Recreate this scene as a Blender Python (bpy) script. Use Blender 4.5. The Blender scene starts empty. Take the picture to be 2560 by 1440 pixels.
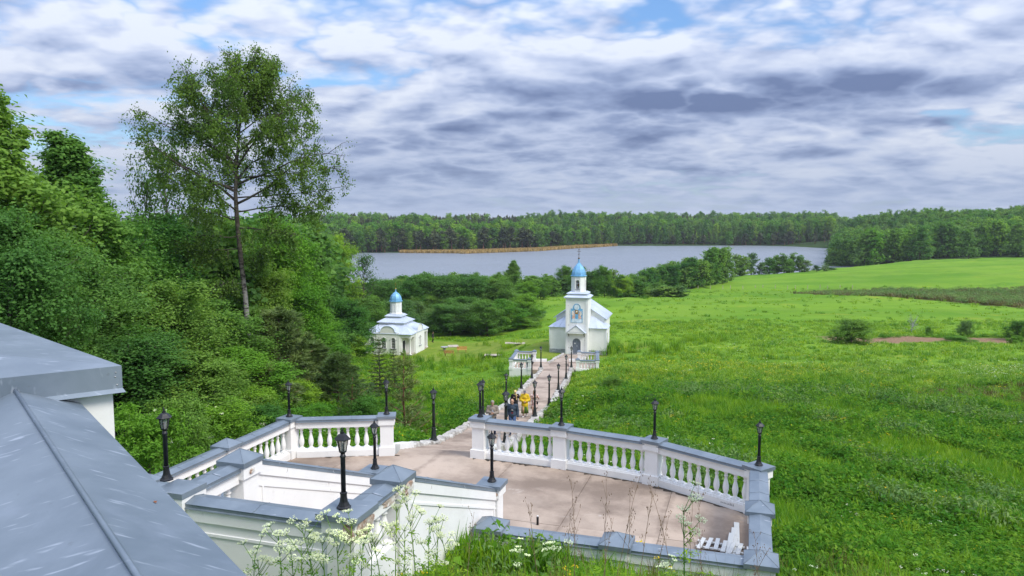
import bpy, bmesh, math, random
import numpy as np
from mathutils import Vector, Matrix, Euler
from mathutils.geometry import tessellate_polygon

R = math.radians
scene = bpy.context.scene
COL = scene.collection

# ------------------------------------------------------------------ camera
PITCH = math.atan(180 / 1900)
CP, SP = math.cos(PITCH), math.sin(PITCH)
cam_data = bpy.data.cameras.new('camera')
cam_data.sensor_width = 36.0
cam_data.lens = 36.0 * 1900 / 2560
cam_data.clip_start = 0.1
cam_data.clip_end = 9000
cam = bpy.data.objects.new('camera', cam_data)
cam.location = (0, 0, 0)
cam.rotation_euler = (math.pi / 2 - PITCH, 0, 0)
COL.objects.link(cam)
scene.camera = cam

# ------------------------------------------------------------------ render settings
scene.render.engine = 'CYCLES'
scene.cycles.use_denoising = True
try:
    scene.cycles.denoiser = 'OPENIMAGEDENOISE'
    scene.cycles.denoising_input_passes = 'RGB_ALBEDO_NORMAL'
except Exception:
    pass
scene.cycles.max_bounces = 6
scene.cycles.diffuse_bounces = 4
scene.cycles.glossy_bounces = 2
scene.cycles.transmission_bounces = 3
scene.cycles.transparent_max_bounces = 4
scene.cycles.caustics_reflective = False
scene.cycles.caustics_refractive = False
scene.cycles.sample_clamp_indirect = 4.0
vs = scene.view_settings
vs.view_transform = 'Standard'
vs.look = 'None'
vs.gamma = 1.0
vs.use_curve_mapping = False
vs.exposure = 0.50

# ------------------------------------------------------------------ sky with broken stratocumulus, sun behind thin cloud
SUN_EL, SUN_AZ = R(48), R(128)          # azimuth clockwise from +Y (to the right and behind)
world = bpy.data.worlds.new('World')
scene.world = world
world.use_nodes = True
wn, wl = world.node_tree.nodes, world.node_tree.links
wn.clear()


def build_sky():
    def N(t, **k):
        n = wn.new(t)
        for a, b in k.items():
            setattr(n, a, b)
        return n

    def M(op, a, b=None, clamp=False):
        n = N('ShaderNodeMath', operation=op)
        n.use_clamp = clamp
        for i, x in enumerate((a, b)):
            if x is None:
                continue
            if isinstance(x, (int, float)):
                n.inputs[i].default_value = x
            else:
                wl.new(x, n.inputs[i])
        return n.outputs[0]

    def MIX(f, a, b):
        n = N('ShaderNodeMix', data_type='RGBA')
        for sock, x in ((n.inputs[0], f), (n.inputs[6], a), (n.inputs[7], b)):
            if isinstance(x, (int, float)):
                sock.default_value = x
            elif isinstance(x, tuple):
                sock.default_value = (*x, 1)
            else:
                wl.new(x, sock)
        return n.outputs[2]

    def SMOOTH(x, lo, hi, a=0.0, b=1.0):
        n = N('ShaderNodeMapRange', interpolation_type='SMOOTHSTEP')
        for i, q in ((1, lo), (2, hi), (3, a), (4, b)):
            n.inputs[i].default_value = q
        wl.new(x, n.inputs[0])
        return n.outputs[0]

    sky = N('ShaderNodeTexSky', sky_type='NISHITA')
    sky.sun_disc = False
    sky.sun_elevation = SUN_EL
    sky.sun_rotation = SUN_AZ
    sky.altitude = 100
    sky.dust_density = 0.6
    tc = N('ShaderNodeTexCoord')
    sep = N('ShaderNodeSeparateXYZ')
    wl.new(tc.outputs['Generated'], sep.inputs[0])
    zc = M('MAXIMUM', sep.outputs[2], 0.0)
    X, Y = sep.outputs[0], sep.outputs[1]
    ysafe = M('MAXIMUM', Y, 0.05)
    tx, tz = M('DIVIDE', X, ysafe), M('DIVIDE', zc, ysafe)      # bearing and height of a bank of cloud
    front = SMOOTH(Y, 0.1, 0.5)

    def noise(v, scale, detail, rough, dist=0.0):
        n = N('ShaderNodeTexNoise', noise_dimensions='3D')
        wl.new(v, n.inputs['Vector'])
        n.inputs['Scale'].default_value = scale
        n.inputs['Detail'].default_value = detail
        n.inputs['Roughness'].default_value = rough
        n.inputs['Distortion'].default_value = dist
        return n.outputs[0]

    def bank(u, v, ru, rv, amp):
        """a single large bank (or gap) of the cloud deck seen in that direction"""
        cx, cz = (u - 1280) / 1900, (540 - v) / 1900
        a = M('DIVIDE', M('SUBTRACT', tx, cx), ru / 1900)
        b = M('DIVIDE', M('SUBTRACT', tz, cz), rv / 1900)
        e = M('POWER', 2.718, M('MULTIPLY', M('ADD', M('MULTIPLY', a, a), M('MULTIPLY', b, b)), -1.0))
        return M('MULTIPLY', M('MULTIPLY', e, amp), front)

    banks = None
    for q in BANKS:
        b = bank(*q)
        banks = b if banks is None else M('ADD', banks, b)

    def density(dz):
        den = M('ADD', M('ADD', zc, 0.19), dz)
        c = N('ShaderNodeCombineXYZ')
        wl.new(M('ADD', M('MULTIPLY', M('DIVIDE', X, den), 0.95), SKY_OX), c.inputs[0])
        wl.new(M('ADD', M('DIVIDE', Y, den), SKY_OY), c.inputs[1])
        c.inputs[2].default_value = 0.7
        v = c.outputs[0]
        big = noise(v, 0.60, 2.0, 0.5)
        mid = noise(v, 1.9, 2.5, 0.5, 0.2)
        puff = M('ABSOLUTE', M('SUBTRACT', M('MULTIPLY', noise(v, 3.2, 4.0, 0.5, 0.1), 2.0), 1.0))   # rounded heads with sharp creases
        fine = M('ADD', M('MULTIPLY', puff, 0.95), 0.31)
        return M('ADD', M('ADD', M('MULTIPLY', big, 0.55), M('MULTIPLY', mid, 0.42)), M('MULTIPLY', fine, 0.44))

    d0 = density(0.0)
    d1 = density(0.022)
    dA = M('ADD', d0, banks)
    shade = M('SUBTRACT', d0, d1)                                  # thinner above: a lit top; thicker above: a shaded base
    alpha = SMOOTH(dA, COVER[0], COVER[1])
    thick = SMOOTH(dA, COVER[1], COVER[1] + .40)
    s = M('ADD', M('MULTIPLY', shade, SHADE), M('SUBTRACT', 0.75, M('MULTIPLY', thick, 0.72)), True)
    ramp = N('ShaderNodeValToRGB')
    cr = ramp.color_ramp
    cr.elements[0].position, cr.elements[0].color = 0.0, (*CLOUD[0], 1)
    cr.elements[1].position, cr.elements[1].color = 1.0, (*CLOUD[3], 1)
    for pos, c in ((.33, CLOUD[1]), (.66, CLOUD[2])):
        e = cr.elements.new(pos)
        e.color = (*c, 1)
    wl.new(s, ramp.inputs[0])
    gain = N('ShaderNodeMix', data_type='RGBA', blend_type='MULTIPLY')
    gain.inputs[0].default_value = 1.0
    wl.new(sky.outputs[0], gain.inputs[6])
    gain.inputs[7].default_value = SKY_GAIN
    cl = N('ShaderNodeVectorMath', operation='SCALE')
    wl.new(ramp.outputs[0], cl.inputs[0])
    cl.inputs['Scale'].default_value = 10.0
    col = MIX(alpha, gain.outputs[2], cl.outputs[0])
    # far cloud rows merge to a pale blue-white above the horizon
    col = MIX(SMOOTH(zc, 0.0, 0.11, 0.62, 0.0), col, HAZE_COL)
    # an overcast dome is brighter towards the zenith (CIE overcast)
    cie = M('ADD', M('MULTIPLY', zc, 1.45), 0.80)
    fin = N('ShaderNodeVectorMath', operation='SCALE')
    wl.new(col, fin.inputs[0])
    wl.new(cie, fin.inputs['Scale'])
    bg = N('ShaderNodeBackground')
    wl.new(fin.outputs[0], bg.inputs[0])
    bg.inputs[1].default_value = 0.10
    out = N('ShaderNodeOutputWorld')
    wl.new(bg.outputs[0], out.inputs[0])


SKY_GAIN = (0.72, 0.92, 1.15, 1)
SKY_OX, SKY_OY = 3.0, 1.5
HAZE_COL = (3.5, 4.3, 6.0)
COVER, SHADE = (0.52, 0.67), 3.4
CLOUD = ((.125, .170, .300), (.225, .285, .44), (.375, .435, .585), (.53, .575, .675))
#        u, v, half width, half height, amount: the large banks and gaps seen in the photograph
BANKS = [(1990, 235, 500, 85, .36), (1350, 300, 420, 60, .13), (2150, 395, 330, 32, .14), (1120, 430, 300, 36, .11), (2560, 80, 300, 120, .10),
         (560, 120, 260, 24, -.11), (830, 205, 190, 30, -.15), (1570, 30, 110, 20, -.09), (360, 262, 200, 20, -.12), (2330, 285, 110, 14, -.17)]
build_sky()
world.cycles.sampling_method = 'MANUAL'
world.cycles.sample_map_resolution = 512

sun = bpy.data.lights.new('sun', 'SUN')
sun.energy = 2.3
sun.angle = R(22)
sun.color = (1.0, 0.94, 0.83)
sun_o = bpy.data.objects.new('sun', sun)
sd = Vector((math.sin(SUN_AZ) * math.cos(SUN_EL), math.cos(SUN_AZ) * math.cos(SUN_EL), math.sin(SUN_EL)))
sun_o.rotation_euler = (-sd).to_track_quat('-Z', 'Y').to_euler()
COL.objects.link(sun_o)


# ------------------------------------------------------------------ measuring: a sight line of the photograph met at a depth or a height
def ray(u, v):
    x, y = (u - 1280) / 1900, (720 - v) / 1900
    return np.array((x, CP + y * SP, -SP + y * CP))


def PY(u, v, Y):
    d = ray(u, v)
    return d * (Y / d[1])


def PZ(u, v, z):
    d = ray(u, v)
    return d * (z / d[2])


# ------------------------------------------------------------------ helpers
def tag(o, label=None, cat=None, group=None, kind=None):
    if label:
        o['label'] = label
    if cat:
        o['category'] = cat
    if group:
        o['group'] = group
    if kind:
        o['kind'] = kind
    return o


def empty(name, loc=(0, 0, 0), rz=0.0):
    o = bpy.data.objects.new(name, None)
    o.empty_display_size = 0.2
    o.location = loc
    o.rotation_euler = (0, 0, rz)
    COL.objects.link(o)
    return o


def link(name, me, mat, parent=None):
    o = bpy.data.objects.new(name, me)
    if mat is not None and len(me.materials) == 0:
        me.materials.append(mat)
    COL.objects.link(o)
    if parent is not None:
        o.parent = parent
    return o


def copy_tree(o, parent=None):
    c = o.copy()
    COL.objects.link(c)
    c.parent = parent
    for ch in o.children:
        copy_tree(ch, c)
    return c


class MB:
    """collects shapes into one mesh"""

    def __init__(self):
        self.v, self.f, self.sm = [], [], []

    def add(self, vs, fs, smooth=False, M=None):
        b = len(self.v)
        for p in vs:
            p = Vector(p)
            self.v.append(tuple(M @ p) if M is not None else tuple(p))
        for f in fs:
            self.f.append([b + i for i in f])
            self.sm.append(smooth)
        return self

    def box(self, c, s, rz=0.0, M=None, bevel=0.0):
        hx, hy, hz = s[0] / 2, s[1] / 2, s[2] / 2
        T = Matrix.Translation(Vector(c)) @ Matrix.Rotation(rz, 4, 'Z')
        if M is not None:
            T = M @ T
        if bevel > 0:
            b = min(bevel, hx * .49, hy * .49, hz * .49)
            bm = bmesh.new()
            bmesh.ops.create_cube(bm, size=1.0)
            for q in bm.verts:
                q.co = Vector((q.co.x * 2 * hx, q.co.y * 2 * hy, q.co.z * 2 * hz))
            bmesh.ops.bevel(bm, geom=bm.edges[:], offset=b, segments=1, affect='EDGES')
            vs = [q.co.copy() for q in bm.verts]
            fs = [[q.index for q in f.verts] for f in bm.faces]
            bm.free()
            return self.add(vs, fs, False, T)
        vs = [(x * hx, y * hy, z * hz) for z in (-1, 1) for y in (-1, 1) for x in (-1, 1)]
        fs = [(0, 2, 3, 1), (4, 5, 7, 6), (0, 1, 5, 4), (2, 6, 7, 3), (0, 4, 6, 2), (1, 3, 7, 5)]
        return self.add(vs, fs, False, T)

    def hexa(self, bot, top):
        """two quads of four corners each, in the same turning order (counter-clockwise from above)"""
        return self.add(list(bot) + list(top), [(3, 2, 1, 0), (4, 5, 6, 7), (0, 1, 5, 4), (1, 2, 6, 5), (2, 3, 7, 6), (3, 0, 4, 7)])

    def lathe(self, prof, n=12, M=None, smooth=True, rot=0.0, cap=True):
        vs, fs = [], []
        for (r, z) in prof:
            for k in range(n):
                a = rot + 2 * math.pi * k / n
                vs.append((r * math.cos(a), r * math.sin(a), z))
        m = len(prof)
        for i in range(m - 1):
            for k in range(n):
                k2 = (k + 1) % n
                fs.append((i * n + k, i * n + k2, (i + 1) * n + k2, (i + 1) * n + k))
        self.add(vs, fs, smooth, M)
        if cap:
            b = len(self.v) - len(vs)
            if prof[0][0] > 1e-4:
                self.f.append([b + k for k in range(n)][::-1]); self.sm.append(False)
            if prof[-1][0] > 1e-4:
                self.f.append([b + (m - 1) * n + k for k in range(n)]); self.sm.append(False)
        return self

    def tube(self, pts, rad, n=6, smooth=True):
        pts = [Vector(p) for p in pts]
        if not hasattr(rad, '__len__'):
            rad = [rad] * len(pts)
        vs, fs = [], []
        ref = Vector((0.31, 0.95, 0.05))
        for i, p in enumerate(pts):
            t = (pts[min(i + 1, len(pts) - 1)] - pts[max(i - 1, 0)])
            t = t.normalized() if t.length > 1e-9 else Vector((0, 0, 1))
            s = t.cross(ref)
            if s.length < 1e-3:
                s = t.cross(Vector((1, 0, 0)))
            s.normalize()
            w = t.cross(s)
            for k in range(n):
                a = 2 * math.pi * k / n
                vs.append(p + float(rad[i]) * (math.cos(a) * s + math.sin(a) * w))
        for i in range(len(pts) - 1):
            for k in range(n):
                k2 = (k + 1) % n
                fs.append((i * n + k, i * n + k2, (i + 1) * n + k2, (i + 1) * n + k))
        fs.append(list(range(n))[::-1])
        fs.append([(len(pts) - 1) * n + k for k in range(n)])
        return self.add(vs, fs, smooth)

    def prism(self, poly, z0, z1, M=None, axis='Z'):
        """extrude a 2-D polygon (counter-clockwise); axis 'Y' stands the outline up in x,z and runs z0..z1 along y"""
        n = len(poly)
        if axis == 'Z':
            vs = [(x, y, z0) for x, y in poly] + [(x, y, z1) for x, y in poly]
        else:
            vs = [(x, z1, y) for x, y in poly] + [(x, z0, y) for x, y in poly]
        fs = [list(range(n))[::-1], list(range(n, 2 * n))]
        for i in range(n):
            j = (i + 1) % n
            fs.append((i, j, n + j, n + i))
        return self.add(vs, fs, False, M)

    def holed(self, outer, holes, y0, y1, M=None):
        """a wall standing in x,z with openings cut through, front face at y0, back face at y1"""
        loops = [[Vector((x, z, 0)) for x, z in outer]] + [[Vector((x, z, 0)) for x, z in h] for h in holes]
        tris = tessellate_polygon(loops)
        flat = [p for l in loops for p in l]
        n = len(flat)
        vs = [(p.x, y0, p.y) for p in flat] + [(p.x, y1, p.y) for p in flat]
        fs = []
        for t in tris:
            a, b, c = [flat[i] for i in t]
            ccw = (b.x - a.x) * (c.y - a.y) - (b.y - a.y) * (c.x - a.x) > 0
            t = tuple(t) if ccw else tuple(t)[::-1]
            fs.append(t)
            fs.append(tuple(n + i for i in t[::-1]))
        b = 0
        for l in loops:
            m = len(l)
            for i in range(m):
                j = (i + 1) % m
                fs.append((b + i, n + b + i, n + b + j, b + j))
            b += m
        return self.add(vs, fs, False, M)

    def mesh(self, name, recalc=True):
        me = bpy.data.meshes.new(name)
        me.from_pydata(self.v, [], self.f)
        me.polygons.foreach_set('use_smooth', self.sm)
        if recalc:
            bm = bmesh.new()
            bm.from_mesh(me)
            bmesh.ops.recalc_face_normals(bm, faces=bm.faces[:])
            bm.to_mesh(me)
            bm.free()
        me.update()
        return me

    def build(self, name, mat, parent=None, recalc=True):
        return link(name, self.mesh(name, recalc), mat, parent)


def arch(x0, x1, z0, zs, n=10, rise=None):
    """outline of an opening with a round head: springing at zs"""
    r = (x1 - x0) / 2
    rise = r if rise is None else rise
    cx = (x0 + x1) / 2
    p = [(x0, z0), (x1, z0)]
    for k in range(n + 1):
        a = math.pi * k / n
        p.append((cx + r * math.cos(a), zs + rise * math.sin(a)))
    return p


# ------------------------------------------------------------------ materials
class NT:
    def __init__(self, name):
        self.m = bpy.data.materials.new(name)
        self.m.use_nodes = True
        self.n, self.l = self.m.node_tree.nodes, self.m.node_tree.links
        self.n.clear()
        self.out = self.n.new('ShaderNodeOutputMaterial')

    def N(self, t, **k):
        n = self.n.new(t)
        for a, b in k.items():
            setattr(n, a, b)
        return n

    def put(self, sock, x):
        if isinstance(x, (int, float)):
            sock.default_value = x
        elif isinstance(x, tuple):
            sock.default_value = (*x, 1) if len(x) == 3 and sock.type == 'RGBA' else x
        else:
            self.l.new(x, sock)

    def mix(self, f, a, b, mode='MIX'):
        n = self.N('ShaderNodeMix', data_type='RGBA', blend_type=mode)
        self.put(n.inputs[0], f); self.put(n.inputs[6], a); self.put(n.inputs[7], b)
        return n.outputs[2]

    def math(self, op, a, b=0.0, clamp=False):
        n = self.N('ShaderNodeMath', operation=op)
        n.use_clamp = clamp
        self.put(n.inputs[0], a); self.put(n.inputs[1], b)
        return n.outputs[0]

    def noise(self, scale, detail=4.0, rough=0.55, vec=None, stretch=None, dist=0.0):
        n = self.N('ShaderNodeTexNoise')
        n.inputs['Scale'].default_value = scale
        n.inputs['Detail'].default_value = detail
        n.inputs['Roughness'].default_value = rough
        n.inputs['Distortion'].default_value = dist
        if vec is None:
            vec = self.coord()
        if stretch:
            mp = self.N('ShaderNodeMapping')
            mp.inputs['Scale'].default_value = stretch
            self.l.new(vec, mp.inputs[0])
            vec = mp.outputs[0]
        self.l.new(vec, n.inputs['Vector'])
        return n.outputs[0]

    def coord(self, kind='Object'):
        if not hasattr(self, 'tc'):
            self.tc = self.N('ShaderNodeTexCoord')
        return self.tc.outputs[kind]

    def pos(self):
        return self.N('ShaderNodeNewGeometry').outputs['Position']

    def ramp(self, x, lo, hi, a=0.0, b=1.0):
        n = self.N('ShaderNodeMapRange', interpolation_type='SMOOTHSTEP')
        self.put(n.inputs[0], x)
        n.inputs[1].default_value = lo; n.inputs[2].default_value = hi
        n.inputs[3].default_value = a; n.inputs[4].default_value = b
        return n.outputs[0]

    def bump(self, h, strength=0.3, dist=0.02):
        n = self.N('ShaderNodeBump')
        n.inputs['Strength'].default_value = strength
        n.inputs['Distance'].default_value = dist
        self.l.new(h, n.inputs['Height'])
        return n.outputs[0]

    def principled(self, col, rough=0.6, metal=0.0, spec=0.5, normal=None, **kw):
        b = self.N('ShaderNodeBsdfPrincipled')
        self.put(b.inputs['Base Color'], col)
        self.put(b.inputs['Roughness'], rough)
        self.put(b.inputs['Metallic'], metal)
        b.inputs['Specular IOR Level'].default_value = spec
        for k, x in kw.items():
            self.put(b.inputs[k], x)
        if normal is not None:
            self.l.new(normal, b.inputs['Normal'])
        self.l.new(b.outputs[0], self.out.inputs[0])
        return self.m


def simple(name, col, rough=0.6, var=0.12, scale=6.0, metal=0.0, spec=0.4, bump=0.0):
    t = NT(name)
    n = t.noise(scale, 5.0)
    dark = tuple(c * (1 - var * 1.6) for c in col)
    light = tuple(min(1, c * (1 + var)) for c in col)
    c = t.mix(t.ramp(n, .3, .7), dark, light)
    nm = t.bump(t.noise(scale * 4, 4.0), bump, 0.01) if bump else None
    return t.principled(c, rough, metal, spec, nm)


def leaf_mat(name, dark, light, trans=0.35, gloss=0.07, hue=0.12):
    """leaves: colour differs from leaf to leaf and from plant to plant"""
    t = NT(name)
    g = t.N('ShaderNodeNewGeometry')
    oi = t.N('ShaderNodeObjectInfo')
    c = t.mix(g.outputs['Random Per Island'], dark, light)
    n = t.noise(0.35, 2.0, 0.5, g.outputs['Position'])
    c = t.mix(t.ramp(n, .35, .68, 0.0, 0.45), c, tuple(min(1, x * y) for x, y in zip(light, (1.25, 1.12, 0.8))))
    hs = t.N('ShaderNodeHueSaturation')
    hs.inputs['Hue'].default_value = 0.5
    t.put(hs.inputs['Value'], t.math('ADD', t.math('MULTIPLY', oi.outputs['Random'], 0.5), 0.75))
    t.put(hs.inputs['Hue'], t.math('ADD', t.math('MULTIPLY', oi.outputs['Random'], -hue * .4), 0.5 + hue * .2))
    t.l.new(c, hs.inputs['Color'])
    c = hs.outputs[0]
    d = t.N('ShaderNodeBsdfDiffuse'); t.l.new(c, d.inputs[0])
    tr = t.N('ShaderNodeBsdfTranslucent')
    t.l.new(t.mix(1.0, c, (1.15, 1.25, 0.55), 'MULTIPLY'), tr.inputs[0])
    m1 = t.N('ShaderNodeMixShader'); m1.inputs[0].default_value = trans
    t.l.new(d.outputs[0], m1.inputs[1]); t.l.new(tr.outputs[0], m1.inputs[2])
    gl = t.N('ShaderNodeBsdfGlossy'); gl.inputs['Roughness'].default_value = 0.45
    gl.inputs[0].default_value = (0.9, 1.0, 0.9, 1)
    fr = t.N('ShaderNodeFresnel'); fr.inputs[0].default_value = 1.4
    m2 = t.N('ShaderNodeMixShader')
    t.l.new(t.math('MULTIPLY', fr.outputs[0], gloss), m2.inputs[0])
    t.l.new(m1.outputs[0], m2.inputs[1]); t.l.new(gl.outputs[0], m2.inputs[2])
    t.l.new(m2.outputs[0], t.out.inputs[0])
    return t.m


MAT = {}


def make_materials():
    # lime-washed plaster with stains and fine cracks
    t = NT('white_plaster')
    n1, n2 = t.noise(0.9, 5.0), t.noise(7.0, 6.0, 0.65)
    c = t.mix(t.ramp(n1, .35, .7), (0.83, 0.825, 0.81), (0.76, 0.755, 0.735))
    c = t.mix(t.ramp(n2, .58, .75, 0, .35), c, (0.58, 0.57, 0.53))
    c = t.mix(t.ramp(t.noise(2.3, 8.0, 0.7, dist=1.2), .70, .73), c, (0.40, 0.37, 0.32))
    MAT['plaster'] = t.principled(c, 0.85, 0, 0.25, t.bump(n2, 0.25, 0.008))
    # plaster fallen off, brick and mortar rubble behind
    t = NT('bare_brick')
    n1 = t.noise(9.0, 6.0, 0.7)
    c = t.mix(t.ramp(n1, .38, .62), (0.34, 0.22, 0.16), (0.52, 0.45, 0.38))
    c = t.mix(t.ramp(t.noise(4.0, 3.0), .55, .6), c, (0.62, 0.60, 0.56))
    MAT['brick'] = t.principled(c, 0.95, 0, 0.2, t.bump(n1, 0.9, 0.03))
    # zinc-coated sheet coping, weathered, with pale scuffs and bird lime
    t = NT('zinc_sheet')
    n1 = t.noise(1.3, 5.0, 0.6)
    n2 = t.noise(10.0, 4.0, 0.6, stretch=(0.35, 2.0, 1.0))
    c = t.mix(t.ramp(n1, .3, .7), (0.160, 0.200, 0.240), (0.235, 0.280, 0.325))
    c = t.mix(t.ramp(n2, .60, .78, 0, .4), c, (0.34, 0.39, 0.47))
    c = t.mix(t.ramp(t.noise(3.4, 3.0, .5, stretch=(1.0, 5.0, 2.0)), .705, .74, 0, .55), c, (0.66, 0.68, 0.72))
    MAT['zinc'] = t.principled(c, t.ramp(n1, .2, .8, .38, .55), 0.35, 0.5, t.bump(n1, 0.12, 0.03))
    t = NT('zinc_edge')  # darker copy of the sheet, shade of upright edges in its colour; unused
    n1 = t.noise(2.0, 5.0, 0.6)
    c = t.mix(t.ramp(n1, .3, .7), (0.15, 0.185, 0.215), (0.22, 0.26, 0.30))
    MAT['zinc_edge'] = t.principled(c, 0.45, 0.35, 0.5)
    MAT['lamp_metal'] = simple('black_lamp_paint', (0.012, 0.013, 0.016), 0.38, 0.2, 20)
    MAT['lamp_green'] = simple('weathered_lamp_paint', (0.020, 0.026, 0.026), 0.5, 0.25, 12)
    t = NT('lamp_glass')
    b = t.N('ShaderNodeBsdfGlass'); b.inputs[0].default_value = (0.92, 0.95, 0.95, 1); b.inputs['Roughness'].default_value = 0.12; b.inputs['IOR'].default_value = 1.1
    d = t.N('ShaderNodeBsdfDiffuse'); d.inputs[0].default_value = (0.55, 0.58, 0.58, 1)
    m = t.N('ShaderNodeMixShader'); m.inputs[0].default_value = 0.35
    t.l.new(b.outputs[0], m.inputs[1]); t.l.new(d.outputs[0], m.inputs[2]); t.l.new(m.outputs[0], t.out.inputs[0])
    MAT['lamp_glass'] = t.m
    MAT['bulb'] = simple('white_bulb', (0.8, 0.8, 0.77), 0.4, 0.03)
    # worn pinkish concrete of the terrace and steps
    t = NT('pink_concrete')
    p = t.pos()
    n1, n2 = t.noise(0.55, 6.0, 0.62, p), t.noise(6.0, 6.0, 0.68, p)
    c = t.mix(t.ramp(n1, .36, .64), (0.225, 0.172, 0.135), (0.435, 0.345, 0.275))
    c = t.mix(t.ramp(t.noise(.22, 4.0, .6, p), .42, .62, 0, .5), c, (0.47, 0.385, 0.315))
    c = t.mix(t.ramp(n2, .55, .8, 0, .45), c, (0.27, 0.205, 0.165))
    c = t.mix(t.ramp(t.noise(1.1, 8.0, .72, p, dist=0.8), .62, .72, 0, .5), c, (0.58, 0.52, 0.46))
    c = t.mix(t.ramp(t.noise(2.2, 7.0, .75, p, (1, 2.4, 1)), .62, .74, 0, .55), c, (0.15, 0.11, 0.085))
    sp = t.N('ShaderNodeVectorMath', operation='DOT_PRODUCT'); sp.inputs[1].default_value = (.954, -.3, 0); t.l.new(p, sp.inputs[0])
    wob = t.math('ADD', sp.outputs['Value'], t.math('MULTIPLY', t.math('SUBTRACT', t.noise(1.2, 4.0, .6, p), .5), .5))
    for ct in (-9.35, -6.85, -4.3, -1.9):
        band = t.ramp(t.math('ABSOLUTE', t.math('SUBTRACT', wob, ct)), .03, .17, .5, 0.0)
        c = t.mix(t.math('MULTIPLY', band, t.ramp(t.noise(3.0, 4.0, .6, p), .3, .6)), c, (0.19, 0.145, 0.115))
    rn = t.N('ShaderNodeObjectInfo').outputs['Random']
    hv = t.N('ShaderNodeHueSaturation'); t.l.new(c, hv.inputs['Color']); t.put(hv.inputs['Value'], t.math('ADD', t.math('MULTIPLY', rn, .22), .89)); c = hv.outputs[0]
    MAT['concrete'] = t.principled(c, 0.88, 0, 0.25, t.bump(n2, 0.35, 0.01))
    MAT['joint'] = simple('dirty_joint', (0.24, 0.19, 0.155), 0.95, 0.3, 5)
    # whitewashed rubble
    t = NT('whitewashed_stone')
    n1, n2 = t.noise(2.5, 6.0, .65, t.pos()), t.noise(9.0, 6.0, .7, t.pos())
    c = t.mix(t.ramp(n1, .4, .62), (0.52, 0.50, 0.46), (0.30, 0.28, 0.255))
    c = t.mix(t.ramp(n2, .56, .66, 0, .8), c, (0.20, 0.185, 0.165))
    MAT['rubble'] = t.principled(c, 0.92, 0, 0.2, t.bump(n2, 0.6, 0.03))
    # pale blue church roof sheet
    t = NT('pale_roof_sheet')
    n1 = t.noise(0.8, 4.0)
    c = t.mix(t.ramp(n1, .3, .7), (0.50, 0.56, 0.68), (0.60, 0.66, 0.76))
    MAT['roof'] = t.principled(c, 0.42, 0.15, 0.5)
    t = NT('blue_dome_sheet')
    n1 = t.noise(3.0, 4.0)
    c = t.mix(t.ramp(n1, .3, .7), (0.15, 0.38, 0.62), (0.22, 0.48, 0.73))
    MAT['dome'] = t.principled(c, 0.35, 0.1, 0.5)
    MAT['gold'] = simple('gilding', (0.72, 0.47, 0.13), 0.3, 0.1, 9, metal=0.9)
    MAT['dark_cross'] = simple('tarnished_cross', (0.14, 0.10, 0.06), 0.5, 0.2, 9, metal=0.4)
    MAT['door'] = simple('grey_steel_door', (0.17, 0.20, 0.24), 0.5, 0.08, 4)
    MAT['plinth'] = simple('grey_plinth', (0.36, 0.37, 0.38), 0.9, 0.25, 5, bump=.3)
    MAT['white_trim'] = simple('white_trim', (0.78, 0.79, 0.80), 0.7, 0.06, 3)
    t = NT('dark_window_glass')
    MAT['glass'] = t.principled((0.03, 0.035, 0.04), 0.08, 0, 0.6)
    MAT['dark'] = simple('dark_interior', (0.02, 0.02, 0.022), 0.9, 0.1, 3)
    MAT['bronze'] = simple('bell_bronze', (0.28, 0.17, 0.07), 0.4, 0.15, 8, metal=0.7)
    MAT['bench_wood'] = simple('orange_bench_wood', (0.50, 0.25, 0.07), 0.6, 0.18, 6)
    MAT['bench_leg'] = simple('bench_leg_paint', (0.34, 0.17, 0.06), 0.6, 0.15, 6)
    MAT['plank'] = simple('pale_weathered_planks', (0.46, 0.40, 0.33), 0.9, 0.2, 3)
    MAT['timber_dark'] = simple('dark_timber', (0.10, 0.075, 0.05), 0.9, 0.25, 4)
    t = NT('white_peeling_plank')
    c = t.mix(t.ramp(t.noise(12.0, 5.0, .7, stretch=(1, .4, 1)), .6, .68), (0.66, 0.66, 0.63), (0.20, 0.17, 0.14))
    MAT['plank_white'] = t.principled(c, 0.9, 0, 0.2)
    # barks
    t = NT('birch_bark')
    n1 = t.noise(3.0, 5.0, .6, stretch=(1, 1, 3.5))
    zz = t.N('ShaderNodeSeparateXYZ'); t.l.new(t.coord(), zz.inputs[0])
    c = t.mix(t.ramp(n1, .50, .60), (0.30, 0.285, 0.26), (0.05, 0.045, 0.04))
    c = t.mix(t.ramp(zz.outputs[2], 4.5, 8.5), c, t.mix(t.ramp(n1, .4, .6), (0.10, 0.088, 0.07), (0.045, 0.038, 0.03)))
    MAT['birch_bark'] = t.principled(c, 0.9, 0, 0.2, t.bump(n1, .4, .02))
    MAT['bark'] = simple('grey_brown_bark', (0.12, 0.10, 0.08), 0.95, 0.3, 4, bump=.6)
    MAT['pine_bark'] = simple('pine_bark', (0.24, 0.12, 0.07), 0.95, 0.3, 5, bump=.6)
    # leaves
    MAT['leaf_birch'] = leaf_mat('birch_leaves', (0.034, 0.095, 0.020), (0.110, 0.225, 0.045), 0.42)
    MAT['leaf_mid'] = leaf_mat('mid_green_leaves', (0.062, 0.160, 0.030), (0.172, 0.335, 0.068), 0.45)
    MAT['leaf_deep'] = leaf_mat('deep_green_leaves', (0.050, 0.138, 0.032), (0.138, 0.290, 0.070), 0.44)
    MAT['leaf_bright'] = leaf_mat('fresh_green_leaves', (0.085, 0.215, 0.022), (0.205, 0.400, 0.050), 0.42)
    MAT['leaf_grey'] = leaf_mat('willow_leaves', (0.080, 0.165, 0.050), (0.175, 0.300, 0.100), 0.35)
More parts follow.
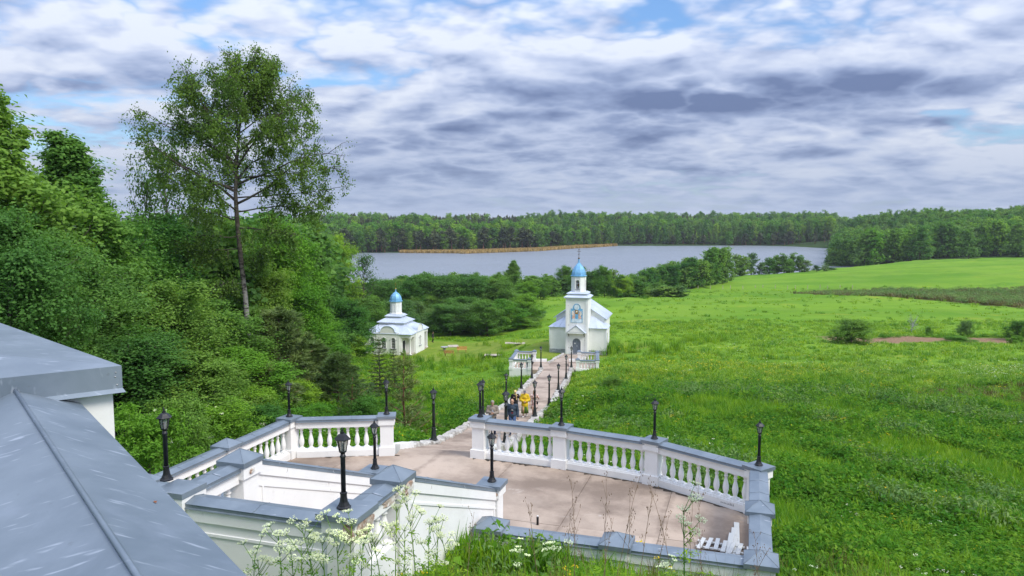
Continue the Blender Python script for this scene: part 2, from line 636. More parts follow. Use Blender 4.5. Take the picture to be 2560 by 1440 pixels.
    MAT['needle_pine'] = leaf_mat('pine_needles', (0.060, 0.120, 0.036), (0.160, 0.245, 0.080), 0.22)
    MAT['needle_dark'] = leaf_mat('spruce_needles', (0.022, 0.055, 0.014), (0.060, 0.110, 0.026), 0.15)
    MAT['needle_far'] = leaf_mat('far_pine_needles', (0.038, 0.064, 0.030), (0.095, 0.130, 0.062), 0.15)
    MAT['leaf_nettle'] = leaf_mat('nettle_leaves', (0.042, 0.130, 0.012), (0.128, 0.295, 0.030), 0.40)
    MAT['leaf_grass'] = leaf_mat('grass_blades', (0.085, 0.215, 0.014), (0.215, 0.400, 0.034), 0.40)
    MAT['leaf_meadow'] = leaf_mat('meadow_grass', (0.140, 0.270, 0.012), (0.265, 0.425, 0.028), 0.40, hue=.05)
    MAT['leaf_brown'] = leaf_mat('dry_brush', (0.085, 0.085, 0.030), (0.19, 0.165, 0.065), 0.2)
    MAT['reed'] = leaf_mat('dry_reed', (0.40, 0.27, 0.11), (0.58, 0.42, 0.20), 0.2, hue=.02)
    MAT['stem_green'] = leaf_mat('green_stems', (0.07, 0.19, 0.03), (0.14, 0.29, 0.05), 0.2)
    MAT['stem_dry'] = simple('dry_stem', (0.24, 0.16, 0.10), 0.9, 0.25, 8)
    MAT['umbel'] = leaf_mat('white_umbel_florets', (0.62, 0.72, 0.50), (0.82, 0.86, 0.74), 0.3, hue=.02)
    MAT['flower_yellow'] = leaf_mat('yellow_flowers', (0.62, 0.44, 0.02), (0.85, 0.65, 0.04), 0.3, hue=.02)
    # lake
    t = NT('lake_water')
    p = t.pos()
    n1 = t.noise(0.9, 4.0, .6, p, (0.35, 1.0, 1.0))
    n2 = t.noise(0.02, 3.0, .5, p, (0.3, 1.0, 1.0))
    h = t.math('ADD', n1, t.math('MULTIPLY', n2, .4))
    MAT['water'] = t.principled((0.21, 0.235, 0.27), t.ramp(n2, .35, .65, .28, .36), 0, 0.5, t.bump(h, 1.0, 0.8), IOR=1.333)
    # clothes and people
    for k, c in dict(skin=(0.50, 0.29, 0.20), hair_grey=(0.30, 0.27, 0.24), hair_brown=(0.09, 0.055, 0.035), hair_fair=(0.36, 0.24, 0.12),
                     jacket_beige=(0.26, 0.22, 0.18), jeans=(0.055, 0.10, 0.22), jeans_dark=(0.03, 0.04, 0.07), jacket_navy=(0.035, 0.055, 0.085),
                     tee_black=(0.010, 0.010, 0.012), black_cloth=(0.008, 0.008, 0.010), yellow_cloth=(0.66, 0.45, 0.015), cap_yellow=(0.66, 0.52, 0.22),
                     cap_grey=(0.12, 0.12, 0.14), shoe_white=(0.75, 0.74, 0.71), shoe_dark=(0.03, 0.03, 0.035), print_white=(0.7, 0.7, 0.7), print_red=(0.25, 0.02, 0.03)).items():
        MAT[k] = simple(k, c, 0.8, 0.12, 9)
    t = NT('checked_shirt')
    w = t.N('ShaderNodeTexChecker'); w.inputs[1].default_value = (0.5, 0.52, 0.56, 1); w.inputs[2].default_value = (0.16, 0.18, 0.22, 1); w.inputs[3].default_value = 26
    t.l.new(t.coord(), w.inputs[0]); MAT['shirt_check'] = t.principled(w.outputs[0], .85)
    t = NT('green_patterned_skirt')
    c = t.mix(t.ramp(t.noise(7, 3, .5, stretch=(1, 1, .25)), .42, .55), (0.30, 0.36, 0.02), (0.05, 0.11, 0.02)); MAT['skirt_green'] = t.principled(c, .85)
    t = NT('pink_floral_dress')
    c = t.mix(t.ramp(t.noise(11, 3, .5), .52, .57), (0.66, 0.50, 0.46), (0.30, 0.16, 0.15)); MAT['dress_pink'] = t.principled(c, .85)
    # icon mural colours
    MAT['mural_sky'] = simple('mural_sky', (0.16, 0.42, 0.68), 0.6, 0.2, 2.2)
    MAT['mural_pale'] = simple('mural_pale', (0.66, 0.76, 0.84), 0.7, 0.12, 3)
    MAT['mural_robe'] = simple('mural_robe', (0.72, 0.44, 0.34), 0.7, 0.2, 4)
    MAT['mural_wing'] = simple('mural_wing', (0.80, 0.72, 0.66), 0.7, 0.15, 5)
    MAT['mural_gold'] = simple('mural_gold', (0.42, 0.24, 0.07), 0.6, 0.3, 6)


make_materials()
# ------------------------------------------------------------------ the lie of the land
ZF = -7.6            # terrace floor
ZT = -6.3            # top of the terrace parapet
ZL = -28.0           # lake
E2 = np.array((.3, .954)) / math.hypot(.3, .954)
E1 = np.array((E2[1], -E2[0]))


def AB(a, b, z=0.0):
    """terrace frame: a to the right along the terrace front, b away from the camera"""
    p = E1 * a + E2 * b
    return Vector((p[0], p[1], z))


PATH = np.array([(-2.49, 23.6, -7.6), (-1.74, 30.5, -9.52), (-1.2, 35.2, -10.46), (-.10, 45.0, -12.25), (1.1, 52.0, -13.38), (2.27, 61.0, -14.38),
                 (3.3, 67.0, -14.80), (4.5, 76.4, -15.65), (5.6, 83.0, -16.25), (7.2, 90.5, -16.95), (7.95, 94.2, -17.33)])
CHURCH = PY(1441, 884, 95.0)
CHAPEL_Z = -21.5


def path_at(y):
    return np.array([np.interp(y, PATH[:, 1], PATH[:, 0]), y, np.interp(y, PATH[:, 1], PATH[:, 2])])


def ground_controls():
    c = []
    px = [  # (u, v, depth): ground seen in the photograph at that place
        (1985, 1432, 15.3), (2250, 1432, 16.5), (2555, 1432, 18.0), (2000, 1300, 20.5), (2300, 1300, 22.5), (2555, 1300, 25),
        (2000, 1200, 26), (2300, 1200, 29), (2555, 1200, 32), (1500, 1120, 32), (1700, 1150, 29.5), (1900, 1100, 35.5), (2300, 1100, 38), (2555, 1100, 40),
        (1480, 1000, 49), (1700, 1000, 49), (2000, 1000, 52), (2500, 1000, 54), (1550, 930, 68), (1800, 930, 68), (2100, 930, 70), (2500, 930, 72),
        (1560, 880, 90), (1800, 872, 92), (2150, 856, 104), (2500, 852, 107), (1600, 820, 122), (1640, 790, 145), (2000, 800, 136), (2500, 810, 130),
        (1550, 752, 178), (1700, 752, 180), (2000, 740, 190), (2250, 748, 184), (2400, 766, 166), (2555, 790, 148), (2555, 771, 176), (2555, 756, 200), (2400, 752, 190), (2300, 742, 204),
        (1750, 737, 232), (2050, 736, 232), (2120, 722, 245), (2400, 730, 232), (2555, 741, 220), (1750, 706, 290), (1900, 688, 322), (2100, 670, 342), (2330, 649, 362), (2555, 652, 352),
        (1350, 752, 198), (1250, 835, 138), (1150, 870, 125), (1000, 888, 117.5), (1080, 857, 130), (900, 885, 118), (1330, 850, 112),
        (1200, 912, 103), (1050, 925, 97), (1150, 960, 76), (1050, 1010, 56), (1150, 1060, 42), (1050, 1110, 32.5),
        (628, 952, 48), (1000, 960, 73), (880, 1000, 52), (760, 1040, 38), (640, 1075, 31)]
    for u, v, Y in px:
        c.append(PY(u, v, Y))
    w = [  # plain positions
        (-9.5, 24, -8.6), (-12, 20, -8.0), (-11, 15, -6.6), (-14, 27, -8.3), (-22, 32, -7.0), (-30, 45, -6.5), (-26, 70, -13.5), (-42, 82, -11),
        (-50, 60, -6), (-40, 118, -20.5), (-60, 120, -17), (-75, 160, -20), (-40, 160, -22.6), (-18, 160, -22.8), (0, 160, -21.8), (-60, 220, -24.8), (-20, 230, -24.6), (10, 240, -24.8), (40, 240, -24.6),
        (-70, 300, -27.2), (-20, 300, -27), (30, 300, -26.8), (70, 300, -26.6), (-80, 342, -29), (-20, 345, -29), (40, 345, -29), (100, 352, -28.6), (120, 362, -28.4), (150, 390, -29),
        (-120, 400, -32), (0, 400, -33), (100, 420, -33), (180, 430, -30.5), (0, 500, -33), (100, 560, -33), (200, 600, -33), (60, 650, -32), (-80, 500, -33), (-220, 480, -32), (-200, 380, -30), (-130, 300, -27), (-120, 200, -22),
        (270, 640, -32), (215, 500, -28.4), (235, 430, -24), (250, 470, -24), (290, 520, -18), (360, 480, -16), (330, 420, -21), (420, 620, -7), (300, 640, -14), (560, 700, -3), (420, 420, -17),
        (300, 250, -20), (220, 190, -20), (60, 215, -23.4), (120, 120, -18), (60, 40, -12.5), (70, 75, -14.5), (45, 20, -9.5), (80, 10, -9),
        (-140, 578, -28.2), (-90, 578, -28.2), (-20, 590, -28.2), (30, 640, -28.2), (70, 700, -28.2), (160, 712, -28.2), (260, 695, -28.2), (-280, 560, -27),
        (-140, 640, -25), (0, 660, -25), (60, 760, -25), (200, 780, -24), (330, 760, -22), (-150, 760, -21), (0, 800, -20), (160, 950, -14), (330, 1000, -17), (480, 950, -17), (60, 900, -17), (-300, 700, -20),
        (0, 1100, -19), (300, 1200, -18), (-400, 1100, -17), (700, 1100, -12), (900, 2200, -18), (0, 2200, -20), (-900, 2200, -18), (-300, 300, -12), (-300, 120, -6), (500, 200, -16),
        # bank above the terrace
        (0, 11, -5.9), (-3, 10.0, -5.5), (-1.6, 12.6, -6.2), (-.2, 13.6, -6.8), (2, 13.6, -6.95), (4.6, 13.0, -7.1), (1.5, 11.3, -5.95), (4, 10.5, -6.0), (0, 8, -4.5), (3, 8, -4.8), (0, 4, -2.9), (5, 4, -3.6), (9, 8, -5.8), (10, 13, -7.2),
        (-5, 6, -4.2), (-6, 0, -2.4), (6, 0, -2.6), (0, 0, -1.9), (0, -15, -1.7), (-14, 4, -3.5), (14, -4, -3.4), (30, 0, -7.5), (-30, 0, -2), (-24, 18, -5), (0, -60, -1.6), (-80, 20, -2), (60, -40, -6)]
    c += [np.array(x, float) for x in w]
    for y in (28, 33, 39, 46, 53, 60, 68, 88):
        p = path_at(y)
        c.append(p + np.array((-2.6, 0, -.35)))
        c.append(p + np.array((2.6, 0, -.45)))
    return np.array(c)


GC = ground_controls()


def _kernel(d2):
    return np.sqrt(d2 + 9.0)


def _fit():
    P = GC[:, :2]
    n = len(P)
    d2 = ((P[:, None] - P[None]) ** 2).sum(-1)
    A = np.zeros((n + 3, n + 3))
    A[:n, :n] = _kernel(d2) - np.eye(n) * 0.05
    A[:n, n] = 1
    A[:n, n + 1:] = P * .01
    A[n:, :n] = A[:n, n:].T
    return np.linalg.solve(A, np.r_[GC[:, 2], 0, 0, 0])


GW = _fit()


def vnoise(x, y, s, seed=0):
    """smooth value noise, -1..1"""
    x, y = np.asarray(x) * s, np.asarray(y) * s
    xi, yi = np.floor(x).astype(np.int64), np.floor(y).astype(np.int64)
    fx, fy = x - xi, y - yi
    fx, fy = fx * fx * (3 - 2 * fx), fy * fy * (3 - 2 * fy)

    def h(a, b):
        k = (a * 374761393 + b * 668265263 + seed * 974711) & 0x7fffffff
        k = ((k ^ (k >> 13)) * 1274126177) & 0x7fffffff
        return ((k ^ (k >> 16)) & 0xffff) / 32767.5 - 1
    return (h(xi, yi) * (1 - fx) + h(xi + 1, yi) * fx) * (1 - fy) + (h(xi, yi + 1) * (1 - fx) + h(xi + 1, yi + 1) * fx) * fy


def ground(x, y):
    x, y = np.atleast_1d(np.asarray(x, float)), np.atleast_1d(np.asarray(y, float))
    z = np.empty(len(x))
    P = GC[:, :2]
    n = len(P)
    for i in range(0, len(x), 20000):
        q = np.stack([x[i:i + 20000], y[i:i + 20000]], 1)
        d2 = ((q[:, None] - P[None]) ** 2).sum(-1)
        z[i:i + 20000] = _kernel(d2) @ GW[:n] + GW[n] + (q * .01) @ GW[n + 1:]
    # the path lies in the slope
    pc = np.interp(y, PATH[:, 1], PATH[:, 0])
    pz = np.interp(y, PATH[:, 1], PATH[:, 2])
    w = np.clip((2.3 - np.abs(x - pc)) / .5, 0, 1) * ((y > 25.5) & (y < 95))
    z = z * (1 - w) + np.minimum(z, pz - .35) * w
    # level platforms of the church and the chapel
    for (cx, cy, cz, r0, r1) in ((CHURCH[0] + 1, CHURCH[1] + 4.5, CHURCH[2] - .12, 6.5, 11.0), (-16.5, 121.5, CHAPEL_Z - .05, 6.5, 13.0)):
        d = np.hypot(x - cx, y - cy)
        w = np.clip((r1 - d) / (r1 - r0), 0, 1)
        w = w * w * (3 - 2 * w)
        z = z * (1 - w) + cz * w
    return z


def gz(x, y):
    return float(ground(x, y)[0])


def smooth01(x, lo, hi):
    t = np.clip((x - lo) / (hi - lo), 0, 1)
    return t * t * (3 - 2 * t)


TERRACE = [(0.34, 14.28), (0.34, 19.81), (-2.47, 21.35), (-5.33, 21.93), (-8.0, 22.1), (-10.96, 21.5), (-13.75, 20.3), (-13.75, 14.28)]
STAIR_A0, STAIR_A1 = -8.42, -5.47          # wall lines of the upper stair


def in_built(x, y):
    """inside the walls of the terrace or the upper stair"""
    a = x * E1[0] + y * E1[1]
    b = x * E2[0] + y * E2[1]
    inside = np.zeros(len(a), bool)
    n = len(TERRACE)
    for i in range(n):
        (a0, b0), (a1, b1) = TERRACE[i], TERRACE[(i + 1) % n]
        cr = ((b0 > b) != (b1 > b)) & (a < (a1 - a0) * (b - b0) / (b1 - b0 + 1e-12) + a0)
        inside ^= cr
    st = (a > -8.4) & (a < -5.5) & (b > 9.5) & (b < 14.6)
    return inside | st


def zone_masks(x, y):
    """what grows where, 0..1: mown lawn, dry brush, bare soil, wood floor, nettles"""
    n = vnoise(x, y, .12, 5) * 2.5
    lawn = np.maximum(smooth01(-np.hypot((x + 10) / 1.5, (y - 119) / 1.0) + n * .5, -13.5, -11.0) * (x + .25 * (y - 110) < 4 + n),
                      smooth01(-np.hypot(x - CHURCH[0] - 1.0, y - CHURCH[1] - 3) + n * .5, -9.5, -7.5))
    u = 1280 + 1900 * x / np.maximum(y, 1)
    brush = smooth01(y + n - np.interp(x, [86, 110, 150], [204, 186, 158]), -3, 5) * smooth01(-(y + n * 2), -240, -230) * smooth01(x + n * 4, 86, 96)
    band = smooth01(vnoise(x, y, .05, 3), -.1, .5) * smooth01(y, 44, 50) * smooth01(-y, -64, -56) * smooth01(x, 8, 16)
    brush = np.maximum(brush, band * .75)
    soil = smooth01(y + n * .3, 103.2, 104.2) * smooth01(-(y + n * .4), -111.5, -110.2) * smooth01(x + n, 42, 46)
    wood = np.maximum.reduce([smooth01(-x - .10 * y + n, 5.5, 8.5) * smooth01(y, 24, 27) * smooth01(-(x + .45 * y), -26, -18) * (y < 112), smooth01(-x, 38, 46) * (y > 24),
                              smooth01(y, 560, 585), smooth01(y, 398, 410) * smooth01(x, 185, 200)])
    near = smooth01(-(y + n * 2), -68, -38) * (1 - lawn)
    return lawn, brush, soil, wood, near


def build_ground():
    ys = np.concatenate([np.arange(-60, 4, 4.0), np.arange(4, 30, .28), np.arange(30, 70, .55), np.arange(70, 125, .85), np.arange(125, 260, 2.0), np.arange(260, 430, 3.5), np.arange(430, 900, 12), np.arange(900, 6001, 300)])
    m = 231
    s = np.linspace(-1, 1, m)
    half = np.where(ys < 900, 22 + np.abs(ys) * .92, 22 + np.abs(ys) * 1.1)
    X = s[None, :] * half[:, None]
    Y = np.repeat(ys[:, None], m, 1)
    x, y = X.ravel(), Y.ravel()
    z = ground(x, y)
    far = smooth01(y, 1500, 3500)
    z = z * (1 - far) + far * (-22 + 8 * vnoise(x, y, .0016, 4))
    amp = np.where(y < 70, .07, np.where(y < 180, .10, .22))
    built = in_built(x, y)
    z += amp * vnoise(x, y, .55, 1) + amp * 1.8 * vnoise(x, y, .17, 2) * (y > 18)
    pc = np.interp(y, PATH[:, 1], PATH[:, 0]); pz = np.interp(y, PATH[:, 1], PATH[:, 2])
    onp = (np.abs(x - pc) < 1.9) & (y > 25) & (y < 95)
    z = np.where(onp, np.minimum(z, pz - .22), z)
    n = len(ys)
    idx = np.arange(n * m).reshape(n, m)
    q = np.stack([idx[:-1, :-1], idx[:-1, 1:], idx[1:, 1:], idx[1:, :-1]], -1).reshape(-1, 4)
    cx, cy = x[q].mean(1), y[q].mean(1)
    keep = ~in_built(cx, cy)
    q = q[keep]
    me = bpy.data.meshes.new('ground')
    me.vertices.add(len(x)); me.vertices.foreach_set('co', np.stack([x, y, z], 1).ravel())
    me.loops.add(q.size); me.loops.foreach_set('vertex_index', q.ravel().astype(np.int32))
    me.polygons.add(len(q)); me.polygons.foreach_set('loop_start', np.arange(0, q.size, 4, dtype=np.int32)); me.polygons.foreach_set('loop_total', np.full(len(q), 4, np.int32))
    me.update(calc_edges=True)
    me.polygons.foreach_set('use_smooth', np.ones(len(q), bool))
    lawn, brush, soil, wood, near = zone_masks(x, y)
    for nm, arr in (('lawn', lawn), ('brush', brush), ('soil', soil), ('wood', wood), ('near', near)):
        at = me.attributes.new(nm, 'FLOAT', 'POINT'); at.data.foreach_set('value', arr.astype(np.float32))
    t = NT('meadow_ground')
    p = t.pos()

    def A(nm):
        a = t.N('ShaderNodeAttribute', attribute_name=nm); return a.outputs['Fac']
    n1, n2, n3 = t.noise(.035, 5, .6, p), t.noise(.5, 6, .65, p), t.noise(3.5, 5, .65, p)
    c = t.mix(t.ramp(t.noise(.05, 4, .6, p, (.35, 1.3, 1)), .35, .65), (0.098, 0.222, 0.012), (0.160, 0.290, 0.020))
    c = t.mix(t.ramp(n1, .45, .7, 0, .5), c, (0.19, 0.29, 0.032))
    c = t.mix(t.ramp(t.noise(.35, 6, .68, p, (.6, 1.6, 1)), .48, .74, 0, .55), c, (0.070, 0.185, 0.016))
    c = t.mix(t.ramp(n3, .52, .75, 0, .5), c, (0.18, 0.29, 0.040))
    c = t.mix(t.ramp(t.noise(.06, 6, .7, p, (1, 2.2, 1)), .60, .70, 0, .5), c, (0.30, 0.30, 0.03))
    c = t.mix(A('near'), c, t.mix(n3, (0.018, 0.070, 0.008), (0.060, 0.170, 0.016)))  # darkened ground of the nettle slope: shade under the plants put into the colour
    c = t.mix(A('lawn'), c, t.mix(t.ramp(n2, .35, .7), (0.135, 0.215, 0.022), (0.215, 0.265, 0.040)))
    c = t.mix(A('brush'), c, t.mix(t.ramp(n2, .35, .65), (0.075, 0.120, 0.025), (0.16, 0.125, 0.055)))
    c = t.mix(A('soil'), c, t.mix(t.ramp(n3, .35, .7), (0.20, 0.125, 0.070), (0.30, 0.20, 0.125)))
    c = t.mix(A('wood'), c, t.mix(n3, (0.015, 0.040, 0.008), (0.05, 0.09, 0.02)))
    h = t.math('ADD', t.math('MULTIPLY', n2, .5), n3)
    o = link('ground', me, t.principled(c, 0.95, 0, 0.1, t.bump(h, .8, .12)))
    tag(o, 'green meadow hillside running down to the lake', kind='structure')
    # lake
    b = MB()
    b.add([(-3000, 300, ZL), (900, 300, ZL), (900, 1500, ZL), (-3000, 1500, ZL)], [(0, 1, 2, 3)])
    lk = b.build('lake_water', MAT['water'], recalc=False)
    tag(lk, 'grey rippled lake below the meadow', kind='structure')


build_ground()
# ------------------------------------------------------------------ terrace, parapets, stairs
def UP(p, z):
    return Vector((p[0], p[1], z))


def bw(mb, name, mat, root, recalc=True, parent=None):
    """build a mesh given in world places under a root that is only shifted, not turned"""
    off = Vector(root.location)
    mb.v = [tuple(Vector(p) - off) for p in mb.v]
    return mb.build(name, mat, parent or root, recalc)


def frame_of(A, B):
    d = Vector((B[0] - A[0], B[1] - A[1], 0)).normalized()
    return d, Vector((-d.y, d.x, 0))


def bar(A, B, w, zA0, zA1, zB0=None, zB1=None):
    """upright bar of width w between plan points A and B, bottom and top heights at each end"""
    zB0 = zA0 if zB0 is None else zB0
    zB1 = zA1 if zB1 is None else zB1
    d, n = frame_of(A, B)
    h = n * (w / 2)
    A, B = Vector((A[0], A[1], 0)), Vector((B[0], B[1], 0))
    m = MB()
    m.hexa([UP(A - h, zA0), UP(B - h, zB0), UP(B + h, zB0), UP(A + h, zA0)], [UP(A - h, zA1), UP(B - h, zB1), UP(B + h, zB1), UP(A + h, zA1)])
    return m


def coping(root, A, B, w, zA, zB, rise=.055, edge=.075, parent=None):
    """gabled sheet coping: zA, zB are the heights of its lower edge"""
    d, n = frame_of(A, B)
    prof = [(-w / 2 - .014, .004), (-w / 2 - .010, .018), (-w / 2 + .006, .024), (-w / 2 + .006, edge - .012), (-w / 2 - .004, edge), (0, edge + rise), (w / 2 + .004, edge), (w / 2 - .006, edge - .012), (w / 2 - .006, .024), (w / 2 + .010, .018), (w / 2 + .014, .004), (w / 2 - .03, -.012), (-w / 2 + .03, -.012)]
    L = (Vector((B[0], B[1], 0)) - Vector((A[0], A[1], 0))).length
    vs = []
    for (p, z) in ((A, zA), (B, zB)):
        for (s, h) in prof:
            q = Vector((p[0], p[1], 0)) + n * s
            vs.append((q.x, q.y, z + h))
    k = len(prof)
    fs = [(i, (i + 1) % k, k + (i + 1) % k, k + i) for i in range(k)] + [list(range(k))[::-1], [k + i for i in range(k)]]
    m = MB().add(vs, fs)
    o = bw(m, 'coping', MAT['zinc'], root, parent=parent)
    # folded seams between sheets
    ns = max(1, int(L / 1.25))
    for i in range(1, ns + 1):
        t = i / (ns + 1)
        p = Vector((A[0], A[1], 0)).lerp(Vector((B[0], B[1], 0)), t)
        z = zA + (zB - zA) * t
        s = MB()
        for sg in (-1, 1):
            q0, q1 = p + n * (sg * (w / 2 + .004)), p
            s.tube([(q0.x, q0.y, z + edge + .002), (q1.x, q1.y, z + edge + rise + .003)], .006, 4)
        bw(s, 'seam', MAT['zinc'], root, parent=o)
    return o


BAL_PROF = [(.075, 0), (.075, .05), (.062, .06), (.052, .085), (.046, .10), (.060, .13), (.074, .19), (.080, .25), (.076, .31), (.060, .39), (.042, .47), (.036, .52), (.038, .545),
            (.054, .56), (.056, .575), (.042, .59), (.038, .61), (.044, .635), (.060, .655), (.064, .67), (.068, .675), (.068, .71)]
_bal = MB()
_bal.lathe(BAL_PROF, 12)
_bal.box((0, 0, .02), (.17, .17, .04)).box((0, 0, .70), (.15, .15, .04))
BAL_MESH = _bal.mesh('baluster')
BAL_MESH.materials.append(MAT['plaster'])


def post(root, c, ztop, zbot, w=.40, cap=.58, hip=False, rz=None, base=True, capz=.09):
    rz = math.atan2(E1[1], E1[0]) if rz is None else rz
    m = MB()
    m.box((c[0], c[1], (ztop - .20 + zbot) / 2), (w, w, ztop - .20 - zbot), rz)
    m.box((c[0], c[1], ztop - .20), (w + .10, w + .10, .20), rz)
    m.box((c[0], c[1], ztop - .315), (w + .04, w + .04, .03), rz)
    if base:
        m.box((c[0], c[1], base + .14 if base is not True else zbot + .14), (w + .09, w + .09, .28), rz)
    p = bw(m, 'post', MAT['plaster'], root)
    k = MB()
    T = Matrix.Translation((c[0], c[1], ztop - .10)) @ Matrix.Rotation(rz, 4, 'Z')
    h = cap / 2
    e = capz
    if hip:
        k.add([(-h, -h, 0), (h, -h, 0), (h, h, 0), (-h, h, 0), (-h, -h, e), (h, -h, e), (h, h, e), (-h, h, e), (0, 0, e + .17)],
              [(3, 2, 1, 0), (0, 1, 5, 4), (1, 2, 6, 5), (2, 3, 7, 6), (3, 0, 4, 7), (4, 5, 8), (5, 6, 8), (6, 7, 8), (7, 4, 8)], M=T)
        for sx, sy in ((-1, -1), (1, -1), (1, 1), (-1, 1)):
            k.tube([T @ Vector((sx * h, sy * h, e)), T @ Vector((0, 0, e + .172))], .006, 4)
    else:
        k.add([(-h, -h, 0), (h, -h, 0), (h, h, 0), (-h, h, 0), (-h, -h, e), (h, -h, e), (h, h, e), (-h, h, e), (0, 0, e + .012)],
              [(3, 2, 1, 0), (0, 1, 5, 4), (1, 2, 6, 5), (2, 3, 7, 6), (3, 0, 4, 7), (4, 5, 8), (5, 6, 8), (6, 7, 8), (7, 4, 8)], M=T)
    bw(k, 'cap', MAT['zinc'], root, parent=p)
    return p


def bal_section(root, A, B, zfloor, ztop, nb, w=.40, gap=.22, ends=(True, True)):
    """plinth, row of balusters, rail and sheet coping between two posts"""
    A, B = Vector((A[0], A[1], 0)), Vector((B[0], B[1], 0))
    d, n = frame_of(A, B)
    a = A + d * (gap if ends[0] else 0)
    b = B - d * (gap if ends[1] else 0)
    zc = ztop - .155             # underside of the coping
    bw(bar(a, b, .34, zfloor - .02, zfloor + .20).add([], []), 'plinth', MAT['plaster'], root)
    bw(bar(a, b, .27, zfloor + .20, zfloor + .235), 'plinth_ledge', MAT['plaster'], root)
    bw(bar(a, b, .30, zc - .20, zc), 'rail', MAT['plaster'], root)
    hz = (zc - .20) - (zfloor + .235)
    L = (b - a).length
    for i in range(nb):
        p = a + d * (L * (i + .5) / nb)
        o = bpy.data.objects.new('baluster', BAL_MESH)
        COL.objects.link(o)
        o.parent = root
        o.location = Vector((p.x, p.y, zfloor + .235)) - Vector(root.location)
        o.scale = (1, 1, hz / .72)
        o.rotation_euler = (0, 0, math.atan2(d.y, d.x))
    coping(root, a, b, .42, zc, zc, .045, .075)


def solid_wall(root, A, B, zbot, zA, zB, w=.32, side=(1, -1), frieze=.19, second=True, panel=True, zpan=None):
    """rendered wall with a proud frieze, a string moulding and framed panel on its faces; zA, zB top heights"""
    A, B = Vector((A[0], A[1], 0)), Vector((B[0], B[1], 0))
    d, n = frame_of(A, B)
    wall = bw(bar(A, B, w, zbot, zA, zbot, zB), 'wall', MAT['plaster'], root)
    L = (B - A).length
    for sg in side:
        o = n * (sg * (w / 2 + .016))
        bw(bar(A + o, B + o, .032, zA - frieze, zA, zB - frieze, zB), 'frieze', MAT['plaster'], root)
        if second:
            o2 = n * (sg * (w / 2 + .010))
            bw(bar(A + o2, B + o2, .02, zA - .40, zA - .355, zB - .40, zB - .355), 'moulding', MAT['plaster'], root)
        if panel:
            o3 = n * (sg * (w / 2 + .012))
            lo = zbot if zpan is None else zpan
            q0, q1 = A + d * .12 + o3, B - d * .12 + o3
            s = (zB - zA) / L
            z0, z1 = zA + s * .12 - .40, zB - s * .12 - .40
            bw(bar(q0, q0 + d * .04, .024, lo, z0), 'panel_edge', MAT['plaster'], root)
            bw(bar(q1 - d * .04, q1, .024, lo, z1), 'panel_edge', MAT['plaster'], root)
            bw(bar(q0 + d * .042, q1 - d * .042, .024, lo, lo + .045), 'panel_edge', MAT['plaster'], root)
    return wall


def broken_plaster(root, c, d, n, w, h, seed):
    """a patch where the render has fallen off and brick shows: ragged outline, slightly proud rubble"""
    rnd = random.Random(seed)
    k = 14
    outer = []
    for i in range(k):
        a = 2 * math.pi * i / k
        r = 1 + rnd.uniform(-.28, .22)
        outer.append((math.cos(a) * w / 2 * r, math.sin(a) * h / 2 * r))
    vs = [tuple(Vector(c) + Vector(d) * x + Vector((0, 0, z)) + Vector(n) * .003) for x, z in outer]
    vs += [tuple(Vector(c) + Vector(d) * x * .8 + Vector((0, 0, z * .8)) + Vector(n) * (.014 + rnd.uniform(0, .012))) for x, z in outer]
    vs.append(tuple(Vector(c) + Vector(n) * .02))
    fs = []
    for i in range(k):
        j = (i + 1) % k
        fs.append((i, j, k + j, k + i))
        fs.append((k + i, k + j, 2 * k))
    bw(MB().add(vs, fs), 'bare_brick_patch', MAT['brick'], root, recalc=False)


# terrace floor: cast strips with dirty joints
def build_terrace_floor():
    far = sorted([(a, b) for a, b in TERRACE if b > 15])
    fa, fb = [p[0] for p in far], [p[1] for p in far]
    bed = MB().prism([tuple(AB(a, b).xy) for a, b in TERRACE], -12.5, ZF - .03)
    o = bed.build('terrace_floor', MAT['joint'])
    tag(o, 'pinkish worn concrete floor of the viewing terrace', kind='structure')
    cuts = [-13.75, -11.9, -9.35, -6.85, -4.3, -1.9, .34]
    cross = [14.28, 17.6, 30]
    for i in range(len(cuts) - 1):
        a0, a1 = cuts[i] + .006, cuts[i + 1] - .006
        top = [(a1, np.interp(a1, fa, fb))] + [(a, b) for a, b in reversed(far) if a0 < a < a1] + [(a0, np.interp(a0, fa, fb))]
        for j in range(2):
            lo = cross[j] + (.006 if j else 0)
            if j == 0:
                poly = [(a0, lo), (a1, lo), (a1, cross[1] - .006), (a0, cross[1] - .006)]
            else:
                poly = [(a0, lo), (a1, lo)] + top
            s = MB().prism([tuple(AB(a, b).xy) for a, b in poly], ZF - .04, ZF + .004 * ((i * 2 + j) % 3))
            s.build('slab', MAT['concrete'], o)
    return o


TFLOOR = build_terrace_floor()


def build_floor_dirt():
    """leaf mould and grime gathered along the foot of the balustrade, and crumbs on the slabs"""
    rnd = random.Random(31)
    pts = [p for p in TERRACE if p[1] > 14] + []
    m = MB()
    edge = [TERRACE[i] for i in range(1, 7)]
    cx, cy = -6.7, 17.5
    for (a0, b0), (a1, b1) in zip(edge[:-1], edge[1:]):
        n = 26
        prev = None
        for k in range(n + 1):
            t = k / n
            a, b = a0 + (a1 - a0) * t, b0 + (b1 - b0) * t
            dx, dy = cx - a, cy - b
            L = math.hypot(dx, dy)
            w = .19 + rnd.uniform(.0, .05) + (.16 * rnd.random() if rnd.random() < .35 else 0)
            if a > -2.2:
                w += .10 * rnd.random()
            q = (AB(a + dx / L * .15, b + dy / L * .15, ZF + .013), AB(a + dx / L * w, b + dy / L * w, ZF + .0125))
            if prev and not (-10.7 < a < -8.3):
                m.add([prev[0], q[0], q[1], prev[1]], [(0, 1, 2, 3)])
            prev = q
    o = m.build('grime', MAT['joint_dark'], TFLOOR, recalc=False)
    o['kind'] = 'stuff'


